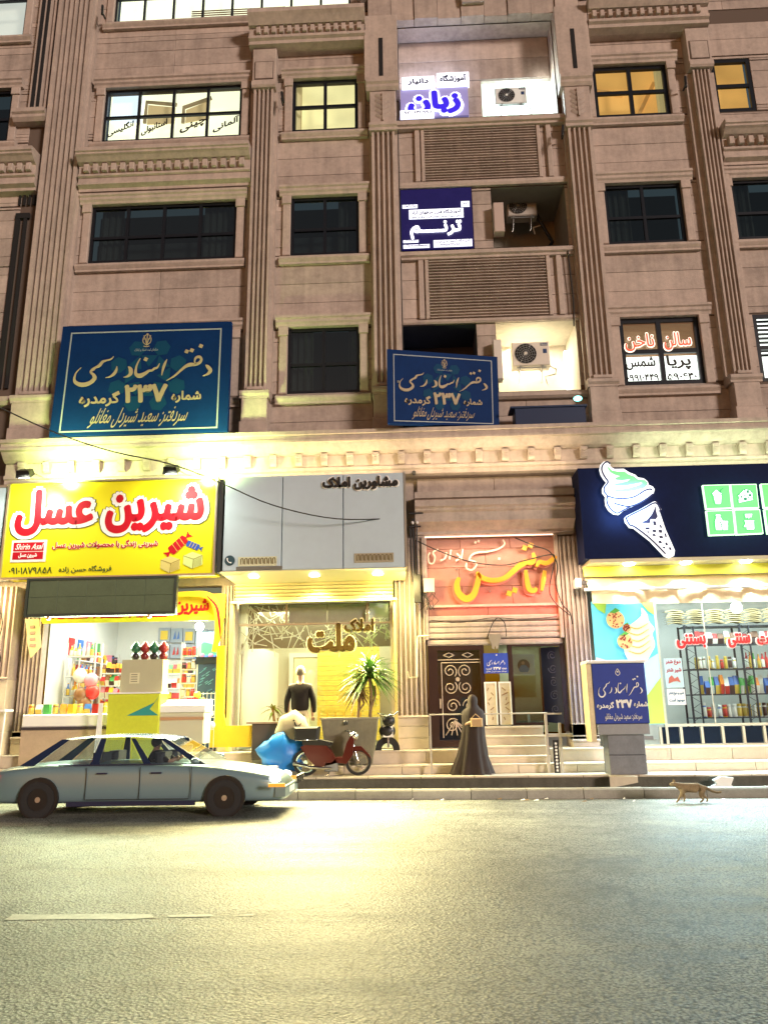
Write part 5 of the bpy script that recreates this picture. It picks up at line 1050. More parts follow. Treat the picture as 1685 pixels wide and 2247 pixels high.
for i in range(8):
    for j in range(2):
        x_ = -7.0+i*.34; P = thing('framed_print', '%s framed print from the left in the %s row on the sweet shop wall' % (ORD[i], ('lower', 'upper')[j]), 'picture', (x_+.15, 20.9, 3.0+j*.42), 'framed prints on the back wall')
        MB().box(x_, x_+.32, 20.9, 20.94, 3.0+j*.42-.02*i, 3.38+j*.42-.02*i).build('picture_frame', mat('grey_blue_frame', (.35, .42, .5), .5), P)
        q = MB(); cc = random.choice((0, 1, 3)); q.box(x_+.06, x_+.26, 20.88, 20.899, 3.06+j*.42-.02*i, 3.3+j*.42-.02*i) if cc == 1 else [q.poly([(x_+.07+k*.1, 3.08+j*.42-.02*i), (x_+.14+k*.1, 3.1+j*.42-.02*i), (x_+.12+k*.1, 3.3+j*.42-.02*i)], 20.88, 20.899) for k in range(2)]
        q.build('print', GOODS[cc], P)
P = thing('drinks_fridge', 'dark blue drinks fridge at the right of the sweet shop', 'fridge', (-4.65, 17.8, .76))
MB().bev(-5.0, -4.36, 17.6, 18.2, .76, 2.75, .02).build('cabinet', mat('fridge_blue', (.02, .07, .2), .35), P)
q = MB(); random.seed(8)
for k in range(40): a, b = random.uniform(-4.95, -4.45), random.uniform(1.5, 2.5); stroke(q, [(a, b), (a+.07, b+.04)], 17.585, 17.6, w=.012)
q.build('ripple_print', mat('light_blue_print', (.15, .45, .7), .4), P); MB().box(-5.0, -4.36, 17.57, 17.599, 2.6, 2.76).build('header', mat('header_dark', (.01, .02, .04), .4), P)
P = thing('wall_screen', 'pale blue lit screen high at the right of the sweet shop', 'screen', (-4.6, 18.4, 2.95)); MB().box(-4.75, -4.35, 18.4, 18.45, 2.95, 3.4).build('screen_frame', GREYMET, P); MB().box(-4.72, -4.38, 18.39, 18.399, 2.98, 3.37).build('screen', mat('screen_glow', (.6, .7, .9), .4, emit=(.6, .75, 1), es=1.2), P)
P = thing('mural', 'green and blue landscape picture at the right of the sweet shop', 'picture', (-5.0, 19.3, 2.9)); MB().box(-5.5, -4.8, 19.3, 19.34, 2.85, 3.5).build('sheet', mat('mural_blue', (.35, .6, .7), .6), P); MB().poly([(-5.48, 2.9), (-4.82, 2.9), (-4.82, 3.0), (-5.1, 3.2), (-5.3, 3.25), (-5.48, 3.1)], 19.28, 19.299).build('hill', mat('mural_green', (.1, .5, .2), .6), P)
for k in range(7): one(MB().sphere((-5.42+k*.11, 19.2, 2.86+.04*(k % 2)), .07), 'candy_jar_lid', GOODS[6 if k % 2 else 3], '%s round candy tub from the left, %s, under the landscape picture' % (ORD[k], 'pink' if k % 2 else 'blue'), 'tub', 'candy tubs under the landscape picture')
for k, (x_, z_, c_) in enumerate(((-7.25, 2.35, 5), (-7.0, 2.25, 6), (-7.2, 1.95, 7), (-6.95, 2.0, 0), (-7.1, 1.75, 7), (-7.2, 1.62, 1))):
    P = thing('balloon', '%s foil balloon in the cluster by the sweet shop entrance' % ('white', 'pink', 'upper brown', 'red', 'lower brown', 'yellow')[k], 'balloon', (x_, 16.7, z_-.15))
    MB().sphere((x_, 16.7, z_), .15, 14, 10, (1, .7, 1.05)).build('balloon_skin', GOODS[c_], P); MB().tube([(x_, 16.7, z_-.15), (x_+.02, 16.7, z_-.4)], .004, 4).build('string', WHP, P)
random.seed(33)
P = rack('long white wall rack down the left side wall of the sweet shop', -8.14, -7.98, 18.3, 20.8, (1.4, 1.75, 2.1, 2.45, 2.8))
for i, z_ in enumerate((1.4, 1.75, 2.1, 2.45, 2.8)):
    for k in range(11):
        mi = random.randrange(8); kd = random.choice(('packet', 'box', 'jar')); o = D.objects.new(kd, packet_mesh(kd, mi, .15, .25)); COL.objects.link(o); o.location = (-8.04, 18.4+k*.22, z_); o.rotation_euler = (0, 0, pi/2+random.uniform(-.3, .3)); o.scale = (1, 1, random.uniform(.8, 1.1))
        tag(o, '%s %s, %s from the front on the %s side wall shelf' % (GN[mi], kd, ORD[k], ORD[i]), kd, 'goods on the side wall rack')
for i in range(10):
    kd = ('jar', 'packet', 'box')[i % 3]; mi = (i*5) % 8; o = D.objects.new(kd, packet_mesh(kd, mi, .12, .2)); COL.objects.link(o); o.location = (-8.0+i*.17, 16.2, 1.551)
    tag(o, '%s %s standing %s from the left on the white counter' % (GN[mi], kd, ORD[i]), kd, 'goods on the white counter')
# chest freezers, counter and cooler box in front of the shop
P = thing('display_freezer', 'green and yellow ice cream freezer under a beige carton', 'freezer', (-5.6, 15.7, .5))
MB().bev(-6.15, -5.1, 15.55, 16.0, .5, 1.92, .02).build('cabinet', mat('lime_cabinet', (.62, .68, .05), .4, noise=.15, nscale=4), P); MB().poly([(-5.75, 1.5), (-5.2, 1.75), (-5.1, 1.9), (-5.3, 1.62), (-5.12, 1.5)], 15.54, 15.549).build('teal_print', mat('teal_patch', (.03, .3, .28), .5), P)
MB().box(-6.17, -5.08, 15.53, 16.02, 1.921, 1.95).build('lid', WHP, P)
P = thing('chest_freezer', 'white chest freezer with sloping glass lid right of the lime freezer', 'freezer', (-4.7, 15.8, .5))
MB().bev(-5.2, -4.22, 15.6, 16.1, .95, 1.55, .02).build('cabinet', mat('freezer_beige', (.6, .58, .42), .4), P); MB().prof(-5.22, -4.2, [(15.58, 1.551), (16.12, 1.551), (16.12, 1.8), (15.58, 1.68)]).build('lid', WHP, P); MB().box(-5.2, -4.22, 15.59, 15.6, 1.4, 1.46).build('trim', STEEL, P)
for a in (-5.15, -4.3): MB().box(a, a+.04, 15.62, 15.66, .5, .95).build('leg', STEEL, P)
P = thing('beige_carton', 'plain beige carton with a pale paper label standing on the lime freezer', 'carton', (-5.52, 15.78, 1.95))
MB().add([(-5.95, 15.6, 1.955), (-5.09, 15.6, 1.955), (-5.09, 15.95, 1.955), (-5.95, 15.95, 1.955), (-5.93, 15.6, 2.59), (-5.1, 15.6, 2.59), (-5.1, 15.95, 2.59), (-5.93, 15.95, 2.59)], [(0, 3, 2, 1), (4, 5, 6, 7), (0, 1, 5, 4), (1, 2, 6, 5), (2, 3, 7, 6), (3, 0, 4, 7)]).build('carton_body', mat('beige_card', (.50, .47, .30), .7, noise=.06), P)
MB().box(-5.76, -5.56, 15.594, 15.599, 2.12, 2.33).build('paper_label', mat('label_paper', (.72, .68, .45), .6), P)
q = MB(); [stroke(q, [(-5.73, 2.16+k*.045), (-5.6, 2.16+k*.045)], 15.59, 15.593, w=.012) for k in range(4)]; q.build('label_text', mat('label_ink', (.15, .14, .08), .6), P)
for k, (c1, c2, nm) in enumerate(((2, 3, 'leftmost green'), (0, 0, 'second red'), (2, 2, 'third dark green'), (0, 4, 'rightmost red'))):
    x_ = -5.72+k*.19; P = thing('gift_figure', '%s wrapped gift pot standing on the beige carton' % nm, 'gift pot', (x_, 15.75, 2.59), 'wrapped gift pots on the carton')
    MB().lathe((x_, 15.75, 2.591), [(0, 0), (.06, 0), (.08, .05), (.085, .1), (.05, .14)], 12).build('pot', mat('pot_dark', (.03, .02, .02), .3) if k % 2 == 0 else mat('pot_red', (.2, .02, .02), .3), P)
    q = MB(); random.seed(k)
    q.lathe((x_, 15.75, 2.73), [(.035, 0), (.1, .06), (.095, .13), (.05, .19), (.02, .23)], 9); q.build('wrapping', mat('dark_green_wrap', (.02, .12, .06), .35) if c1 == 2 else mat('dark_red_wrap', (.3, .02, .02), .35), P)
P = thing('white_counter', 'long white counter across the left of the sweet shop', 'counter', (-7.2, 16.3, .5))
MB().bev(-8.1, -6.3, 16.05, 16.4, 1.3, 1.55, .02).build('counter_top', WHP, P); MB().box(-8.1, -6.3, 16.06, 16.4, .5, 1.24).build('counter_front', mat('tan_front', (.55, .42, .28), .6, noise=.2), P); MB().box(-8.1, -6.3, 16.03, 16.4, 1.245, 1.298).build('dark_band', mat('band_dark', (.05, .04, .05), .5), P)
P = thing('parasol_poles', 'bundle of white poles standing by the lime freezer', 'poles', (-6.3, 15.6, .5))
for k in range(4): MB().tube([(-6.34+k*.045, 15.5, .31), (-6.3+k*.02, 15.52, 1.75)], .014, 6).build('pole', WHP, P)
P = thing('wire_stand', 'wire display stand at the right of the sweet shop entrance', 'stand', (-4.4, 16.3, .5))
q = MB()
for k in range(7): q.tube([(-4.62, 16.3, 1.2+k*.12), (-4.2, 16.3, 1.2+k*.12)], .008, 4)
for k in range(6): q.tube([(-4.62+k*.084, 16.3, .5), (-4.62+k*.084, 16.3, 1.95)], .006, 4)
q.build('wire_frame', WHP, P)
random.seed(12)
for k in range(14): one(MB().sphere((-4.6+random.random()*.4, 16.27, 1.25+random.random()*.65), .05+.03*random.random(), 8, 6), 'snack_bag', GOODS[k % 8], '%s %s bag clipped on the wire display stand' % (('small', 'second')[k // 8], GN[k % 8]), 'bag', 'bags on the wire stand')
# hanging yellow banner and flexible side banners
P = thing('shop_banner', 'yellow fabric banner with red lettering over the sweet shop entrance', 'banner', (-6.2, 16.7, 3.6))
YB = mat('yellow_fabric', (.80, .55, .02), .6, noise=.12, nscale=5)
MB().box(-8.2, -4.15, 16.66, 16.7, 3.52, 4.05).build('cloth', YB, P); MB().box(-8.15, -4.3, 16.62, 16.66, 3.47, 3.56).build('hem', mat('yellow_hem', (.85, .75, .02), .5), P)
text_mb('شیرین', -5.25, -4.5, 3.6, 3.95, 16.655, .01, bold=.04).build('lettering', RDP, P); text_mb('شیرین عسل شیرین', -8.0, -5.4, 3.49, 3.8, 16.65, .01, bold=.04).build('lettering', RDP, P)
P = thing('curved_side_banner', 'yellow curved corner banner with red stripe at the right of the sweet shop', 'banner', (-4.3, 16.5, 2.7))
q = MB(); stroke(q, [(-5.2, 4.02, .1), (-4.6, 4.02, .12), (-4.36, 3.9, .14), (-4.24, 3.6, .16), (-4.22, 3.2, .16), (-4.3, 2.78, .08)], 16.42, 16.46); q.build('cloth', YB, P)
q = MB(); stroke(q, [(-4.5, 3.98, .02), (-4.28, 3.75, .05), (-4.2, 3.4, .05), (-4.16, 3.05, .01)], 16.41, 16.419); q.build('stripe', RDP, P)
P = thing('left_side_banner', 'pale yellow hanging pennant at the left of the sweet shop', 'banner', (-8.2, 16.4, 2.7)); MB().poly([(-8.42, 3.55), (-8.12, 3.55), (-8.02, 2.95), (-8.22, 2.72), (-8.3, 2.95)], 16.4, 16.42).build('cloth', mat('pale_yellow_cloth', (.8, .72, .35), .6), P)
for k in range(4): MB().box(-8.3+.01*k, -8.2+.02*k, 16.39, 16.399, 3.35-k*.13, 3.41-k*.13).build('print', mat('faded_print', (.55, .35, .25), .6), P)
one(MB().poly([(-4.28, .85), (-3.4, .85), (-3.4, 1.27), (-3.95, 1.27), (-4.02, 1.5), (-4.05, 2.9), (-4.2, 2.9), (-4.2, 1.35), (-4.28, 1.3)], 16.3, 16.4), 'yellow_cover', YB, 'bright yellow cloth cover flowing down the post between the two left shops', 'cover')
P = thing('stone_bench', 'dark counter end beside the yellow cover', 'counter', (-3.1, 16.3, .6)); MB().bev(-3.4, -2.7, 16.2, 16.5, .6, 1.3, .02).build('panel', mat('dark_brown_panel', (.08, .06, .05), .4), P); MB().box(-3.5, -2.65, 16.15, 16.55, 1.301, 1.34).build('top', STEEL, P)
# dark led matrix board
P = thing('led_board', 'dark green unlit led matrix board hanging under the yellow sign', 'led board', (-6.5, 15.75, 3.52))
LED = mat('led_matrix', (.09, .12, .07), .5, noise=.3, nscale=5)
for i in range(5):
    for j in range(2): MB().bev(-8.04+i*.612, -8.04+(i+1)*.612-.004, 15.7, 15.78, 3.56+j*.35, 3.56+(j+1)*.35-.004, .004).build('led_module', LED, P)
q = MB(); q.box(-8.1, -4.94, 15.69, 15.8, 4.262, 4.31); q.box(-8.1, -4.94, 15.69, 15.8, 3.5, 3.558); q.box(-8.1, -8.045, 15.68, 15.8, 3.5, 4.31); q.box(-4.985, -4.93, 15.68, 15.8, 3.5, 4.31); q.build('frame', mat('dark_steel', (.06, .09, .09), .4, .6), P)
for a in (-7.6, -5.5): MB().box(a, a+.06, 15.66, 15.72, 3.44, 3.5).build('clip', STEEL, P)
light('AREA', 'sweet_shop_light', (-6.2, 18.2, 4.0), 130, (.95, 1, .93), to=(-6.2, 18.6, 0), size=3, size_y=2.4)
light('AREA', 'sweet_shop_window_spill', (-6.2, 16.5, 3.3), 420, (.86, 1, .62), to=(-5.0, 9, .3), size=3.4, size_y=.8)
P = thing('ceiling_spot', 'glaring ceiling lamp at the top right of the sweet shop', 'lamp', (-4.95, 17.4, 3.35)); MB().sphere((-4.9, 17.4, 3.42), .1).build('bulb', mat('glare_bulb', (1, 1, 1), .5, emit=(.9, 1, 1), es=16), P); MB().tube([(-4.9, 17.4, 3.5), (-4.9, 17.4, 4.05)], .012, 6).build('stem', WHITE, P)
# ---- estate agent (centre)
R2 = shoproom('estate_office_interior', 'warm cream estate office room behind the glass front', -3.97, -.52, .74, 4.2, 17.05, 21.5, IVORY, TILE, mat('dark_ceiling', (.06, .05, .04), .7))
P = thing('timber_wall', 'yellow pine plank wall at the back of the estate office', 'wall cladding', (-1.8, 20.6, .76))
PINE = mat('pine_plank', (.62, .45, .07), .5, noise=.5, nscale=9, rnd=.12)
for k in range(20): MB().bev(-2.62, -1.0, 20.5, 20.55, .8+k*.125, .8+(k+1)*.125-.006, .006).build('plank', PINE, P)
P = thing('inner_door', 'cream door at the back of the estate office', 'door', (-2.95, 21.3, .76)); MB().bev(-3.35, -2.7, 21.2, 21.25, .76, 2.95, .01).build('leaf', mat('cream_leaf', (.75, .72, .5), .4), P); q = MB(); q.box(-3.47, -3.36, 21.15, 21.3, .76, 3.08); q.box(-2.69, -2.6, 21.15, 21.3, .76, 3.08); q.box(-3.36, -2.69, 21.15, 21.3, 2.96, 3.08); q.build('door_case', WHITE, P); MB().box(-2.8, -2.75, 21.1, 21.2, 1.8, 1.85).build('handle', STEEL, P)
P = thing('folding_screen', 'white ribbed partition along the left of the estate office', 'partition', (-3.6, 19, .76))
for k in range(16): MB().add([(-3.9+k*.012, 17.6+k*.2, .8), (-3.87+k*.012, 17.79+k*.2, .8), (-3.87+k*.012, 17.79+k*.2, 3.05), (-3.9+k*.012, 17.6+k*.2, 3.05), (-3.95, 17.6+k*.2, .8), (-3.95, 17.79+k*.2, .8), (-3.95, 17.79+k*.2, 3.05), (-3.95, 17.6+k*.2, 3.05)], [(0, 1, 2, 3), (0, 3, 7, 4), (1, 5, 6, 2), (3, 2, 6, 7)]).build('panel', mat('screen_white', (.74, .72, .66), .5), P)
# white crossed lattice under the ceiling
P = thing('lattice_screen', 'white random crossing lattice behind the upper office glass', 'screen', (-2.2, 17.5, 2.8)); random.seed(31); q = MB()
for k in range(150):
    a = random.uniform(-3.9, -.6); b = random.uniform(3.0, 3.85); an = random.uniform(0, pi); l = random.uniform(.12, .36)
    if -2.85 < a < -1.1 and b > 3.35: continue
    q.tube([(a-l*cos(an), 17.5+random.random()*.06, max(2.7, min(3.88, b-l*sin(an)))), (a+l*cos(an), 17.5+random.random()*.06, max(2.7, min(3.88, b+l*sin(an))))], .014, 4)
q.build('lattice', mat('white_lattice', (.8, .78, .66), .5), P)
MB().box(-3.9, -.6, 17.9, 17.95, 2.95, 4.1).build('dark_backing', mat('lattice_back', (.12, .10, .07), .7, noise=.4, nscale=4), P)
P = thing('shop_window', 'estate office glass front with brown lettering', 'window', (-2.2, 17.0, .76))
q = MB(); q.box(-3.98, -3.92, 16.97, 17.06, .76, 3.9); q.box(-.58, -.52, 16.97, 17.06, .76, 3.9); q.box(-3.92, -.58, 16.97, 17.06, 3.85, 3.9); q.box(-3.92, -.58, 16.975, 17.05, 3.37, 3.41); q.box(-2.88, -2.84, 16.975, 17.05, 3.41, 3.85); q.box(-1.10, -1.06, 16.975, 17.05, 3.41, 3.85); q.build('window_frame', STEEL, P)
MB().box(-3.92, -.58, 17.02, 17.026, .78, 3.84).build('pane', GLASS, P)
q = MB(); [q.box(a, b, 17.08, 17.09, 3.43, 3.83) for a, b in ((-2.82, -1.98), (-1.96, -1.12))]; q.build('frosted_panel', mat('taupe_film', (.42, .36, .28), .5, noise=.25, nscale=2), P)
MB().box(-1.04, -.62, 17.08, 17.1, 3.5, 3.84).build('white_blind', WHP, P)
BRL = mat('brown_letter', (.05, .028, .006), .8, spec=.1); RIM = mat('letter_rim', (.75, .66, .4), .5)
for t, a, b, c, d in (('ملت', -2.38, -1.36, 2.76, 3.4), ('املاک', -1.58, -.94, 3.2, 3.48)):
    text_mb(t, a-.03, b+.03, c-.03, d+.03, 16.995, .01, bold=.075).build('letter_rim', RIM, P); text_mb(t, a, b, c, d, 16.98, .02, bold=.045).build('lettering', BRL, P)
P = thing('roller_shutter', 'cream roller shutter half rolled above the office window', 'shutter', (-2.2, 16.6, 3.85))
CRM = mat('cream_slat', (.72, .62, .22), .4)
for k in range(5): MB().prof(-3.92, -.5, [(16.7, 3.87+k*.078), (16.6, 3.875+k*.078), (16.585, 3.90+k*.078), (16.6, 3.94+k*.078), (16.7, 3.945+k*.078)]).build('slat', CRM, P)
MB().box(-2.28, -2.22, 16.56, 16.584, 4.02, 4.07).build('lock', mat('orange_lock', (.5, .2, .03), .5), P); MB().box(-4.0, -.42, 16.56, 16.66, 3.82, 3.868).build('bottom_rail', mat('pale_rail', (.75, .7, .4), .4), P)
for a in (-4.02, -.5): MB().box(a, a+.06, 16.6, 16.75, .76, 3.82).build('guide_rail', mat('yellow_guide', (.75, .62, .2), .4), P)
def dracaena(label, x, y, z, h, r, n, m, group=None, seed=1):
    random.seed(seed); P = thing('potted_palm', label, 'plant', (x, y, z), group); q = MB(); q.tube([(x, y, z), (x+.03, y, z+h*.4), (x-.02, y, z+h*.7)], [.035, .03, .025], 7)
    q.tube([(x, y, z+.1), (x+.12, y, z+h*.35), (x+.1, y, z+h*.5)], [.025, .02, .02], 6); q.build('stem', mat('palm_stem', (.2, .13, .06), .8), P)
    lf = []
    for k in range(n):
        q = MB(); a = random.uniform(0, 2*pi); e = random.uniform(-.5, 1.35); l = r*random.uniform(.75, 1.1); b0 = Vector((x, y, z+h*random.uniform(.62, .74)))
        d = Vector((cos(a)*cos(e), sin(a)*cos(e)*.6, sin(e))); sd = d.cross(Vector((0, 0, 1))); sd = sd.normalized() if sd.length > .01 else Vector((1, 0, 0)); vs = []; fs = []
        for i in range(6):
            t = i/5; p = b0+d*l*t+Vector((0, 0, -.45*l*t*t)); w = .030*sin(pi*min(.97, .15+t*.85)); vs += [p-sd*w, p+Vector((0, 0, -.006)), p+sd*w]
        for i in range(5): fs += [(i*3, i*3+1, i*3+4, i*3+3), (i*3+1, i*3+2, i*3+5, i*3+4)]
        q.add(vs, fs, True); q.build('leaf', m, P)
    return P
LEAF = mat('palm_leaf', (.09, .2, .03), .45, rnd=.35); LEAF2 = mat('dry_leaf', (.2, .12, .04), .6, rnd=.4)
P = thing('planter', 'large dark grey tapered planter in front of the estate office', 'planter', (-1.4, 16.3, .6))
MB().add([(-1.86, 16.12, .5), (-.96, 16.12, .5), (-.96, 16.6, .5), (-1.86, 16.6, .5), (-1.97, 16.05, 1.36), (-.84, 16.05, 1.36), (-.84, 16.65, 1.36), (-1.97, 16.65, 1.36)], [(0, 3, 2, 1), (0, 1, 5, 4), (1, 2, 6, 5), (2, 3, 7, 6), (3, 0, 4, 7), (4, 5, 6, 7)]).build('pot', mat('planter_grey', (.20, .19, .13), .6, noise=.3, nscale=4, bump=.3, streak=.3), P)
MB().box(-1.99, -.82, 16.03, 16.67, 1.362, 1.4).build('rim', mat('planter_rim', (.3, .28, .2), .5), P)
dracaena('tall spiky green dracaena growing from the grey planter', -1.0, 16.3, 1.4, 1.25, .72, 190, LEAF, seed=2)
dracaena('drooping brownish houseplant left of the dracaena', -1.25, 16.35, 1.4, .75, .46, 90, LEAF2, seed=5)
P = dracaena('small pale green plant inside the office by the partition', -3.2, 17.5, .9, 1.0, .3, 26, LEAF, seed=7)
P = thing('office_desk', 'low orange lit desk rail inside the office', 'desk', (-2, 18.3, .76)); MB().box(-2.3, -1.3, 18.2, 18.6, 1.5, 1.55).build('top', PINE, P); q = MB(); [q.box(-2.3+k*.19, -2.26+k*.19, 18.2, 18.24, .76, 1.5) for k in range(6)]; q.build('rail', mat('desk_amber', (.7, .4, .05), .5), P)
light('AREA', 'office_light', (-2.2, 18.6, 3.9), 200, (1, .93, .55), to=(-2.2, 19.2, 0), size=2.8, size_y=2.5)
light('AREA', 'office_window_spill', (-2.0, 16.5, 2.9), 1050, (1, .84, .40), to=(-.9, 9.0, .3), size=2.8, size_y=1.0)
# ---- dairy / ice cream shop (right)
R3 = shoproom('dairy_shop_interior', 'white dairy and ice cream shop room behind the right window', 4.0, 9.4, .74, 4.15, 17.0, 20.5, PALE, TILE, WHITE)
P = thing('ice_cream_poster', 'tall blue and green poster of strawberry soft ice cream beside the window', 'poster', (4.4, 16.75, 1.18))
MB().box(3.74, 5.04, 16.74, 16.8, 1.17, 3.72).build('sheet', mat('poster_sky', (.12, .55, .72), .4, emit=(.1, .5, .65), es=.35), P)
MB().poly([(3.74, 1.18), (5.03, 1.18), (5.03, 2.6), (4.5, 2.3), (3.74, 2.55)], 16.725, 16.739).build('pale_area', mat('poster_pale', (.5, .85, .85), .4, emit=(.3, .55, .5), es=.35), P)
MB().poly([(4.3, 1.18), (5.03, 1.18), (5.03, 2.1), (4.6, 1.6)], 16.71, 16.724).build('lime_area', mat('poster_lime', (.45, .8, .1), .4, emit=(.3, .6, .05), es=.35), P)
q = MB(); q.poly([tuple(a) for a in smooth_pts([(4.34, 2.62), (4.45, 2.42), (4.7, 2.38), (4.88, 2.6), (4.98, 2.78), (4.95, 3.0), (5.0, 3.12), (4.9, 3.28), (4.88, 3.42), (4.78, 3.56), (4.76, 3.4), (4.62, 3.28), (4.48, 3.18), (4.42, 3.05), (4.33, 2.9), (4.34, 2.64)], 4)[:-1]], 16.69, 16.709); q.build('soft_ice', mat('poster_cream', (.85, .8, .5), .5, emit=(.5, .48, .25), es=.4), P)
q = MB(); [stroke(q, [(4.42+k*.01, 2.66+k*.13, .02), (4.65, 2.6+k*.13, .03), (4.88, 2.75+k*.12, .01)], 16.68, 16.689) for k in range(5)]; q.build('soft_ice_folds', mat('poster_ochre', (.6, .45, .12), .5), P)
for x_, z_, r in ((4.2, 3.32, .19), (4.36, 2.86, .16), (4.42, 3.14, .09)):
    MB().disc((x_, z_), r, 16.67, 16.679, 18).build('berry', mat('berry_pink', (.75, .52, .2), .5), P); q = MB(); random.seed(int(r*100))
    for k in range(22): a = random.random()*6.3; rr = r*.85*random.random()**.5; q.disc((x_+rr*cos(a), z_+rr*sin(a)), .016, 16.66, 16.669, 8)
    q.build('seeds', mat('berry_dark', (.35, .03, .02), .5), P); MB().poly([(x_-r*.6, z_+r*.8), (x_, z_+r*.7), (x_+r*.6, z_+r), (x_+.02, z_+r*1.3)], 16.665, 16.668).build('berry_leaf', mat('berry_green', (.1, .4, .05), .5), P)
q = MB(); q.poly([(4.05, 2.1), (4.12, 2.1), (4.5, 2.42), (4.42, 2.48)], 16.69, 16.705); q.build('cone_tip', FRAME, P)
q = MB(); q.poly([(3.75, 3.7), (4.05, 3.7), (4.0, 3.45), (3.85, 3.55)], 16.69, 16.709); q.poly([(4.75, 3.7), (5.03, 3.7), (5.03, 3.4), (4.9, 3.5)], 16.69, 16.709); q.build('leaf_print', mat('poster_leaf', (.4, .7, .1), .5), P)
P = thing('display_window', 'large dairy shop window with red lettering', 'window', (6.8, 16.8, .76))
q = MB(); q.box(5.05, 5.1, 16.78, 16.86, .76, 3.72); q.box(5.1, 9.4, 16.78, 16.86, 3.66, 3.72); q.box(5.1, 9.4, 16.78, 16.86, 1.12, 1.17); q.box(4.6, 9.4, 16.78, 16.86, .74, .77); q.box(6.08, 6.092, 16.80, 16.84, 1.17, 3.66); q.build('window_frame', mat('cream_frame', (.7, .66, .5), .5), P)
MB().box(5.1, 9.4, 16.83, 16.836, 1.17, 3.66).build('pane', GLASS, P)
for k in range(7):
    MB().box(4.98+k*.42, 5.32+k*.42, 16.8, 16.84, .78, 1.11).build('dark_panel', mat('dark_panel_blue', (.01, .02, .04), .15), P); MB().box(4.92+k*.42, 4.97+k*.42, 16.78, 16.85, .78, 1.11).build('post', MATS['cream_frame'], P)
for t, a, b in (('بستنی', 5.46, 6.06), ('سنتی', 6.52, 6.98), ('لبنیات', 7.12, 7.75)):
    text_mb(t, a-.03, b+.03, 2.66, 3.03, 16.77, .006, bold=.1).build('letter_outline', WHP, P); text_mb(t, a, b, 2.69, 3.0, 16.76, .01, bold=.045).build('lettering', mat('bright_red', (.7, .02, .02), .4, emit=(.6, .02, .02), es=.5), P)
for lab, z0, z1, lines in (('pale blue notice with red lettering on the dairy window', 1.9, 2.5, (('دوغ شتر', 2.36, 2.47), ('شیر شتر', 2.2, 2.3))), ('white notice with teal lettering low on the dairy window', 1.55, 1.87, (('شیر و دوغ شتر', 1.74, 1.82), ('موجود است', 1.6, 1.68)))):
    P = thing('window_notice', lab, 'notice', (5.35, 16.76, z0)); MB().box(5.15, 5.52, 16.765, 16.775, z0, z1).build('sheet', mat('notice_pale', (.6, .82, .82), .5) if z0 > 1.8 else WHP, P)
    for t, a, b in lines: text_mb(t, 5.18, 5.49, a, b, 16.765, .004, bold=.03).build('lettering', RDP if z0 > 1.8 else mat('teal_ink', (.02, .15, .2), .5), P)
    if z0 > 1.8: MB().poly([(5.2, 1.98), (5.22, 2.1), (5.28, 2.15), (5.33, 2.08), (5.4, 2.12), (5.45, 2.0), (5.38, 2.03), (5.3, 2.02)], 16.755, 16.764).build('camel_picture', mat('camel_red', (.55, .15, .1), .5), P)
IRN = mat('shelf_iron', (.03, .035, .05), .4, .5)
P = thing('iron_shelving', 'black iron display shelving inside the dairy shop window', 'shelf rack', (6.7, 17.8, 1.1), None)
zz = (1.28, 1.77, 2.31, 2.85, 3.24)
for z_ in zz: MB().box(5.92, 9.0, 17.6, 18.0, z_-.025, z_-.001).build('shelf', IRN, P)
for a in (5.9, 7.1, 8.3):
    for y_ in (17.58, 18.0): MB().box(a, a+.04, y_, y_+.03, .76, 3.26).build('upright', IRN, P)
    q = MB()
    for k in range(8): q.tube([(a+.02, 17.6, 1.2+k*.26), (a+.22, 17.6, 1.33+k*.26), (a+.02, 17.6, 1.46+k*.26)], .008, 4)
    q.box(a+.2, a+.23, 17.58, 17.61, 1.1, 3.24); q.build('lattice_strip', IRN, P)
random.seed(77)
goods('jar', 6.15, 8.3, 17.72, 1.28, .1, .28, 'lowest iron shelf of the dairy shop', [5, 1, 3, 5]); goods('packet', 6.15, 8.3, 17.72, 1.77, .1, .36, 'second iron shelf of the dairy shop', [2, 4, 3, 3, 5], jit=.5)
goods('jar', 6.1, 7.05, 17.72, 2.31, .085, .26, 'third iron shelf of the dairy shop', [5, 1, 7]); goods('bottle', 7.2, 8.4, 17.72, 2.31, .08, .36, 'third iron shelf of the dairy shop', [0, 2, 4])
goods('packet', 6.15, 8.3, 17.72, 2.85, .12, .28, 'upper iron shelf of the dairy shop', [5, 7, 0])
for i in range(9):
    x_ = 5.75+i*.42; P = thing('bread_stack', '%s stack of flat bread bundles from the left on the iron shelving' % ORD[i], 'bread', (x_, 17.7, 3.27), 'bread bundles on the iron shelving'); random.seed(50+i)
    for k in range(7):
        s = random.uniform(-.03, .03); q = MB(); pts = [(x_-.2+.4*t/6+s, 17.55, 3.28+k*.045+.035*sin(pi*t/6)) for t in range(7)]
        q.add([p for p in pts]+[(a, 17.9, c) for a, b, c in pts]+[(a, b, c+.022) for a, b, c in pts]+[(a, 17.9, c+.022) for a, b, c in pts], [(t, t+1, 15+t, 14+t) for t in range(6)]+[(14+t, 15+t, 22+t, 21+t) for t in range(6)]); q.build('bundle', mat('bread_crust', (.42, .33, .16), .7, rnd=.4), P)
P = thing('fabric_awning', 'gathered cream fabric awning with white roller above the dairy window', 'awning', (6.5, 16.5, 3.6))
CLO = mat('cream_fabric', (.72, .58, .34), .75, noise=.2, nscale=4, bump=.3, bscale=14)
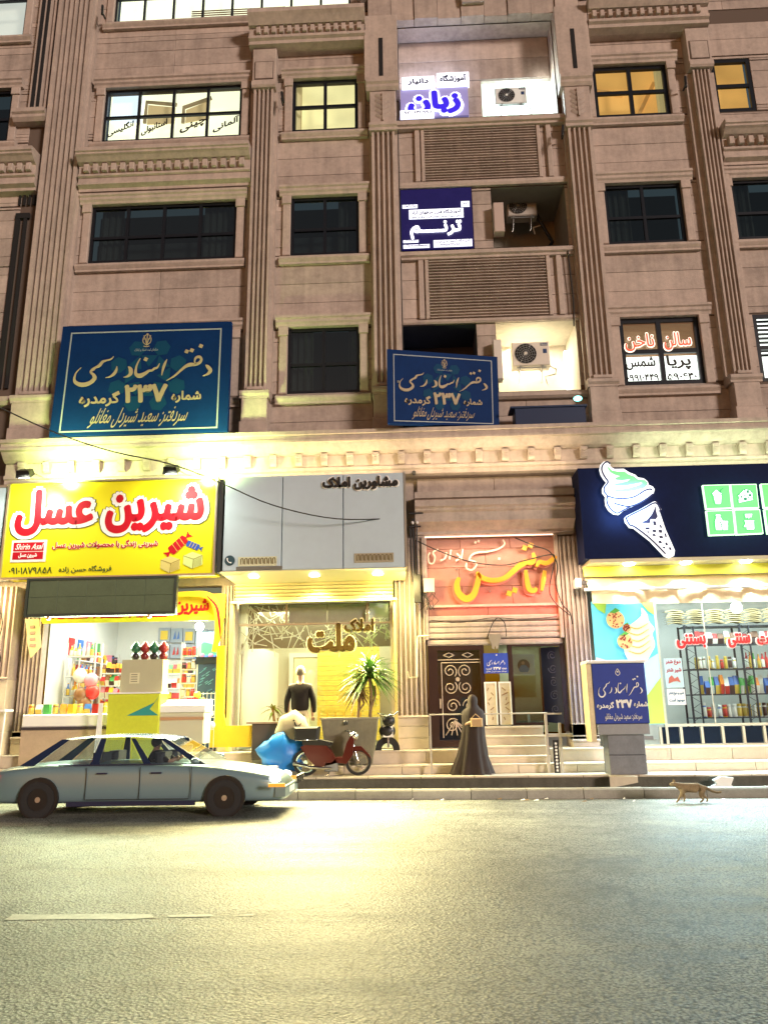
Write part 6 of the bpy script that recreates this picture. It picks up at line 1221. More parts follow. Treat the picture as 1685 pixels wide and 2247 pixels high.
def drape(z0, z1, y0, y1, x0=3.6, x1=9.4, amp=.02, n=120, fr=9.):
    vs = []; fs = []
    for i in range(n+1):
        x_ = x0+(x1-x0)*i/n; a = amp*(sin(x_*fr)+.6*sin(x_*fr*2.3+1)+.4*sin(x_*fr*.37))
        for j in range(5): t = j/4; vs.append((x_, y0+(y1-y0)*t+a*(.3+t), z0+(z1-z0)*t+.012*sin(x_*5+2)*t))
    for i in range(n):
        for j in range(4): k = i*5+j; fs.append((k, k+5, k+6, k+1))
    return MB().add(vs, fs, True)
drape(4.2, 3.93, 16.5, 16.25).build('upper_drape', CLO, P); MB().tube([(3.5, 16.2, 3.9), (9.4, 16.2, 3.9)], .03, 8).build('roller', WHP, P); drape(3.88, 3.6, 16.25, 16.2, x0=3.65, amp=.028, fr=7).build('valance', CLO, P)
P = thing('awning_bracket', 'small white awning bracket on the pilaster right of the entrance', 'bracket', (3.45, 16.5, 4.0)); MB().box(3.38, 3.5, 16.45, 16.75, 4.0, 4.18).build('plate', WHP, P); MB().box(3.5, 3.62, 16.4, 16.5, 4.05, 4.12).build('arm', BLACK, P)
light('AREA', 'dairy_shop_light', (6.6, 17.3, 4.05), 230, (.88, .98, 1), to=(6.6, 18.4, 0), size=4, size_y=2)
light('AREA', 'dairy_window_spill', (5.2, 16.4, 2.6), 330, (.58, .92, 1), to=(4.2, 8, .3), size=4, size_y=1.0)
P = thing('ceiling_spot', 'glaring ceiling lamp seen above the bread bundles', 'lamp', (7.0, 17.3, 3.5)); MB().sphere((7.0, 17.3, 3.6), .12).build('bulb', MATS['glare_bulb'], P); MB().tube([(7.0, 17.3, 3.7), (7.0, 17.3, 4.14)], .012, 6).build('stem', WHITE, P)
# ---- pavement pedestal with the blue box
P = thing('utility_pedestal', 'street cabinet wrapped as a blue notary advert on a grey brick base', 'cabinet', (3.8, 15.4, .3))
MB().bev(3.3, 4.3, 15.2, 15.7, 1.22, 2.33, .01).build('cabinet', mat('royal_blue', (.012, .04, .30), .45, noise=.15), P)
MB().bev(3.2, 4.32, 15.14, 15.75, 2.332, 2.39, .012).build('lid', WHP, P); MB().box(3.2, 3.298, 15.22, 15.7, .9, 2.33).build('side_board', mat('cream_side', (.7, .58, .35), .6, noise=.3), P)
MB().bev(3.32, 4.28, 15.19, 15.7, 1.02, 1.218, .01).build('base_frame', GREYMET, P)
GB = mat('grey_block', (.20, .21, .23), .8, noise=.3, nscale=5, bump=.3)
MB().bev(3.5, 4.18, 15.24, 15.66, .66, 1.018, .01).build('block', GB, P); MB().bev(3.5, 4.18, 15.23, 15.66, .312, .655, .01).build('block', GB, P)
MB().box(4.18, 4.36, 15.3, 15.36, .92, .99).build('hinge', GREYMET, P)
f = lambda a, b: (3.3+a*1.04-.02, 1.2+b*1.13)
q = MB()
for st in TR['NST']: stroke(q, [[*f(a, b), w*1.0] for a, b, w in st if a < .935 and a > .0], 15.185, 15.198)
for a, b in TR['NSD']: diamond(q, *f(a, b), .018, 15.185, 15.198)
q.build('calligraphy', WHP, P)
for t, a, b, c, d, bo in (('۲۳۷', 3.7, 4.0, 1.5, 1.66, .06), ('شماره', 4.03, 4.29, 1.5, 1.62, .04), ('گرمدره', 3.34, 3.66, 1.48, 1.62, .04), ('سردفتر: سعید شیردل مغانلو', 3.48, 4.16, 1.27, 1.41, .0)): text_mb(t, a, b, c, d, 15.198, .008, bold=bo).build('lettering', WHP, P)
q = MB(); [stroke(q, [(3.78, 2.1), (3.78+s*.035, 2.13), (3.78+s*.035, 2.17), (3.78, 2.23)], 15.187, 15.198, w=.01) for s in (-1, 1)]; q.disc((3.78, 2.17), .015, 15.187, 15.198, 8); q.build('emblem', WHP, P)
# left edge bits
P = thing('cash_window', 'small dark serving window at the far left of the street front', 'window', (-9.35, 16.55, 1.7)); q = MB(); q.box(-9.6, -9.0, 16.5, 16.56, 1.7, 1.76); q.box(-9.6, -9.0, 16.5, 16.56, 2.16, 2.22); q.box(-9.06, -9.0, 16.5, 16.56, 1.76, 2.16); q.build('window_frame', mat('brown_frame', (.2, .1, .05), .6), P); MB().box(-9.6, -9.06, 16.54, 16.57, 1.76, 2.16).build('pane', DARKGL, P)
P = thing('white_table', 'small white folding table at the left edge', 'table', (-8.75, 16.2, .5)); MB().box(-9.0, -8.45, 16.0, 16.35, 1.62, 1.66).build('top', WHP, P)
for a in (-8.9, -8.55): MB().tube([(a, 16.15, .5), (a+.03, 16.15, 1.62)], .02, 6).build('leg', WHP, P)
one(MB().lathe((-8.88, 16.1, 1.38), [(.0, 0), (.1, 0), (.13, .1), (.1, .23), (0, .23)], 12), 'dark_bag', mat('bag_dark', (.05, .06, .05), .6), 'dark bag hanging beneath the white table at the left edge', 'bag')
P = thing('cable_hook', 'yellowish cable insulator bracket at the left picture edge', 'bracket', (-7.7, 13, 6.9)); MB().tube([(-7.72, 13, 6.6), (-7.66, 13, 7.2), (-7.72, 13, 7.32)], .035, 8).build('bracket_body', mat('old_plastic', (.6, .58, .35), .5), P); MB().tube([(-7.62, 12.98, 7.05), (-7.75, 12.98, 6.4)], .01, 6).build('wire', CAB, P)
light('AREA', 'left_edge_warm', (-9.4, 15.9, 4.3), 110, (1, .75, .35), to=(-9.0, 16.6, 2.5), size=.8)  # added warm fill that brightens the left pilasters, no fitting

light('AREA', 'shutter_lamp_right', (-.15, 15.9, 4.25), 42, (1, .78, .30), to=(-.15, 16.9, 2.0), size=.3)  # added yellow fill for the pilaster by the entrance, not a real lamp
light('AREA', 'shutter_lamp_left', (-4.1, 15.9, 4.25), 36, (1, .80, .34), to=(-4.1, 16.9, 2.0), size=.3)  # added fill for the pilaster left of the office, no fitting
light('AREA', 'pilaster_lamp_right', (3.4, 15.9, 4.3), 24, (1, .76, .55), to=(3.4, 16.9, 2.0), size=.3)  # added pinkish fill for the pilaster by the dairy, no fitting
# ================================================================== figures
def skin(name, joints, links, m, parent=None, sub=2, root=0):
    # joints: (x, y, z, rx, ry)
    me = D.meshes.new(name); me.from_pydata([j[:3] for j in joints], links, []); o = D.objects.new(name, me); COL.objects.link(o)
    o.modifiers.new('s', 'SKIN'); me.skin_vertices or me
    if not me.skin_vertices: me.attributes
    sv = me.skin_vertices[0].data
    for i, j in enumerate(joints): sv[i].radius = (j[3], j[4] if len(j) > 4 else j[3])
    sv[root].use_root = True
    s = o.modifiers.new('u', 'SUBSURF'); s.levels = sub; s.render_levels = sub
    dg = bpy.context.evaluated_depsgraph_get(); dg.update(); me2 = D.meshes.new_from_object(o.evaluated_get(dg))
    D.objects.remove(o); me2.polygons.foreach_set('use_smooth', [True]*len(me2.polygons)); me2.materials.clear(); me2.materials.append(m)
    if parent is not None:
        p = absloc(parent); me2.transform(Matrix.Translation(-p))
    o = D.objects.new(name, me2); COL.objects.link(o); o.parent = parent; return o
SKN = mat('skin_tone', (.36, .21, .14), .55); HAIR = mat('grey_hair', (.13, .11, .08), .8, noise=.3, nscale=60, bump=.5, bscale=150)
JKT = mat('dark_leather_jacket', (.014, .011, .010), .7, spec=.15, noise=.3, nscale=9, bump=.6, bscale=16); TRS = mat('beige_trousers', (.40, .34, .22), .8, noise=.15, nscale=12, bump=.4, bscale=14); SHOE = mat('dark_shoe', (.03, .02, .015), .5)
# man seen from behind, looking into the office
P = thing('person', 'grey haired man in dark jacket and beige trousers, standing back to the street', 'person', (-2.42, 16.2, .48))
mx, my, g0 = -2.42, 16.2, .50
k = 1.08
def J(x, y, z, a, b=None): return (mx+x*k, my+y*k, g0+z*k, a*k, (b or a)*k)
skin('body', [J(0, 0, .92, .12, .09), J(0, .0, 1.15, .12, .09), J(0, .01, 1.38, .14, .09), J(0, .02, 1.5, .055), J(0, .03, 1.58, .07, .08), J(0, .035, 1.68, .078, .092), J(0, .03, 1.76, .05),
  J(.17, .01, 1.42, .05), J(.23, .0, 1.15, .042), J(.23, .07, .92, .032), J(.225, .1, .86, .03, .02), J(-.17, .01, 1.42, .05), J(-.23, .0, 1.15, .042), J(-.24, .06, .92, .032), J(-.235, .09, .86, .03, .02),
  J(.09, 0, .84, .085), J(.1, .01, .48, .06), J(.1, -.01, .1, .042), J(.1, .08, .04, .04, .03), J(-.09, 0, .84, .085), J(-.1, .01, .48, .06), J(-.1, -.01, .1, .042), J(-.1, .08, .04, .04, .03)],
  [(0, 1), (1, 2), (2, 3), (3, 4), (4, 5), (5, 6), (2, 7), (7, 8), (8, 9), (9, 10), (2, 11), (11, 12), (12, 13), (13, 14), (0, 15), (15, 16), (16, 17), (17, 18), (0, 19), (19, 20), (20, 21), (21, 22)], SKN, P)
skin('jacket', [J(0, .0, .93, .185, .14), J(0, .0, 1.08, .185, .135), J(0, .0, 1.25, .19, .13), J(0, .01, 1.40, .16, .115), J(0, .02, 1.485, .075, .07), J(.18, .01, 1.41, .075), J(.25, .0, 1.16, .062), J(.255, .06, .97, .048), J(.25, .07, .93, .045), J(-.18, .01, 1.41, .075), J(-.25, .0, 1.16, .062), J(-.26, .05, .97, .048), J(-.255, .06, .93, .045)],
  [(0, 1), (1, 2), (2, 3), (3, 4), (3, 5), (5, 6), (6, 7), (7, 8), (3, 9), (9, 10), (10, 11), (11, 12)], JKT, P)
skin('trousers', [J(0, .0, 1.04, .165, .125), J(.0, 0, .88, .15, .115), J(.095, 0, .8, .1), J(.105, .01, .48, .08), J(.105, -.005, .12, .068), J(.105, -.005, .07, .068), J(-.095, 0, .8, .1), J(-.105, .01, .48, .08), J(-.105, -.005, .12, .068), J(-.105, -.005, .07, .068)], [(0, 1), (1, 2), (2, 3), (3, 4), (4, 5), (1, 6), (6, 7), (7, 8), (8, 9)], TRS, P)
MB().sphere((mx, my+.02*k, g0+1.70*k), .098*k, 18, 14, (.92, 1.05, 1.1)).build('hair', HAIR, P)
q = MB(); [q.sphere((mx+s*.082*k, my+.035*k, g0+1.665*k), .022*k, 8, 6, (.5, .8, 1.3)) for s in (-1, 1)]; q.build('ear', SKN, P)
q = MB(); [q.sphere((mx+s*.1*k, my+.06, g0+.035), .055, 10, 8, (.8, 2.0, .7)) for s in (-1, 1)]; q.build('shoe', SHOE, P)
q = MB()
for s in (-1, 1):
    for f_ in range(4): q.tube([(mx+s*.235*k+(f_-1.5)*.016, my+.1*k, g0+.85*k), (mx+s*.235*k+(f_-1.5)*.018, my+.11*k, g0+(.81-.004*abs(f_-1.3))*k), (mx+s*.23*k+(f_-1.5)*.016, my+.13*k, g0+.785*k)], [.010, .009, .007], 6)
    q.tube([(mx+s*.215*k, my+.12*k, g0+.87*k), (mx+s*.2*k, my+.15*k, g0+.83*k)], [.011, .009], 6)
q.build('fingers', SKN, P)
MB().disc((mx+.075, g0+.86*k), .045, my-.16, my-.135, 16).build('belt_pouch', BLACK, P)
# woman in a dark chador walking on the pavement
CH = mat('dark_brown_chador', (.028, .016, .012), .8, noise=.3, nscale=6)
P = thing('person', 'figure in a long dark robe walking past the entrance steps, carrying a tan bag', 'person', (1.03, 15.75, .3))
wx, wy, wz = 1.05, 15.75, .315
vs = []; fs = []; n = 40
prof = [(.0, .36, .25), (.1, .33, .23), (.35, .26, .2), (.7, .21, .17), (.95, .2, .16), (1.15, .215, .15), (1.25, .2, .14), (1.33, .12, .11), (1.38, .092, .105), (1.46, .098, .118), (1.53, .085, .105), (1.58, .045, .06), (1.6, .0, .0)]
for i, (z_, rx, ry) in enumerate(prof):
    for a_ in range(n):
        t = 2*pi*a_/n; fold = 1+.13*max(0, (1.15-z_))*sin(t*9+z_*1.5)+.05*sin(t*4+z_*2)+.03*sin(t*17+z_*3)
        vs.append((wx+rx*cos(t)*fold-.07*(1.2-z_)*(1 if z_ < 1.2 else 0)*(.6 if cos(t) < 0 else -.2)-.05*max(0, 1.0-z_), wy+ry*sin(t)*fold, wz+z_*.935))
for i in range(len(prof)-1):
    for a_ in range(n): fs.append((i*n+a_, i*n+(a_+1) % n, (i+1)*n+(a_+1) % n, (i+1)*n+a_))
skin('body', [(wx, wy, wz+.8, .11, .09), (wx, wy, wz+1.15, .12, .09), (wx, wy, wz+1.27, .05, .05), (wx-.01, wy-.01, wz+1.36, .075, .085), (wx-.01, wy, wz+1.43, .06, .07), (wx+.08, wy, wz+.7, .08, .08), (wx+.12, wy+.02, wz+.4, .055, .055), (wx+.2, wy, wz+.06, .04, .04), (wx+.15, wy-.04, wz+.03, .035, .03), (wx-.07, wy, wz+.7, .08, .08), (wx-.14, wy, wz+.4, .055, .055), (wx-.22, wy, wz+.06, .04, .04), (wx-.28, wy-.03, wz+.03, .035, .03), (wx-.14, wy, wz+1.1, .05, .05), (wx-.17, wy-.02, wz+.9, .04, .04), (wx-.08, wy-.17, wz+.96, .032, .03), (wx-.04, wy-.215, wz+.97, .026, .02)],
  [(0, 1), (1, 2), (2, 3), (3, 4), (0, 5), (5, 6), (6, 7), (7, 8), (0, 9), (9, 10), (10, 11), (11, 12), (1, 13), (13, 14), (14, 15), (15, 16)], SKN, P, root=0)
MB().add(vs, fs, True).build('robe', CH, P)
MB().bev(wx-.07, wx+.16, wy-.33, wy-.24, wz+.88, wz+1.04, .02).build('bag', mat('tan_bag', (.5, .33, .16), .6), P); MB().tube([(wx-.05, wy-.28, wz+1.04), (wx+.03, wy-.27, wz+1.12), (wx+.12, wy-.28, wz+1.04)], .008, 6).build('bag_strap', mat('tan_bag', (.5, .33, .16)), P)
# cat walking left along the gutter
FUR = mat('tabby_fur', (.26, .19, .10), .85, noise=.55, nscale=22, bump=.6, bscale=120)
P = thing('cat', 'tan stray cat walking left along the kerb', 'cat', (4.32, 13.55, 0))
cx0, cy0 = 4.36, 13.5
def K(x, y, z, a, b=None): return (cx0+x, cy0+y, z+.006, a, b or a)
skin('body', [K(.12, 0, .235, .062, .068), K(0, 0, .225, .066, .075), K(-.12, 0, .235, .062, .07), K(-.2, 0, .265, .045), K(-.26, 0, .292, .042, .04), K(-.305, 0, .282, .028, .026), K(-.325, 0, .272, .018, .016),
  K(.19, 0, .235, .05), K(.26, 0, .215, .02), K(.34, .01, .17, .016), K(.42, .01, .15, .014), K(.48, .01, .165, .011),
  K(-.15, -.04, .15, .028), K(-.2, -.045, .08, .017), K(-.245, -.045, .02, .014), K(-.265, -.045, .01, .016, .01), K(-.13, .04, .15, .028), K(-.09, .045, .08, .017), K(-.1, .045, .03, .014), K(-.12, .045, .01, .016, .01),
  K(.15, -.04, .15, .04), K(.13, -.045, .095, .022), K(.18, -.045, .06, .016), K(.14, -.045, .02, .014), K(.115, -.045, .01, .016, .01), K(.18, .04, .15, .04), K(.2, .045, .095, .022), K(.27, .045, .06, .016), K(.265, .045, .02, .014), K(.24, .045, .01, .016, .01)],
  [(0, 1), (1, 2), (2, 3), (3, 4), (4, 5), (5, 6), (0, 7), (7, 8), (8, 9), (9, 10), (10, 11), (2, 12), (12, 13), (13, 14), (14, 15), (2, 16), (16, 17), (17, 18), (18, 19), (7, 20), (20, 21), (21, 22), (22, 23), (23, 24), (7, 25), (25, 26), (26, 27), (27, 28), (28, 29)], FUR, P, root=1)
random.seed(2); q = MB(); fb = [c for c in COL.objects if c.parent == P][0].data
pl_ = Vector(P.location)
for f_ in fb.polygons:
    for rep in range(5):
        vv = [fb.vertices[i].co for i in f_.vertices]; w_s = [random.random() for _ in vv]; sw_ = sum(w_s); p_ = sum((v*w for v, w in zip(vv, w_s)), Vector())/sw_+pl_
        if p_.z < .1: continue
        n_ = f_.normal; d_ = (n_*.5+Vector((.9, 0, -.25))).normalized()*random.uniform(.012, .024); sd = n_.cross(d_).normalized()*.002
        q.add([p_-sd, p_+sd, p_+d_], [(0, 1, 2)])
fo = q.build('fur', mat('fur_tips', (.34, .26, .15), .9, noise=.6, nscale=30), P); fo['kind'] = 'stuff'
q = MB()
for s in (-1, 1): q.add([(cx0-.265, cy0+s*.035, .325), (cx0-.235, cy0+s*.015, .33), (cx0-.235, cy0+s*.042, .32), (cx0-.25, cy0+s*.034, .375)], [(0, 1, 3), (1, 2, 3), (2, 0, 3), (0, 2, 1)])
q.build('ear', FUR, P)
q = MB(); [q.sphere((cx0-.295, cy0+s*.026, .302), .007, 6, 5) for s in (-1, 1)]; q.build('eye', BLACK, P)
# ================================================================== passing saloon car
PAINT = mat('pale_blue_silver_paint', (.20, .30, .33), .28, .25, noise=.04); CGL = glass('car_glass', (.75, .82, .85), .25); RUB = mat('tyre_rubber', (.02, .02, .02), .8, bump=.3); ALLOY = mat('alloy', (.5, .5, .5), .3, .8); DKB2 = mat('blue_black_trim', (.01, .02, .06), .35)
P = thing('passing_car', 'pale silver blue saloon car driving along the kerb at the left with headlights on', 'car', (-4.25, 13.0, 0))
CX, CYc, L2, HW = -4.25, 13.0, 2.35, .82
xs = [-2.33, -2.25, -2.0, -1.7, -1.2, -.7, -.2, .3, .75, 1.15, 1.6, 2.0, 2.22, 2.33]
def lerp_tab(t, x):
    for (a, b), (c, d) in zip(t, t[1:]):
        if x <= c: return b+(d-b)*(x-a)/(c-a)
    return t[-1][1]
top = [(-2.33, .70), (-2.25, .82), (-1.7, .90), (-1.2, .92), (.75, .90), (1.15, .87), (1.7, .80), (2.22, .66), (2.33, .5)]
wid = [(-2.33, .60), (-2.2, .73), (-1.8, .8), (0, .84), (1.6, .8), (2.1, .73), (2.33, .56)]
vs = []; fs = []; prof_n = 9
for x_ in xs:
    t_, w = lerp_tab(top, x_), lerp_tab(wid, x_)
    sec = [(w*.86, .2), (w*.97, .27), (w, .45), (w*1.0, .6), (w*.985, t_-.10), (w*.93, t_-.02), (w*.6, t_+.015), (0, t_+.025)]
    full = sec+[(-a, b) for a, b in sec[-2::-1]]
    vs += [(CX+x_, CYc-a, b) for a, b in full]; nn = len(full)
for i in range(len(xs)-1):
    for j in range(nn-1): fs.append((i*nn+j, i*nn+j+1, (i+1)*nn+j+1, (i+1)*nn+j)[::-1])
    fs.append((i*nn+nn-1, i*nn, (i+1)*nn, (i+1)*nn+nn-1)[::-1])
fs.append(tuple(range(nn))); fs.append(tuple(range((len(xs)-1)*nn, len(xs)*nn))[::-1])
body = MB().add(vs, fs, True).build('body', PAINT, P); sb = body.modifiers.new('s', 'SUBSURF'); sb.levels = 2; sb.render_levels = 2
# wheel arch shadows and wheels
for wx_ in (-1.45, 1.45):
    for s in (-1, 1):
        yy = CYc+s*.80
        q = MB(); q.disc((CX+wx_, .33), .365, min(yy, yy+s*.05), max(yy, yy+s*.05), 24); q.xf(lambda a, b, c, w0=CX+wx_: (w0+(a-w0)*.87, b, c)); q.build('wheel_arch', BLACK, P)
        wl_ = MB(); y0_, y1_ = (yy-.065, yy+.12) if s < 0 else (yy-.12, yy+.065)
        wl_.disc((CX+wx_, .31), .31, y0_, y1_, 28, .19).xf(lambda a, b, c, w0=CX+wx_: (w0+(a-w0)*.85, b, c)).build('tyre', RUB, P)
        q = MB(); q.disc((CX+wx_, .31), .192, y0_+.02, y1_-.02, 24, .155); q.disc((CX+wx_, .31), .05, y0_+.01, y1_-.01, 12)
        for k2 in range(10): a = k2*2*pi/10; q.tube([(CX+wx_+.03*cos(a), (y0_+.03 if s < 0 else y1_-.03), .31+.03*sin(a)), (CX+wx_+.17*cos(a), (y0_+.03 if s < 0 else y1_-.03), .31+.17*sin(a))], .013, 6)
        q.xf(lambda a, b, c, w0=CX+wx_: (w0+(a-w0)*.85, b, c)); q.build('rim', ALLOY, P)
# greenhouse: pillars and roof, glass panes
bz, rz = .90, 1.36
B = [(-1.75, .70), (1.12, .70)]; T_ = [(-1.2, .58), (.42, .58)]
def P4(u, s, v): # u along base->, s side
    xb = B[0][0]+(B[1][0]-B[0][0])*u; xt = T_[0][0]+(T_[1][0]-T_[0][0])*u; return (CX+xb+(xt-xb)*v, CYc+s*(.74+(.60-.74)*v), bz-.01+(rz-bz)*v)
q = MB()
roofp = [(-1.35, .5, 1.32), (-1.2, .60, 1.355), (-.6, .62, 1.405), (0, .62, 1.40), (.42, .60, 1.35), (.55, .52, 1.31)]
vs = []; fs = []
for x_, w, z_ in roofp: vs += [(CX+x_, CYc-w, z_-.015), (CX+x_, CYc-w*.8, z_+.012), (CX+x_, CYc, z_+.03), (CX+x_, CYc+w*.8, z_+.012), (CX+x_, CYc+w, z_-.015)]
for i in range(5):
    for j in range(4): k2 = i*5+j; fs.append((k2, k2+5, k2+6, k2+1))
rf = MB().add(vs, fs, True).build('roof', mat('navy_roof_paint', (.01, .06, .22), .25), P); sb = rf.modifiers.new('s', 'SUBSURF'); sb.levels = 2; sb.render_levels = 2
for s in (-1, 1):
    q = MB()
    for u0, u1 in ((-.03, .05), (.36, .41), (.66, .70), (.94, 1.0)):
        a, b, c, d = P4(u0, s, 0), P4(u1, s, 0), P4(u1, s, 1.0), P4(u0, s, 1.0); q = MB().add([a, b, c, d]+[(p[0], p[1]-s*.03, p[2]) for p in (a, b, c, d)], [(0, 1, 2, 3), (7, 6, 5, 4), (0, 4, 5, 1), (1, 5, 6, 2), (2, 6, 7, 3), (3, 7, 4, 0)]); q.build('pillar', DKB2, P)
    for u0, u1 in ((.06, .35), (.42, .65), (.71, .93)):
        MB().add([P4(u0, s, .03), P4(u1, s, .03), P4(u1, s, .96), P4(u0, s, .96)], [(0, 1, 2, 3)]).build('side_window', CGL, P)
    MB().box(CX-1.2, CX+1.1, CYc+s*.76-.012, CYc+s*.76+.012, .885, .905).build('belt_trim', DKB2, P)
    q = MB()
    for a in (-.72, .12, .92): q.box(CX+a, CX+a+.008, CYc+s*.842-.004, CYc+s*.842+.004, .3, .86)
    q.box(CX-.7, CX+.9, CYc+s*.842-.004, CYc+s*.842+.004, .3, .308); q.build('door_gap', BLACK, P)
    for a in (-.55, .3): MB().box(CX+a, CX+a+.16, CYc+s*.85-.015, CYc+s*.85+.015, .74, .765).build('door_handle', DKB2, P)
    MB().sphere((CX+.98, CYc+s*.86, .95), .09, 10, 8, (.8, .9, .6)).build('mirror', PAINT, P)
    MB().sphere((CX+2.17, CYc+s*.60, .60), .11, 12, 8, (.9, .9, .6)).build('headlight', mat('headlight_glow', (1, 1, 1), .3, emit=(1, .95, .8), es=5), P)
    MB().box(CX-2.31, CX-2.2, CYc+s*.66-.08, CYc+s*.66+.08, .60, .76).build('taillight', mat('tail_red', (.4, .01, .01), .3, emit=(1, .05, .02), es=1.2), P)
    MB().box(CX-1.0, CX+1.0, CYc+s*.83-.02, CYc+s*.83+.02, .19, .27).build('sill_trim', DKB2, P)
MB().add([P4(1.0, -1, 0), P4(1.0, 1, 0), (CX+.47, CYc+.55, 1.33), (CX+.47, CYc-.55, 1.33)], [(0, 1, 2, 3)]).build('windscreen', CGL, P)
MB().add([P4(0, 1, 0), P4(0, -1, 0), (CX-1.27, CYc-.55, 1.33), (CX-1.27, CYc+.55, 1.33)], [(0, 1, 2, 3)]).build('rear_window', CGL, P)
MB().box(CX+2.2, CX+2.36, CYc-.68, CYc+.68, .30, .48).build('bumper', PAINT, P); MB().box(CX-2.36, CX-2.2, CYc-.68, CYc+.68, .30, .50).build('bumper', PAINT, P)
MB().box(CX+2.361, CX+2.37, CYc-.24, CYc+.24, .34, .44).build('number_plate', WHP, P)
for a in (-.75, .25):
    for b in (-.36, .36): MB().bev(CX+a, CX+a+.16, CYc+b-.22, CYc+b+.22, .5, 1.10, .05).build('seat', mat('seat_dark', (.03, .03, .035), .8), P)
for s in (-1, 1): light('SPOT', 'headlight_beam', (CX+2.42, CYc+.2+s*.55, .56), 420, (1, .9, .66), to=(CX+9, CYc+s*.5-2.2, -.35), size=.07, spot=95, blend=.9)
P.scale = (1.0, .92, .85); P.location = (-4.45, 13.2, 0)
# ================================================================== moped, sack and blue bag on the pavement
MRED = mat('maroon_paint', (.085, .008, .007), .28, .2); CHR = mat('chrome', (.7, .7, .68), .15, 1)
P = thing('moped', 'maroon moped with a black top box parked on the pavement edge', 'moped', (-1.8, 15.75, .31))
Y0 = 15.72
def wheel(x_, name, r=.25):
    q = MB(); q.disc((x_, .32+r), r, Y0-.04, Y0+.04, 26, r*.78); q.build('tyre', RUB, P)
    q = MB(); q.disc((x_, .32+r), r*.78, Y0-.02, Y0+.02, 24, r*.7); q.disc((x_, .32+r), .04, Y0-.06, Y0+.06, 10); [q.tube([(x_, Y0, .32+r), (x_+r*.72*cos(k3*pi/6), Y0, .32+r+r*.72*sin(k3*pi/6))], .004, 4) for k3 in range(12)]; q.build('rim', CHR, P)
wheel(-2.22, 'wheel'); wheel(-1.2, 'wheel')
MB().poly([(-2.32, .86), (-2.15, .94), (-1.85, .92), (-1.72, .78), (-1.6, .56), (-1.42, .54), (-1.3, .70), (-1.28, .98), (-1.34, 1.06), (-1.42, .92), (-1.5, .66), (-1.62, .66), (-1.75, .52), (-2.0, .48), (-2.15, .62)], Y0-.1, Y0+.1).build('bodywork', MRED, P)
MB().poly([(-2.28, .90), (-1.72, .88), (-1.70, .94), (-1.95, 1.0), (-2.28, .98)], Y0-.12, Y0+.12).build('seat', BLACK, P)
MB().bev(-2.42, -1.98, Y0-.2, Y0+.2, .98, 1.24, .03).xf(lambda a, b, c: (a+(a+2.2)*(c-.98)*.4, b, c)).build('top_box', BLACK, P)
MB().tube([(-2.4, Y0-.18, .99), (-1.98, Y0-.18, .99), (-1.98, Y0+.18, .99), (-2.4, Y0+.18, .99), (-2.4, Y0-.18, .99)], .012, 6).build('rack', CHR, P)
MB().tube([(-1.2, Y0, .57), (-1.32, Y0, .95), (-1.36, Y0, 1.12)], .025, 8).build('fork', CHR, P)
MB().tube([(-1.42, Y0-.28, 1.16), (-1.36, Y0-.12, 1.13), (-1.36, Y0+.12, 1.13), (-1.42, Y0+.28, 1.16)], .015, 8).build('handlebar', BLACK, P)
MB().sphere((-1.27, Y0, 1.05), .085, 12, 8).build('headlight', CHR, P); MB().poly([(-1.48, .72), (-1.34, .86), (-1.14, .86), (-.98, .7), (-.94, .62), (-1.12, .78), (-1.3, .78)], Y0-.05, Y0+.05).build('mudguard', MRED, P)
MB().tube([(-1.7, Y0-.12, .46), (-2.1, Y0-.13, .48), (-2.45, Y0-.13, .56)], [.02, .035, .035], 8).build('exhaust', CHR, P); MB().bev(-1.85, -1.6, Y0-.1, Y0+.1, .4, .58, .02).build('engine', GREYMET, P)
q = MB(); q.tube([(-1.75, Y0-.05, .42), (-1.78, Y0-.18, .32)], .012, 6); q.build('kickstand', CHR, P)
for s in (-1, 1): MB().sphere((-1.44, Y0+s*.26, 1.3), .05, 10, 8, (.4, 1, 1)).build('mirror', BLACK, P)
# second bike mostly hidden by the planter
P = thing('parked_motorbike', 'handlebars and dark seat of a motorbike parked behind the planter', 'motorbike', (-.6, 16.3, .5))
MB().disc((-.66, .76), .25, 16.45, 16.55, 24, .12).build('tyre', RUB, P); MB().sphere((-.66, 16.42, 1.12), .17, 12, 8, (1, .7, .8)).build('fairing', BLACK, P); MB().sphere((-.62, 16.3, 1.32), .13, 12, 8, (1, .8, .9)).build('headlight', BLACK, P)
MB().tube([(-.85, 16.3, 1.48), (-.7, 16.3, 1.42), (-.5, 16.3, 1.44), (-.42, 16.3, 1.5)], .016, 6).build('handlebar', CHR, P); MB().tube([(-.64, 16.36, .8), (-.64, 16.36, 1.3)], .02, 8).build('fork', CHR, P); MB().box(-.74, -.54, 16.34, 16.8, 1.0, 1.25).build('tank', WHP, P)
# beige sack with a print, blue bag
P = thing('beige_sack', 'lumpy beige sack with a small black figure print behind the moped', 'sack', (-2.5, 15.95, .9)); random.seed(6)
q = MB(); q.sphere((0, 0, 0), 1, 22, 16); q.xf(lambda a, b, c: (-2.52+a*.34*(1+.10*sin(5*c+3*a)+.05*sin(11*a)), 16.0+b*.2*(1+.1*sin(7*a)), 1.2+c*.33*(1+.08*sin(6*a+1)+.05*sin(9*b)))); q.build('sack_body', TRS, P)
q = MB(); stroke(q, [(-2.46, 1.33), (-2.43, 1.26), (-2.36, 1.24), (-2.33, 1.20)], 15.775, 15.80, w=.022); stroke(q, [(-2.43, 1.26), (-2.45, 1.2)], 15.776, 15.801, w=.018); stroke(q, [(-2.38, 1.25), (-2.33, 1.3)], 15.774, 15.8, w=.014); q.disc((-2.475, 1.36), .018, 15.775, 15.8, 8); q.build('black_print', BLACK, P)
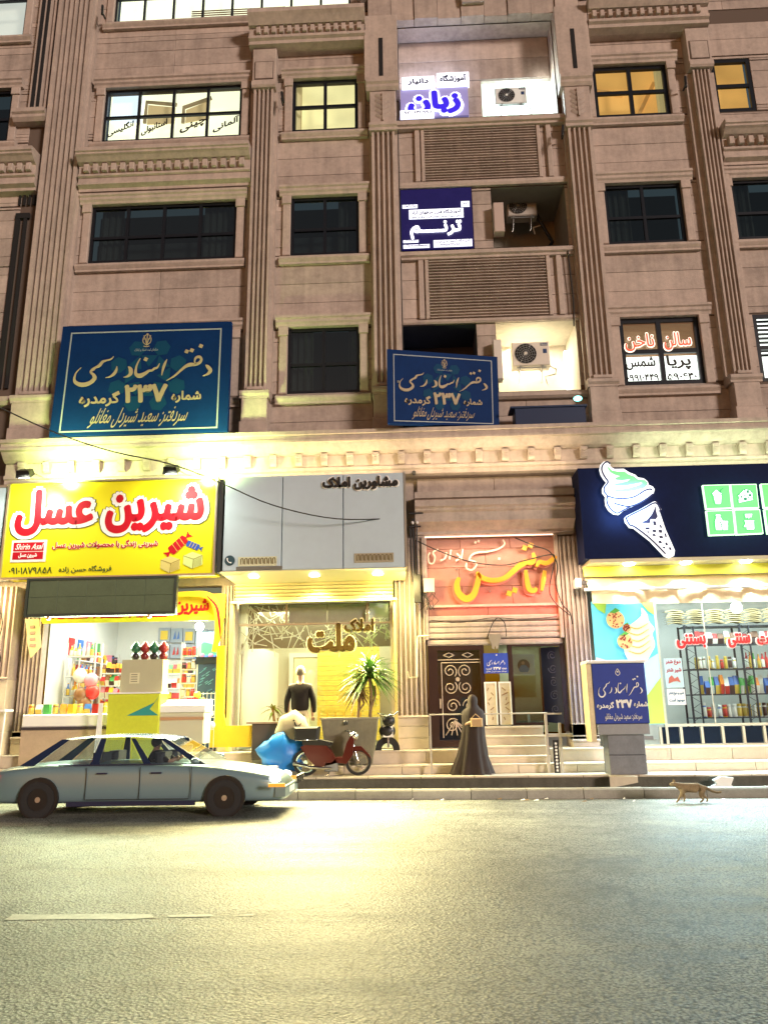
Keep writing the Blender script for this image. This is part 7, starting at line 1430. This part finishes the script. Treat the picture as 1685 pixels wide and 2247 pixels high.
P = thing('blue_bag', 'crumpled bright blue plastic bag under the beige sack', 'bag', (-2.75, 15.85, .31))
q = MB(); q.sphere((0, 0, 0), 1, 24, 16); q.xf(lambda a, b, c: (-2.72+a*.46*(1+.16*sin(6*a+5*c)+.08*sin(13*c)), 15.9+b*.22*(1+.15*sin(9*a)), .72+c*.40*(1+.14*sin(7*a+2)+.08*sin(12*a)))); q.build('bag_body', mat('blue_plastic', (.02, .20, .62), .3), P)
P = thing('white_bumper_box', 'low white plastic crate at the pavement edge left of the moped', 'crate', (-3.1, 15.65, .31)); MB().bev(-3.5, -2.75, 15.5, 15.8, .312, .52, .03).build('crate_body', WHP, P)
# white shape painted as reflections in the ditch and a wheel at the right edge
P = one(MB().poly([(5.2, .10), (5.32, .16), (5.26, .22), (5.4, .28), (5.62, .26), (5.56, .14), (5.66, .03), (5.5, .09), (5.36, .06)], 14.95, 15.05), 'plastic_litter', WHP, 'white crumpled plastic litter lying in the roadside ditch right of the cat', 'litter')  # flat white shape added for the bright reflections in the ditch
q = MB(); q.add([(3.42, 15.0, .3), (3.9, 14.9, .3), (3.9, 15.2, .31), (3.45, 15.22, .31), (3.42, 15.0, .1), (3.9, 14.9, .2)], [(0, 1, 2, 3), (4, 5, 1, 0)]); one(q, 'broken_slab', STONE3, 'chipped pavement slab edge beneath the blue cabinet', 'slab')
P = thing('loose_tyre', 'edge of a dark tyre lying on the road at the right border', 'tyre', (3.75, 7.5, 0)); MB().lathe((3.93, 7.55, 0.0), [(.1, .0), (.28, .0), (.31, .05), (.31, .14), (.28, .19), (.1, .19)], 28).build('rubber', RUB, P)

Q_ = [o for o in COL.objects if o.name == 'passing_car'][0]
CXo = CX
for s in (-1, 1):
    MB().box(CX+1.95, CX+2.2, CYc+s*.79-.02, CYc+s*.79+.02, .5, .56).build('indicator', mat('amber_lens', (.6, .25, .03), .3, emit=(1, .4, .05), es=.5), Q_)
q = MB(); [q.box(CX+2.30, CX+2.345, CYc-.36, CYc+.36, .52+k*.03, .535+k*.03) for k in range(5)]; q.build('grille', BLACK, Q_)
P = thing('person', 'driver in a dark top at the wheel of the silver blue car', 'person', (CX+.05, 13.2, 0)); dx, dy = CX+.0, 13.0-.1
skin('body', [(dx, dy, .62, .13, .11), (dx-.03, dy, .8, .14, .11), (dx-.02, dy, .92, .11, .09), (dx, dy, .98, .045), (dx+.02, dy, 1.04, .07, .08), (dx+.02, dy, 1.1, .06), (dx+.1, dy-.16, .88, .045), (dx+.28, dy-.16, .78, .035), (dx+.42, dy-.1, .86, .028), (dx+.1, dy+.16, .88, .045), (dx+.28, dy+.16, .78, .035), (dx+.42, dy+.1, .86, .028)], [(0, 1), (1, 2), (2, 3), (3, 4), (4, 5), (2, 6), (6, 7), (7, 8), (2, 9), (9, 10), (10, 11)], SKN, P)
skin('shirt', [(dx, dy, .60, .15, .13), (dx-.03, dy, .8, .16, .13), (dx-.02, dy, .91, .13, .1), (dx+.1, dy-.16, .88, .06), (dx+.28, dy-.16, .78, .05), (dx+.1, dy+.16, .88, .06), (dx+.28, dy+.16, .78, .05)], [(0, 1), (1, 2), (2, 3), (3, 4), (2, 5), (5, 6)], JKT, P)
MB().sphere((dx+.0, dy, 1.08), .088, 14, 10, (1, 1, 1)).build('hair', mat('black_hair', (.02, .015, .012), .7), P)
# litter and leaves in the gutter
random.seed(44)
for i in range(16):
    x_ = random.uniform(-1, 6.2); y_ = KY+SH*x_-random.uniform(.03, .5); q = MB(); w = random.uniform(.02, .05)
    q.add([(x_-w, y_-w*.4, .006), (x_+w, y_-w*.7, .012), (x_+w*.8, y_+w*.6, .03), (x_-w*.7, y_+w*.5, .01)], [(0, 1, 2, 3)])
    one(q, 'litter_scrap', (WHP, mat('brown_scrap', (.2, .13, .07), .8))[i % 2], 'tiny %s scrap of litter lying in the gutter' % ('white', 'brown')[i % 2], 'litter', 'scraps of litter in the gutter')
